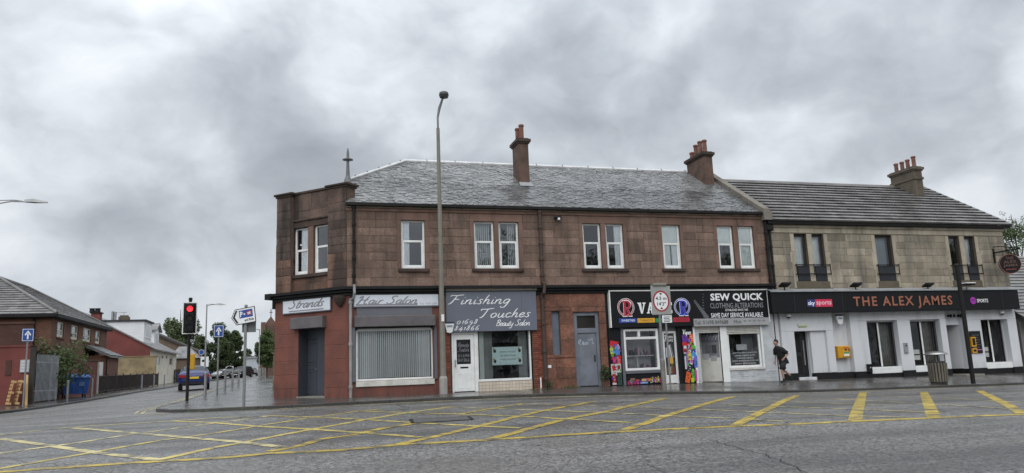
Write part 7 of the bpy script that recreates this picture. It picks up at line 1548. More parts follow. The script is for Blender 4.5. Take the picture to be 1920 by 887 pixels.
p_ = pallet(xa, 12.75, R(-68), R(9), 'wooden pallet leaning on edge against the red wall, end one'); pallet(xa+.33, 12.7, R(-66), R(8), 'wooden pallet leaning on edge against the red wall, nearer the one way sign', p_)
T = thing('plank', 'single pale plank leaning beside the wooden pallets', 'plank', (xa+.66, 12.9, .1)); mb = MB(); mb.add([(xa+.68, 12.5, pz(xa, 12.5)), (xa+.78, 12.5, pz(xa, 12.5)), (xa+.78, 12.55, pz(xa, 12.5)), (xa+.68, 12.55, pz(xa, 12.5)), (xa+.5, 12.95, 1.35), (xa+.6, 12.95, 1.35), (xa+.6, 13.0, 1.35), (xa+.5, 13.0, 1.35)], [(0, 3, 2, 1), (4, 5, 6, 7), (0, 1, 5, 4), (1, 2, 6, 5), (2, 3, 7, 6), (3, 0, 4, 7)]); mb.build('board', mat('raw_pine', (.5, .33, .15)), T)
# railings in front of the porch
ra, rb = (-12.0, 27.2), (-11.9, 49.5); Pr_ = Plane(*ra, rb[0]-ra[0], rb[1]-ra[1]); lr = math.dist(ra, rb)
T = thing('railings', 'long dark iron railings along the pavement in front of the porch and tan wall', 'railing', (*ra, .3)); mr = mat('brown_black_railing', (.03, .022, .018), .6, .3)
zf = lambda u: pz(ra[0], ra[1]+u)
mb = MB(Pr_); 
for k in range(int(lr/.11)):
    u = .06+k*.11; mb.box(u-.012, u+.012, zf(u)+.08, zf(u)+1.12, -.01, .014)
tag(mb.build('bars', mr, T), kind='stuff')
for k in range(10): u = lr*k/9; MB(Pr_).box(u-.035, u+.035, zf(u)-.1, zf(u)+1.22, -.035, .035).build('post', mr, T)
for h in (.1, 1.06):
    mb = MB(Pr_); vs = []
    for k in range(10): u = lr*k/9; vs += [(u, zf(u)+h, .02), (u, zf(u)+h+.05, .02), (u, zf(u)+h+.05, -.02), (u, zf(u)+h, -.02)]
    mb.add(vs, [f for k in range(9) for f in ((4*k, 4*k+4, 4*k+5, 4*k+1), (4*k+1, 4*k+5, 4*k+6, 4*k+2), (4*k+2, 4*k+6, 4*k+7, 4*k+3))]); mb.build('rail', mr, T)
T = thing('garden_wall', 'low dark brick wall close behind the iron railings', 'wall', (-12.6, 30, .3)); MB().box(-12.75, -12.55, 28, 49, -.2, 1.25).build('brickwork', M_BRICKD, T); MB().box(-12.8, -12.5, 28, 49, 1.252, 1.32).build('coping', M_BRICKD, T)
# tan yard wall and red gabled cream house with white dormers
q0, q1 = F(216, 680, -52)[0], F(293, 680, -52)[0]; T = thing('tan_wall', 'tan rendered wall under the dark red gable', 'wall', (q0, 52, .5)); zt = F(250, 669.5, -52)[1]; MB().box(q0-.6, q1, 51.8, 52.1, -.2, zt).build('wall', M_TAN, T); MB().box(q0-.6, q1+.03, 51.75, 52.15, zt+.002, zt+.08).build('coping', M_TAN, T)
Yg = 54.0; ex, ez_ = F(287.5, 652.5, -Yg); tx, tz_ = F(206, 611, -Yg); sl_ = (tz_-ez_)/(ex-tx); rx_ = -19.6; rzz = ez_+(ex-rx_)*sl_
H3 = thing('cream_house', 'cream fronted house with a dark red gable and a white flat roofed dormer', 'house', (-17, 60, .6))
mb = MB(); mb.add([(rx_-6, Yg, -.5), (ex-.25, Yg, -.5), (ex-.25, Yg, ez_+.1), (rx_, Yg, rzz-.08), (rx_-6, Yg, rzz-.08-6*sl_)], [(0, 1, 2, 3, 4)]); mb.build('gable_wall', M_REDW, H3)
ye = YX(330, 690, ex-.25)[0]
PC = Plane(ex-.25, 0, 0, 1); cwn = []
for a, b, c, e in ((293, 300, 668, 684), (303, 306, 667, 672), (311, 313.5, 667, 672), (318, 324, 669, 685)):
    ya = YX(a, c, ex-.25)[0]; yb = YX(b, e, ex-.25)[0]; zt = YX(a, c, ex-.25)[1]; zb = YX(a, e, ex-.25)[1]; cwn.append((ya, yb, zb, zt))
wall_sheet(PC, Yg, ye, -.5, ez_+.05, cwn, 0, .15).build('front_wall', M_CREAM, H3)
for k, w in enumerate(cwn):
    f_ = MB(PC).slab(w[0], w[1], w[2], w[3], -.14, -.08, .02).build('window', M_UPVCD if k in (0, 3) else M_BLK, H3); MB(PC).box(w[0]+.15*(w[1]-w[0]), w[1]-.15*(w[1]-w[0]), w[2]+.1, w[3]-.1, -.081, -.07).build('pane', flat((.1, .11, .12), .1), f_)
ya, yb = YX(303, 690, ex-.25)[0], YX(309, 690, ex-.25)[0]; MB(PC).slab(ya, yb, .5, 3.0, .0, .03, .01).build('front_door', M_CREAM, H3)
mb = MB(); mb.add([(ex+.25, Yg-.15, ez_-.08), (ex+.25, ye+.2, ez_-.08), (rx_, ye+.2, rzz), (rx_, Yg-.15, rzz), (ex+.25, Yg-.15, ez_-.2), (ex+.25, ye+.2, ez_-.2), (rx_, ye+.2, rzz-.12), (rx_, Yg-.15, rzz-.12)], [(0, 1, 2, 3), (0, 4, 5, 1), (0, 3, 7, 4), (1, 5, 6, 2), (4, 7, 6, 5)]); mb.quad((rx_, Yg-.15, rzz), (rx_, ye+.2, rzz), (rx_-7, ye+.2, rzz-7*sl_), (rx_-7, Yg-.15, rzz-7*sl_)); mb.build('roof', M_TILE, H3)
dx = F(269.5, 625, -(Yg+.8))[0]; dzt = F(250, 602.5, -(Yg+.8))[1]; dy1 = Yg+5.2; dzb = ez_+(ex-dx)*sl_
dm = MB().box(rx_+.2, dx, Yg+.8, dy1, dzb-.4, dzt).build('dormer', M_SIDING, H3)
for k in range(9):
    z = dzb-.2+k*.24
    if z+.24 < dzt: MB().box(rx_+.2, dx+.02, Yg+.77, Yg+.799, z+.012, z+.24).build('siding_board', M_SIDING, dm)
MB().box(rx_+.1, dx+.2, Yg+.6, dy1+.2, dzt+.002, dzt+.16).build('dormer_roof', mat('black_felt', (.03, .03, .032), .7), dm)
PD = Plane(dx, 0, 0, 1); MB(PD).slab(Yg+1.6, dy1-.8, dzb+.5, dzt-.25, -.02, .06, .01).build('dormer_window', M_UPVC, dm); MB(PD).box(Yg+1.8, dy1-1.0, dzb+.7, dzt-.4, .055, .065).build('pane', flat((.2, .22, .25), .1), dm)
# gabled dormer and rear chimney
g0 = ye-7.5; dx2 = ex-1.6; z0 = ez_+1.6*sl_; PD2 = Plane(dx2, 0, 0, 1)
d2_ = MB(PD2).prism([(g0, z0-.5), (g0+3.2, z0-.5), (g0+3.2, z0+1.45), (g0+1.6, z0+2.15), (g0, z0+1.45)], -4.5, 0).build('gabled_dormer', M_SIDING, H3)
mb = MB(PD2); mb.add([(g0-.3, z0+1.35, .3), (g0+1.6, z0+2.2, .3), (g0+3.5, z0+1.35, .3), (g0-.3, z0+1.35, -5), (g0+1.6, z0+2.2, -5), (g0+3.5, z0+1.35, -5), (g0-.3, z0+1.5, .3), (g0+1.6, z0+2.35, .3), (g0+3.5, z0+1.5, .3), (g0-.3, z0+1.5, -5), (g0+1.6, z0+2.35, -5), (g0+3.5, z0+1.5, -5)], [(6, 7, 10, 9), (7, 8, 11, 10), (0, 1, 7, 6), (1, 2, 8, 7), (0, 3, 4, 1), (1, 4, 5, 2), (0, 6, 9, 3)]); mb.build('dormer_roof', M_TILE, d2_)
MB(PD2).slab(g0+.7, g0+2.5, z0-.2, z0+1.3, -.02, .06, .01).build('dormer_window', M_UPVC, d2_); MB(PD2).box(g0+.9, g0+2.3, z0+.0, z0+1.15, .055, .065).build('pane', flat((.08, .09, .1), .1), d2_)
u0_, u1_ = F(170, 590, -54.6)[0], F(189, 590, -54.6)[0]; zc_ = F(180, 588, -54.6)[1]
cc_ = MB().box(u0_+.1, u1_, 54.3, 55.2, 5.5, zc_).build('chimney', M_REDW, H3); MB().box(u0_, u1_+.1, 54.2, 55.3, zc_+.002, zc_+.12).build('chimney_cap', M_BLK, cc_)
for px in (172.5, 183): x = F(px, 585, -54.7)[0]; MB().lathe([(.26, zc_+.12), (.22, zc_+.5), (.27, zc_+.52), (.27, F(px, 579.5, -54.7)[1])], x, 54.75, 10).build('chimney_pot', M_BLK, cc_)
x0, x1 = F(223, 600, -70)[0], F(242, 600, -70)[0]; z1 = F(232, 592, -70)[1]; H5 = thing('far_chimney', 'squat grey stone chimney with an aerial rising behind the white dormer', 'chimney', ((x0+x1)/2, 70, 7))
MB().box(x0, x1, 69.6, 70.6, 4.0, z1-.15).build('stack', M_CHIM2, H5); MB().box(x0+.12, x1-.12, 69.7, 70.5, z1-.148, z1+.03).build('chimney_cap', M_CHIM2, H5)
for px, py in ((211.5, 584), (216.5, 585)): xx, zz_ = F(px, py, -68); MB().tube([(xx, 68, 4), (xx, 68, zz_)], .14, 6).build('flue', M_GALV, H5)
xx, zz_ = F(232.5, 586.5, -70); MB().tube([(xx, 70, z1), (xx, 70, zz_+.1)], .03, 5).build('aerial_mast', M_LEAD, H5); MB().tube([(xx-.9, 70, zz_), (xx+.3, 70, zz_+.05)], .03, 5).build('aerial', M_LEAD, H5)
# brown building further along, dark fence, more roofs
Yb = 84.0; b0 = F(300, 650, -Yb)[0]; b1, bz1 = F(369, 657, -Yb); bx2, bz2 = F(309, 631, -Yb)
H4 = thing('brown_gabled_building', 'tan brown gabled building with a dark verge beyond the cream house', 'building', (b1-5, Yb+8, .8)); s4 = (bz2-bz1)/(b1-bx2)
mb = MB(); mb.add([(b1-16, Yb, -.5), (b1-.4, Yb, -.5), (b1-.4, Yb, bz1), (b1-8, Yb, bz1+7.6*s4), (b1-16, Yb, bz1)], [(0, 1, 2, 3, 4)]); mb.quad((b1-.4, Yb, -.5), (b1-.4, Yb+14, -.5), (b1-.4, Yb+14, bz1), (b1-.4, Yb, bz1)); mb.build('wall', mat('tan_brown_render', (.17, .125, .09), .9, .15, 1), H4)
mb = MB(); mb.quad((b1+.3, Yb-.3, bz1-.1), (b1+.3, Yb+14, bz1-.1), (b1-8, Yb+14, bz1+7.8*s4), (b1-8, Yb-.3, bz1+7.8*s4)); mb.quad((b1+.3, Yb-.3, bz1-.4), (b1+.3, Yb-.3, bz1-.1), (b1-8, Yb-.3, bz1+7.8*s4), (b1-8, Yb-.3, bz1+7.8*s4-.35)); mb.build('roof', mat('dark_brown_roof', (.045, .035, .03), .7, .2, 1), H4)
Yl = 77; l0, lz = F(322, 660, -Yl); l1 = F(368, 680, -Yl)[0]
H6 = thing('low_slate_building', 'low slate roofed outbuilding between the cream house and the traffic light', 'building', ((l0+l1)/2, Yl, .8)); zz_ = F(345, 672, -Yl)[1]; mb = MB(); mb.box(l0, l1, Yl, Yl+5, -.5, zz_); mb.build('wall', mat('tan_brown_render', (.17, .125, .09)), H6); mb = MB(); mb.add([(l0-.3, Yl-.3, zz_), (l1+.3, Yl-.3, zz_), (l1-1.2, Yl+2.5, zz_+1.6), (l0+.5, Yl+2.5, zz_+1.6), (l1+.3, Yl+5.3, zz_), (l0-.3, Yl+5.3, zz_)], [(0, 1, 2, 3), (1, 4, 2), (4, 5, 3, 2), (5, 0, 3)]); mb.build('roof', M_SLATE, H6)
T = thing('board_fence', 'low dark board fence in front of the outbuilding, left of the blue car', 'fence', (-11, 66, .8)); Yf = 70; f0_, f1_ = F(309, 700, -Yf)[0], F(344, 700, -Yf)[0]; zz_ = F(325, 693, -Yf)[1]; n = 14
for k in range(n): x = f0_+(f1_-f0_)*k/n; MB().box(x+.01, x+(f1_-f0_)/n-.01, Yf, Yf+.03, .4, zz_+.03*math.sin(k*4)).build('board', mat('dark_fence_board', (.03, .026, .024), .85, .3, 3, rand=.3), T)
MB().box(f0_, f1_, Yf+.031, Yf+.08, 1.1, 1.2).build('rail', mat('dark_fence_board', (.03, .026, .024)), T)
# church
Yc = 95; cxL, cz0 = F(492.5, 613, -Yc); ax, az = F(508, 593, -Yc)
CHU = thing('stone_church', 'red stone church with a steep cross topped gable beyond the corner', 'church', (ax, Yc, 1.1)); m_c = mat('far_red_stone', (.14, .085, .065), .9, .25, .5, fine=.2, fscale=4)
hwid = ax-cxL; mb = MB(); mb.add([(ax-hwid, Yc, 0), (ax+hwid, Yc, 0), (ax+hwid, Yc, cz0), (ax, Yc, az), (ax-hwid, Yc, cz0), (ax-hwid, Yc+6, 0), (ax+hwid, Yc+6, 0), (ax+hwid, Yc+6, cz0), (ax, Yc+6, az), (ax-hwid, Yc+6, cz0)], [(0, 1, 2, 3, 4), (0, 4, 9, 5), (1, 6, 7, 2), (4, 3, 8, 9), (3, 2, 7, 8)]); mb.build('gable', m_c, CHU)
MB().box(ax-hwid-.25, ax-hwid+.45, Yc-.4, Yc+.5, 0, cz0+.7).build('buttress', m_c, CHU); MB().box(ax+hwid-.45, ax+hwid+.25, Yc-.4, Yc+.5, 0, cz0+.7).build('buttress', m_c, CHU)
mb = MB(); mb.box(ax-.06, ax+.06, Yc, Yc+.2, az-.2, az+1.1); mb.box(ax-.22, ax-.061, Yc, Yc+.2, az+.55, az+.67); mb.box(ax+.061, ax+.22, Yc, Yc+.2, az+.55, az+.67); mb.build('cross', m_c, CHU)
for x_, z0_, h_ in ((-.55, 3.5, 3.2), (.0, 3.5, 3.8), (.55, 3.5, 3.2)): MB(Plane(ax+x_, Yc, 1, 0)).prism([(-.2, z0_), (.2, z0_), (.2, z0_+h_-.4), (0, z0_+h_), (-.2, z0_+h_-.4)], .01, .04).build('lancet_window', flat((.03, .03, .035), .2), CHU)
mb = MB(); nx0, nx1 = ax+.6, ax+14; mb.box(nx0, nx1, Yc+4, Yc+14, 0, cz0-1); mb.build('nave_wall', m_c, CHU); mb = MB(); mb.quad((nx0, Yc+3.7, cz0-1), (nx1, Yc+3.7, cz0-1), (nx1, Yc+9, az+.2), (nx0, Yc+9, az+.2)); mb.quad((nx1, Yc+14.3, cz0-1), (nx0, Yc+14.3, cz0-1), (nx0, Yc+9, az+.2), (nx1, Yc+9, az+.2)); mb.build('roof', M_LEAD, CHU)
# rubble pier and bay behind the corner building
x0 = FA.hit(511.5, 690, -13)[0]; zt = FA.hit(515, 664, -13)[1]; T = thing('stone_gate_pier', 'rubble stone pier just behind the corner building', 'pier', (x0+.2, 13, .1)); z = pz(x0, 13)-.1
rr_ = random.Random(3); zz_ = z
while zz_ < zt-.05:
    h = min(rr_.uniform(.22, .36), zt-zz_); MB().box(x0+rr_.uniform(-.02, .02), -.1, 13+rr_.uniform(-.03, .02), 13.7, zz_+.006, zz_+h-.006).build('stone', mat('grey_tan_rubble', (.20, .17, .13), .9, .3, 3, rand=.3), T); zz_ += h
MB().box(x0-.05, -.05, 12.95, 13.75, zt+.0, zt+.08).build('cap', mat('grey_tan_rubble', (.2, .17, .13)), T)
# bungalow beyond the pub
T = thing('tiled_bungalow', 'low grey tiled bungalow beyond the far end of the pub', 'house', (38, 3, -.4)); x0 = 33.25; ez2 = F(1918, 601, .1)[1]; rz2 = F(1919, 481, -5)[1]
MB().box(x0, 46, .35, 9.5, -1.3, ez2).build('wall', mat('grey_roughcast', (.17, .165, .16), .9, .2, 2), T)
mb = MB(); mb.quad((x0-.02, -.15, ez2), (46, -.15, ez2), (46, 5, rz2), (x0-.02, 5, rz2)); mb.quad((46, 10, ez2), (x0, 10, ez2), (x0, 5, rz2), (46, 5, rz2)); mb.add([(x0, .35, ez2), (x0, 9.5, ez2), (x0, 5, rz2)], [(0, 2, 1)]); mb.build('roof', M_TILE, T)
roof_tiles(T, (x0-.02, -.15, ez2), (46, -.15, ez2), (x0-.02, 5, rz2), (46, 5, rz2), .3, .33, M_TILE, 'roof_tile', .035, 1.1, 260, rl_, 0, .003)
MB(FA).box(x0-.02, 46, ez2-.2, ez2-.01, .12, .17).build('white_fascia', M_UPVC, T); MB(FA).slab(34.2, 36.0, .3, 1.7, -.36, -.3, .02).build('window', M_UPVC, T)

# ================================================================== cars
def car(name, label, x, y, rz, col, kind='saloon', group=None):
    T = thing(name, label, 'car', (x, y, gz(x, y)), rz, group=group)
    m = mat('car_paint_'+'_'.join('%02d' % int(c*100) for c in col), col, .22, .04, 2, spec=.6); gl = mat('car_glass', (.02, .024, .028), .06, .1, 2, spec=.8)
    # stations along y: (y, floor z, belt z, roof z, half width belt, half width roof, glass above?)
    if kind == 'saloon': S_ = [(-2.36, .42, .80, .82, .70, .62), (-2.28, .32, .93, 1.00, .86, .70), (-1.72, .26, .97, 1.06, .91, .68), (-1.0, .24, .96, 1.40, .925, .57), (-.3, .24, .95, 1.46, .925, .58), (.35, .24, .94, 1.43, .925, .57), (1.15, .24, .93, .99, .91, .70), (1.9, .26, .84, .88, .88, .66), (2.25, .34, .70, .74, .80, .6), (2.34, .42, .62, .64, .68, .55)]
    elif kind == 'hatch': S_ = [(-2.0, .42, .9, .95, .72, .62), (-1.95, .3, .98, 1.1, .84, .66), (-1.55, .26, .98, 1.44, .87, .56), (-.4, .24, .96, 1.5, .88, .57), (.3, .24, .95, 1.46, .88, .56), (1.0, .24, .94, 1.0, .87, .68), (1.7, .28, .84, .88, .84, .64), (1.98, .4, .66, .7, .7, .55)]
    else: S_ = [(-2.25, .45, 1.05, 1.1, .78, .66), (-2.2, .36, 1.15, 1.25, .9, .7), (-1.85, .3, 1.15, 1.66, .93, .62), (-.5, .3, 1.12, 1.74, .94, .63), (.3, .3, 1.1, 1.69, .94, .62), (1.0, .3, 1.08, 1.14, .93, .74), (1.85, .32, 1.0, 1.05, .9, .7), (2.2, .42, .8, .85, .78, .6)]
    rings = []
    for (yy, zf_, zb_, zr_, wb, wr) in S_:
        zm_ = zf_+(zb_-zf_)*.5; rings.append([(wb*.86, yy, zf_), (wb*.97, yy, zf_+.14), (wb, yy, zm_), (wb*.95, yy, zb_), (wr+.02, yy, zr_-.035 if zr_-zb_ > .15 else zr_-.01), (wr*.6, yy, zr_)])
    rings = [r+[(-a, b, c) for a, b, c in reversed(r)] for r in rings]; N_ = 12; body = MB(); glz = {'windscreen': MB(), 'rear_window': MB(), 'side_window': MB(), 'side_window_': MB()}
    for r in rings: body.v += r
    for i in range(len(rings)-1):
        hi0, hi1 = S_[i][3]-S_[i][2] > .2, S_[i+1][3]-S_[i+1][2] > .2
        for k in range(N_):
            f = [i*N_+k, i*N_+(k+1) % N_, (i+1)*N_+(k+1) % N_, (i+1)*N_+k]; f.reverse() if False else None
            vs = [body.v[q] for q in f]
            if k in (3, 7) and (hi0 or hi1) and not (i in (0, len(rings)-2)):
                g = glz['side_window' if k == 3 else 'side_window_']; c = Vector((0, 0, 0))
                for q in vs: c += Vector(q)/4
                g.add([tuple(c+(Vector(q)-c)*.86+Vector((.012 if k == 3 else -.012, 0, .004))) for q in vs], [(0, 1, 2, 3)])
            if k == 5 and hi0 != hi1:
                a_ = [Vector(body.v[i*N_+4]), Vector(body.v[i*N_+7]), Vector(body.v[(i+1)*N_+7]), Vector(body.v[(i+1)*N_+4])]; c = sum(a_, Vector())/4
                n_ = (a_[1]-a_[0]).cross(a_[3]-a_[0]).normalized(); n_ = n_ if n_.z > 0 else -n_
                glz['windscreen' if hi0 else 'rear_window'].add([tuple(c+(q-c)*.88+n_*.03) for q in a_], [(0, 1, 2, 3)])
            body.f.append(f); body.m.append(0)
    body.f.append(list(range(N_))); body.f.append(list(range((len(rings)-1)*N_+N_-1, (len(rings)-1)*N_-1, -1))); body.m += [0, 0]
    bo = body.build('body', m, T, local=True)
    bm = bmesh.new(); bm.from_mesh(bo.data); bmesh.ops.recalc_face_normals(bm, faces=bm.faces); bm.to_mesh(bo.data); bm.free()
    mod = bo.modifiers.new('round', 'SUBSURF'); mod.levels = mod.render_levels = 1; bo.data.polygons.foreach_set('use_smooth', [True]*len(bo.data.polygons))
    for k, g in glz.items():
        if g.v: g.build(k.rstrip('_'), gl, T, local=True)
    yr, yf = S_[0][0], S_[-1][0]; wb = S_[1][4]; zb_ = S_[1][2]
    for s in (-1, 1):
        for yy, wr_ in ((yr+.82, .32), (yf-.85, .32)):
            q = MB(); q.prism([(yy+wr_*math.cos(a*.3927), wr_+wr_*math.sin(a*.3927)) for a in range(16)], wb-.24, wb-.015); q.v = [(c*s, a, b) for a, b, c in q.v]; w_ = q.build('wheel', M_RUB, T, local=True)
            q = MB(); q.prism([(yy+.2*math.cos(a*.524), wr_+.2*math.sin(a*.524)) for a in range(12)], wb-.014, wb-.004); q.v = [(c*s, a, b) for a, b, c in q.v]; q.build('rim', M_GALV, w_, local=True)
        MB().box(*sorted((s*wb*.52, s*wb*.93)), yr-.02, yr+.12, zb_-.2, zb_-.04).build('tail_light', flat((.28, .01, .012), .15), T, local=True)
        MB().box(*sorted((s*wb*.45, s*wb*.85)), yf-.16, yf-.02, .56, .68).build('headlight', flat((.5, .52, .54), .1), T, local=True)
        MB().box(*sorted((s*(wb+.02), s*(wb+.16))), .75, .87, zb_+.0, zb_+.14).build('door_mirror', m, T, local=True)
    MB().box(-.24, .24, yr-.045, yr+.0, .66, .77).build('number_plate', flat((.72, .5, .03)), T, local=True); MB().box(-wb*.8, wb*.8, yr-.03, yr+.1, .34, .46).build('bumper_trim', M_RUB, T, local=True)
    MB().box(-.26, .26, yf-.02, yf+.02, .44, .54).build('number_plate', flat((.7, .7, .7)), T, local=True)
    return T
car('saloon_car', 'dark blue saloon seen from behind, waiting past the bollards', -5.75, 22.6, R(7), (.012, .025, .12))
gc = 'cars parked far down the side street'
car('parked_suv', 'black sport utility car parked far down the street, nearest the church', FA.hit(454, 700, -92)[0], 92, R(160), (.015, .016, .018), 'suv', gc)
car('parked_car', 'dark grey car parked between the white car and the black sport utility car', FA.hit(434, 700, -97)[0], 97, R(150), (.035, .037, .04), 'hatch', gc)
car('parked_car', 'white hatchback parked far down the street in front of the dark trees', FA.hit(417, 700, -99)[0], 99, R(145), (.6, .61, .62), 'hatch', gc)
car('parked_car', 'dark saloon parked behind the black sport utility car', FA.hit(474, 700, -118)[0], 118, R(178), (.03, .03, .035), 'saloon', gc)
T = thing('white_building', 'plain pale flat roofed building closing the far end of the street', 'building', (FA.hit(470, 690, -170)[0], 170, 2)); x0, x1 = FA.hit(459, 690, -170)[0], FA.hit(484, 690, -170)[0]; MB().box(x0, x1, 170, 180, 0, FA.hit(470, 672, -170)[1]).build('wall', mat('far_white_wall', (.42, .45, .48), .8, .05, .3), T); MB().box(x0-.3, x1+.3, 169.7, 180.3, FA.hit(470, 672, -170)[1]+.01, FA.hit(470, 672, -170)[1]+.4).build('roof_edge', M_LEAD, T)

# ================================================================== trees and plants
def leaf_mat(name, col, col2, trans=.35):
    m = bpy.data.materials.new(name); m.use_nodes = True; t = m.node_tree; N = t.nodes; L = t.links; N.clear()
    o = N.new('ShaderNodeOutputMaterial'); d = N.new('ShaderNodeBsdfPrincipled'); tr = N.new('ShaderNodeBsdfTranslucent'); mx_ = N.new('ShaderNodeMixShader'); mx_.inputs[0].default_value = trans
    tcn = N.new('ShaderNodeTexCoord'); n = N.new('ShaderNodeTexNoise'); n.inputs['Scale'].default_value = .8; n.inputs['Detail'].default_value = 5; n.inputs['Roughness'].default_value = .65; L.new(tcn.outputs['Object'], n.inputs['Vector'])
    mr_ = N.new('ShaderNodeMapRange'); mr_.inputs['From Min'].default_value = .36; mr_.inputs['From Max'].default_value = .66; L.new(n.outputs[0], mr_.inputs[0])
    mc = N.new('ShaderNodeMix'); mc.data_type = 'RGBA'; L.new(mr_.outputs[0], mc.inputs[0]); mc.inputs[6].default_value = (*col, 1); mc.inputs[7].default_value = (*col2, 1)
    L.new(mc.outputs[2], d.inputs['Base Color']); L.new(mc.outputs[2], tr.inputs[0]); d.inputs['Roughness'].default_value = .5
    L.new(d.outputs[0], mx_.inputs[1]); L.new(tr.outputs[0], mx_.inputs[2]); L.new(mx_.outputs[0], o.inputs[0]); return m
M_LEAFD = leaf_mat('dark_green_leaves', (.042, .072, .027), (.105, .148, .056)); M_LEAFM = leaf_mat('mid_green_leaves', (.055, .092, .03), (.12, .165, .055)); M_LEAFP = leaf_mat('pale_green_leaves', (.075, .105, .042), (.15, .185, .08)); M_BARK = mat('dark_bark', (.06, .05, .04), .9, .3, 3, bump=.02, bscale=12)
def tree(name, label, cat, x, y, z, h, rw, m, leaf=.3, nl=4200, base=.28, clumps=46, seed=1, sparse=1.0, group=None, trunk=None, shape=1.0):
    r = random.Random(seed); T = thing(name, label, cat, (x, y, z), group=group); mb = MB(); tr_ = trunk or h*.02
    lean = r.uniform(-.03, .03)*h
    mb.tube([(x, y, z-.3), (x+lean*.3, y, z+h*.3), (x+lean*.7, y, z+h*.62), (x+lean, y, z+h*.9)], [tr_, tr_*.75, tr_*.42, tr_*.12], 8); cs = []
    cz = z+h*(base+1)/2; ch = h*(1-base)/2
    for k in range(clumps):
        for _ in range(30):
            a, b, c = r.uniform(-1, 1), r.uniform(-1, 1), r.uniform(-1, 1); q = a*a+b*b+c*c
            taper = 1-.35*shape*max(0, c)**1.5
            if .12 < q < 1: break
        cs.append(Vector((x+lean*.6+a*rw*taper, y+b*rw*taper, cz+c*ch)))
    for c in cs[::2]:
        s = Vector((x+lean*.4, y, max(z+h*.2, min(c.z-.2*h, z+h*.6)))); md = (s+c)/2+Vector((r.uniform(-.3, .3), r.uniform(-.3, .3), .04*h)); mb.tube([s, md, c], [tr_*.35, tr_*.2, tr_*.06], 5)
    mb.build('trunk', M_BARK, T)
    cr = MB(); leaf *= .68; nl = int(nl*2.5)
    for i in range(nl):
        c = r.choice(cs); rad = rw*.42*sparse*r.random()**.45; d = Vector((r.gauss(0, 1), r.gauss(0, 1), r.gauss(0, .8))).normalized(); p = c+d*rad
        nn = (d*.6+Vector((r.gauss(0, .7), r.gauss(0, .7), r.gauss(.4, .6)))).normalized(); a = nn.orthogonal().normalized(); b = nn.cross(a); an = r.random()*6.28; a, b = a*math.cos(an)+b*math.sin(an), b*math.cos(an)-a*math.sin(an)
        s = leaf*r.uniform(.6, 1.25); cr.add([tuple(p-a*s*.5), tuple(p+b*s*.3), tuple(p+a*s*.5), tuple(p-b*s*.3)], [(0, 1, 2, 3)])
    cr.build('crown', m, T); return T
def tree_at(px0, px1, pyt, yy, label, m, seed, **k):
    xa, xb = FA.hit(px0, 690, -yy)[0], FA.hit(px1, 690, -yy)[0]; x = (xa+xb)/2; z = pz(x, yy); zt = FA.hit((px0+px1)/2, pyt, -yy)[1]
    return tree(k.pop('name', 'leafy_tree'), label, 'tree', x, yy, z, zt-z, (xb-xa)/2, m, seed=seed, group='trees down the side street', **k)
tree_at(306, 368, 566, 104, 'tall pale green tree rising behind the traffic light', M_LEAFP, 3, leaf=.55, nl=5200, base=.1)
tree_at(352, 394, 628, 112, 'light green rounded tree between the traffic light and the street lamp', M_LEAFP, 4, leaf=.5, nl=3600, base=.05)
tree_at(386, 432, 608, 110, 'dense dark green tree directly behind the one way sign among the bollards', M_LEAFD, 5, leaf=.5, nl=6500, base=.02, clumps=60)
tree_at(424, 455, 612, 114, 'dark green tree joined to the dense one, nearer the direction sign', M_LEAFD, 6, leaf=.5, nl=5000, base=.02, clumps=50)
tree_at(451, 474, 655, 180, 'low distant tree over the parked cars', M_LEAFD, 7, leaf=.8, nl=1800, base=.0)
tree_at(470, 500, 668, 190, 'distant low tree left of the church', M_LEAFD, 8, leaf=.8, nl=1800, base=.0)
tree_at(482, 519, 622, 70, 'mid green tree growing in front of the church', M_LEAFM, 9, leaf=.32, nl=5200, base=.22)
x, y = -13.75, 19.4; 
def shrub(name, label, x, y, z, h, rw, m, leaf, nl, seed, cat='shrub'):
    r = random.Random(seed); T = thing(name, label, cat, (x, y, z)); mb = MB()
    for k in range(7): a = k*.9; mb.tube([(x+.1*math.cos(a), y+.1*math.sin(a), z-.1), (x+rw*.5*math.cos(a), y+rw*.5*math.sin(a), z+h*.6)], [min(.03, rw*.05), min(.012, rw*.02)], 5)
    mb.build('stems', M_BARK, T); cr = MB(); cs = [Vector((x+r.uniform(-1, 1)*rw*.75, y+r.uniform(-1, 1)*rw*.6, z+h*r.uniform(.25, .85))) for _ in range(22)]
    for i in range(nl):
        c = r.choice(cs); d = Vector((r.gauss(0, 1), r.gauss(0, 1), r.gauss(0, 1))).normalized(); p = c+d*rw*.38*r.random()**.4
        nn = (d+Vector((r.gauss(0, .6), r.gauss(0, .6), r.gauss(.5, .5)))).normalized(); a = nn.orthogonal().normalized(); b = nn.cross(a); an = r.random()*6.28; a, b = a*math.cos(an)+b*math.sin(an), b*math.cos(an)-a*math.sin(an); s = leaf*r.uniform(.6, 1.3)
        cr.add([tuple(p-a*s*.5), tuple(p+b*s*.28), tuple(p+a*s*.5), tuple(p-b*s*.28)], [(0, 1, 2, 3)])
    cr.build('foliage', m, T); return T
xs_ = F(112, 660, -18.4)[0]; shrub('garden_shrub', 'large leafy green shrub spilling over the palisade fence behind the blue bin', xs_-.1, 18.6, .2, 3.25, 1.75, M_LEAFM, .17, 3400, 12)
xs_ = F(84, 650, -18.6)[0]; shrub('garden_shrub', 'dull olive shrub behind the top of the palisade fence', xs_, 18.9, .2, 3.05, 1.1, leaf_mat('olive_leaves', (.05, .055, .018), (.10, .095, .035)), .15, 1500, 13)
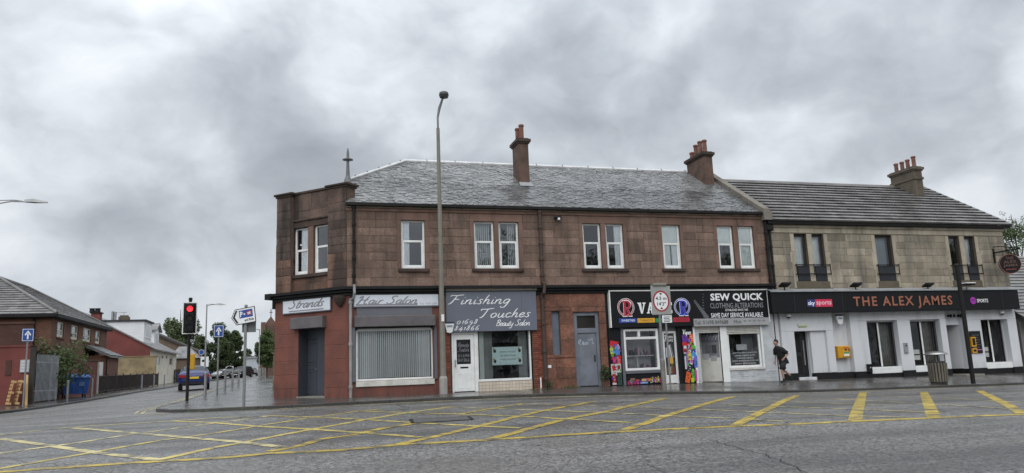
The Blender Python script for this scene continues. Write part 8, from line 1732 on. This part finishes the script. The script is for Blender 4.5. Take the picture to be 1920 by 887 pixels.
xw, _ = F(1133.5, 710); shrub('wall_weed', 'bushy green weed growing beside the grey steel door', xw, -.14, pz(xw, -.1), .95, .2, M_LEAFD, .08, 650, 14, 'weed')
xw, _ = F(1024, 720); shrub('wall_weed', 'small weed at the foot of the brown downpipe', xw, -.2, pz(xw, -.1), .3, .14, M_LEAFD, .06, 160, 15, 'weed')
g = MB(); r = random.Random(4)
for (px, py, n_, sp_, hh) in ((82, 747, 260, .9, .16), (430, 768.5, 60, .6, .05), (360, 773, 50, .5, .05), (490, 766, 40, .4, .05), (186, 741, 80, .3, .12), (1070, 727, 60, .3, .1), (1005, 731, 50, .3, .08)):
    c = gp(px, py)
    for k in range(n_):
        x, y = c.x+r.gauss(0, sp_*.6), c.y+r.gauss(0, .10); z = pz(x, y); a = r.random()*6.28; h = hh*r.uniform(.4, 1.2); w = .012
        g.add([(x-w*math.cos(a), y-w*math.sin(a), z), (x+w*math.cos(a), y+w*math.sin(a), z), (x+r.gauss(0, .03), y+r.gauss(0, .03), z+h)], [(0, 1, 2)])
o = g.build('grass', M_LEAFM); tag(o, 'tufts of grass growing along kerbs and walls', 'grass', kind='stuff')
# behind the pub
xt, _ = F(1903, 430, -16); tree('leafy_tree', 'tall dark green tree rising behind the hanging pub sign', 'tree', xt+.2, 16, -.5, F(1903, 372, -16)[1]+.5, 2.6, M_LEAFM, leaf=.24, nl=5200, base=.3, seed=31, clumps=34, sparse=.85, trunk=.16)
xt, _ = F(1884, 430, -14); tree('young_birch', 'thin sparse young tree against the gable end of the pub', 'tree', xt, 14, -.5, F(1886, 384, -14)[1]+.5, 1.2, M_LEAFM, leaf=.13, nl=520, base=.4, seed=32, clumps=26, sparse=.6, trunk=.07)
# trees on the near side of the road, behind the photographer, that the windows mirror
for k, (x, y, h, lb) in enumerate(((25, -62, 17.5, 'tall tree across the road mirrored in the windows with vertical blinds'), (39, -64, 18.5, 'broad tree across the road mirrored in the windows right of the brown downpipe'), (59, -62, 17, 'tree across the road mirrored in the end windows of the red building'), (80, -66, 18, 'tree across the road mirrored in the first pub windows'), (99, -64, 18, 'tree across the road mirrored in the last pub windows'))):
    tree('roadside_tree', lb, 'tree', x, y, gz(x, y), h, 5.6, M_LEAFD, leaf=.7, nl=3000, base=.08, seed=40+k, group='trees across the main road')

# ================================================================== the man walking past the pub
def skin_mesh(name, verts, edges, rad, m, parent, sub=1, root=0):
    me = bpy.data.meshes.new(name); me.from_pydata(verts, edges, []); o = bpy.data.objects.new(name, me); COL.objects.link(o)
    md = o.modifiers.new('Skin', 'SKIN'); md.use_smooth_shade = True; md.branch_smoothing = .4
    sv = me.skin_vertices[0].data
    for i, q in enumerate(rad): sv[i].radius = (q, q) if not isinstance(q, tuple) else q; sv[i].use_root = (i == root)
    s_ = o.modifiers.new('Sub', 'SUBSURF'); s_.levels = s_.render_levels = sub
    dg = bpy.context.evaluated_depsgraph_get(); nm = bpy.data.meshes.new_from_object(o.evaluated_get(dg)); bpy.data.objects.remove(o); nm.materials.append(m)
    if parent.type == 'MESH': 
        q = bpy.data.objects.new(name, nm); COL.objects.link(q); q.parent = parent; return q
    return link(name, nm, parent, True)
pc = gp(1465, 716.5)
px_, py_ = F(1467, 680, 1.0)[0], -1.0
MAN = thing('person', 'man in black t-shirt, shorts and boots walking past the pub with his head down', 'person', (px_, py_, pz(px_, py_)), R(180))
# local frame: +x is the way he walks; after the half turn he walks towards -x and his right side (+y) faces the road
HND = lambda w, d, s: [(w[0]+d[0]*.045, w[1]+d[1]*.045, w[2]+d[2]*.045), (w[0]+d[0]*.085, w[1]+d[1]*.085, w[2]+d[2]*.085)]
V_, E_, R_ = [], [], []
def jv(p, r, par=None):
    V_.append(p); R_.append(r)
    if par is not None: E_.append((par, len(V_)-1))
    return len(V_)-1
pe = jv((0, 0, .93), .115); sp1 = jv((.04, 0, 1.08), .11, pe); chs = jv((.11, 0, 1.29), .115, sp1); nb = jv((.17, 0, 1.44), .07, chs); nk = jv((.195, 0, 1.485), .058, nb)
h1 = jv((.222, 0, 1.535), .070, nk); h2 = jv((.24, 0, 1.605), .096, h1); h3 = jv((.24, 0, 1.665), .082, h2)
def leg(s, hip, kn, an, heel, toe):
    a = jv(hip, .088, pe); m1 = jv(tuple((hip[i]+kn[i])/2 for i in range(3)), .078, a); b = jv(kn, .055, m1); c2 = jv(tuple(kn[i]+(an[i]-kn[i])*.3 for i in range(3)), .056, b); c = jv(an, .036, c2); d = jv(heel, .036, c); e = jv(toe, .028, d)
leg(1, (0, .09, .88), (.13, .09, .49), (.06, .09, .10), (.10, .09, .05), (.22, .09, .03)); leg(-1, (-.02, -.09, .88), (-.10, -.09, .50), (-.40, -.09, .26), (-.42, -.09, .20), (-.39, -.09, .07))
def arm(s, sh, el, wr, fd):
    a = jv(sh, .055, chs); b = jv(tuple((sh[i]+el[i])/2 for i in range(3)), .046, a); c = jv(el, .038, b); d = jv(tuple(el[i]+(wr[i]-el[i])*.35 for i in range(3)), .038, c); w = jv(wr, .026, d)
    f = Vector(fd).normalized(); sd = Vector((0, s, 0)); up = f.cross(sd).normalized()
    pm = jv(tuple(Vector(wr)+f*.055), (.034, .02), w)
    for k, (off, ln) in enumerate(((-.027, .062), (-.009, .074), (.009, .069), (.027, .052))):
        b1 = Vector(wr)+f*.095+up*off; q = jv(tuple(b1), .0095, pm); q = jv(tuple(b1+f*ln*.5-sd*.012), .0085, q); q = jv(tuple(b1+f*ln*.8-sd*.034), .007, q)
    t0 = Vector(wr)+f*.04+up*-.035; q = jv(tuple(t0), .012, pm); q = jv(tuple(t0+f*.035-up*.018-sd*.01), .01, q); jv(tuple(t0+f*.06-up*.02-sd*.02), .008, q)
arm(1, (.13, .18, 1.38), (-.14, .245, 1.14), (.07, .25, .99), (.75, 0, -.65)); arm(-1, (.15, -.18, 1.38), (.12, -.235, 1.11), (.17, -.225, .86), (.25, 0, -1))
m_sk = mat('skin', (.40, .235, .175), .6, .08, 6); m_cl = mat('black_cotton', (.012, .012, .014), .9, .25, 6, bump=.004, bscale=14); m_sh = mat('black_shorts', (.017, .017, .02), .9, .2, 6, bump=.004, bscale=12); m_hr = mat('dark_brown_hair', (.018, .012, .009), .7, .3, 20, bump=.005, bscale=60)
BD = skin_mesh('body', V_, E_, R_, m_sk, MAN)
def loft(name, rings, m, n=16):
    """cloth as elliptical rings (x, y, z, half depth, half width), closed at both ends, with shallow folds"""
    mb = MB(); vs = []; fs = []
    for i, (x, y, z, a, b) in enumerate(rings):
        for k in range(n):
            t = 2*math.pi*k/n; f = 1+.035*math.sin(5*t+i*1.3)+.02*math.sin(9*t-i*2.1); vs.append((x+a*f*math.cos(t), y+b*f*math.sin(t), z+.008*math.sin(3*t+i)))
    for i in range(len(rings)-1):
        for k in range(n): fs.append((i*n+k, i*n+(k+1) % n, (i+1)*n+(k+1) % n, (i+1)*n+k))
    fs += [tuple(range(n-1, -1, -1)), tuple((len(rings)-1)*n+k for k in range(n))]; mb.add(vs, fs); return mb.build(name, m, MAN, smooth=True, local=True)
TS = loft('t_shirt', [(-.075, 0, .76, .20, .20), (-.055, 0, .86, .185, .20), (-.015, 0, .98, .165, .195), (.035, 0, 1.10, .15, .185), (.08, 0, 1.22, .15, .195), (.12, 0, 1.32, .14, .205), (.15, 0, 1.39, .12, .195), (.175, 0, 1.44, .09, .135), (.19, 0, 1.475, .07, .085)], m_cl)
for s_ in (1, -1): 
    pts = [(.135, .14*s_, 1.37), (.07, .2*s_, 1.31), (.0, .225*s_, 1.24), (-.075, .243*s_, 1.175)] if s_ > 0 else [(.145, -.14, 1.37), (.145, -.2, 1.3), (.135, -.22, 1.22), (.125, -.236, 1.14)]
    q = MB(); q.tube(pts, [.085, .088, .082, .086], 10); q.build('sleeve', m_cl, TS, smooth=True, local=True)
SHT = loft('shorts', [(-.01, 0, .96, .11, .15), (-.02, 0, .86, .125, .165), (-.01, 0, .77, .13, .165), (.0, 0, .72, .10, .14)], m_sh)
for pts in ([(.0, .09, .80), (.07, .09, .66), (.115, .09, .53)], [(-.02, -.09, .80), (-.065, -.09, .66), (-.095, -.09, .54)]): q = MB(); q.tube(pts, [.115, .112, .108], 12); q.build('shorts_leg', m_sh, SHT, smooth=True, local=True)
skin_mesh('hair', [(.165, 0, 1.56), (.185, 0, 1.635), (.225, 0, 1.69), (.29, 0, 1.70)], [(0, 1), (1, 2), (2, 3)], [.072, .096, .098, .062], m_hr, MAN)
for nm, ch in (('boot', [(.065, .09, .20), (.065, .09, .09), (.12, .09, .05), (.245, .09, .04)]), ('boot', [(-.375, -.09, .335), (-.41, -.09, .25), (-.42, -.09, .18), (-.385, -.09, .05)])): skin_mesh(nm, ch, [(0, 1), (1, 2), (2, 3)], [.054, .054, .05, .042], M_RUB, MAN)
for s in (1, -1):
    MB().box(.318, .329, s*.034-.010, s*.034+.010, 1.612, 1.620).build('eye', M_BLK, MAN, local=True)
    q = MB(); q.lathe([(.008, 1.575), (.018, 1.595), (.016, 1.625), (.006, 1.635)], .225, s*.092, 8); q.build('ear', m_sk, MAN, local=True)
q = MB(); q.add([(.325, -.014, 1.578), (.325, .014, 1.578), (.325, 0, 1.622), (.356, 0, 1.583)], [(0, 1, 3), (1, 2, 3), (2, 0, 3), (0, 2, 1)]); q.build('nose', m_sk, MAN, local=True)
MB().box(.292, .309, -.022, .022, 1.545, 1.553).build('mouth', mat('lips', (.3, .11, .09), .5), MAN, local=True)
MB().box(.10, .145, .199, .206, 1.25, 1.272).build('chest_print', M_WHITE, MAN, local=True)
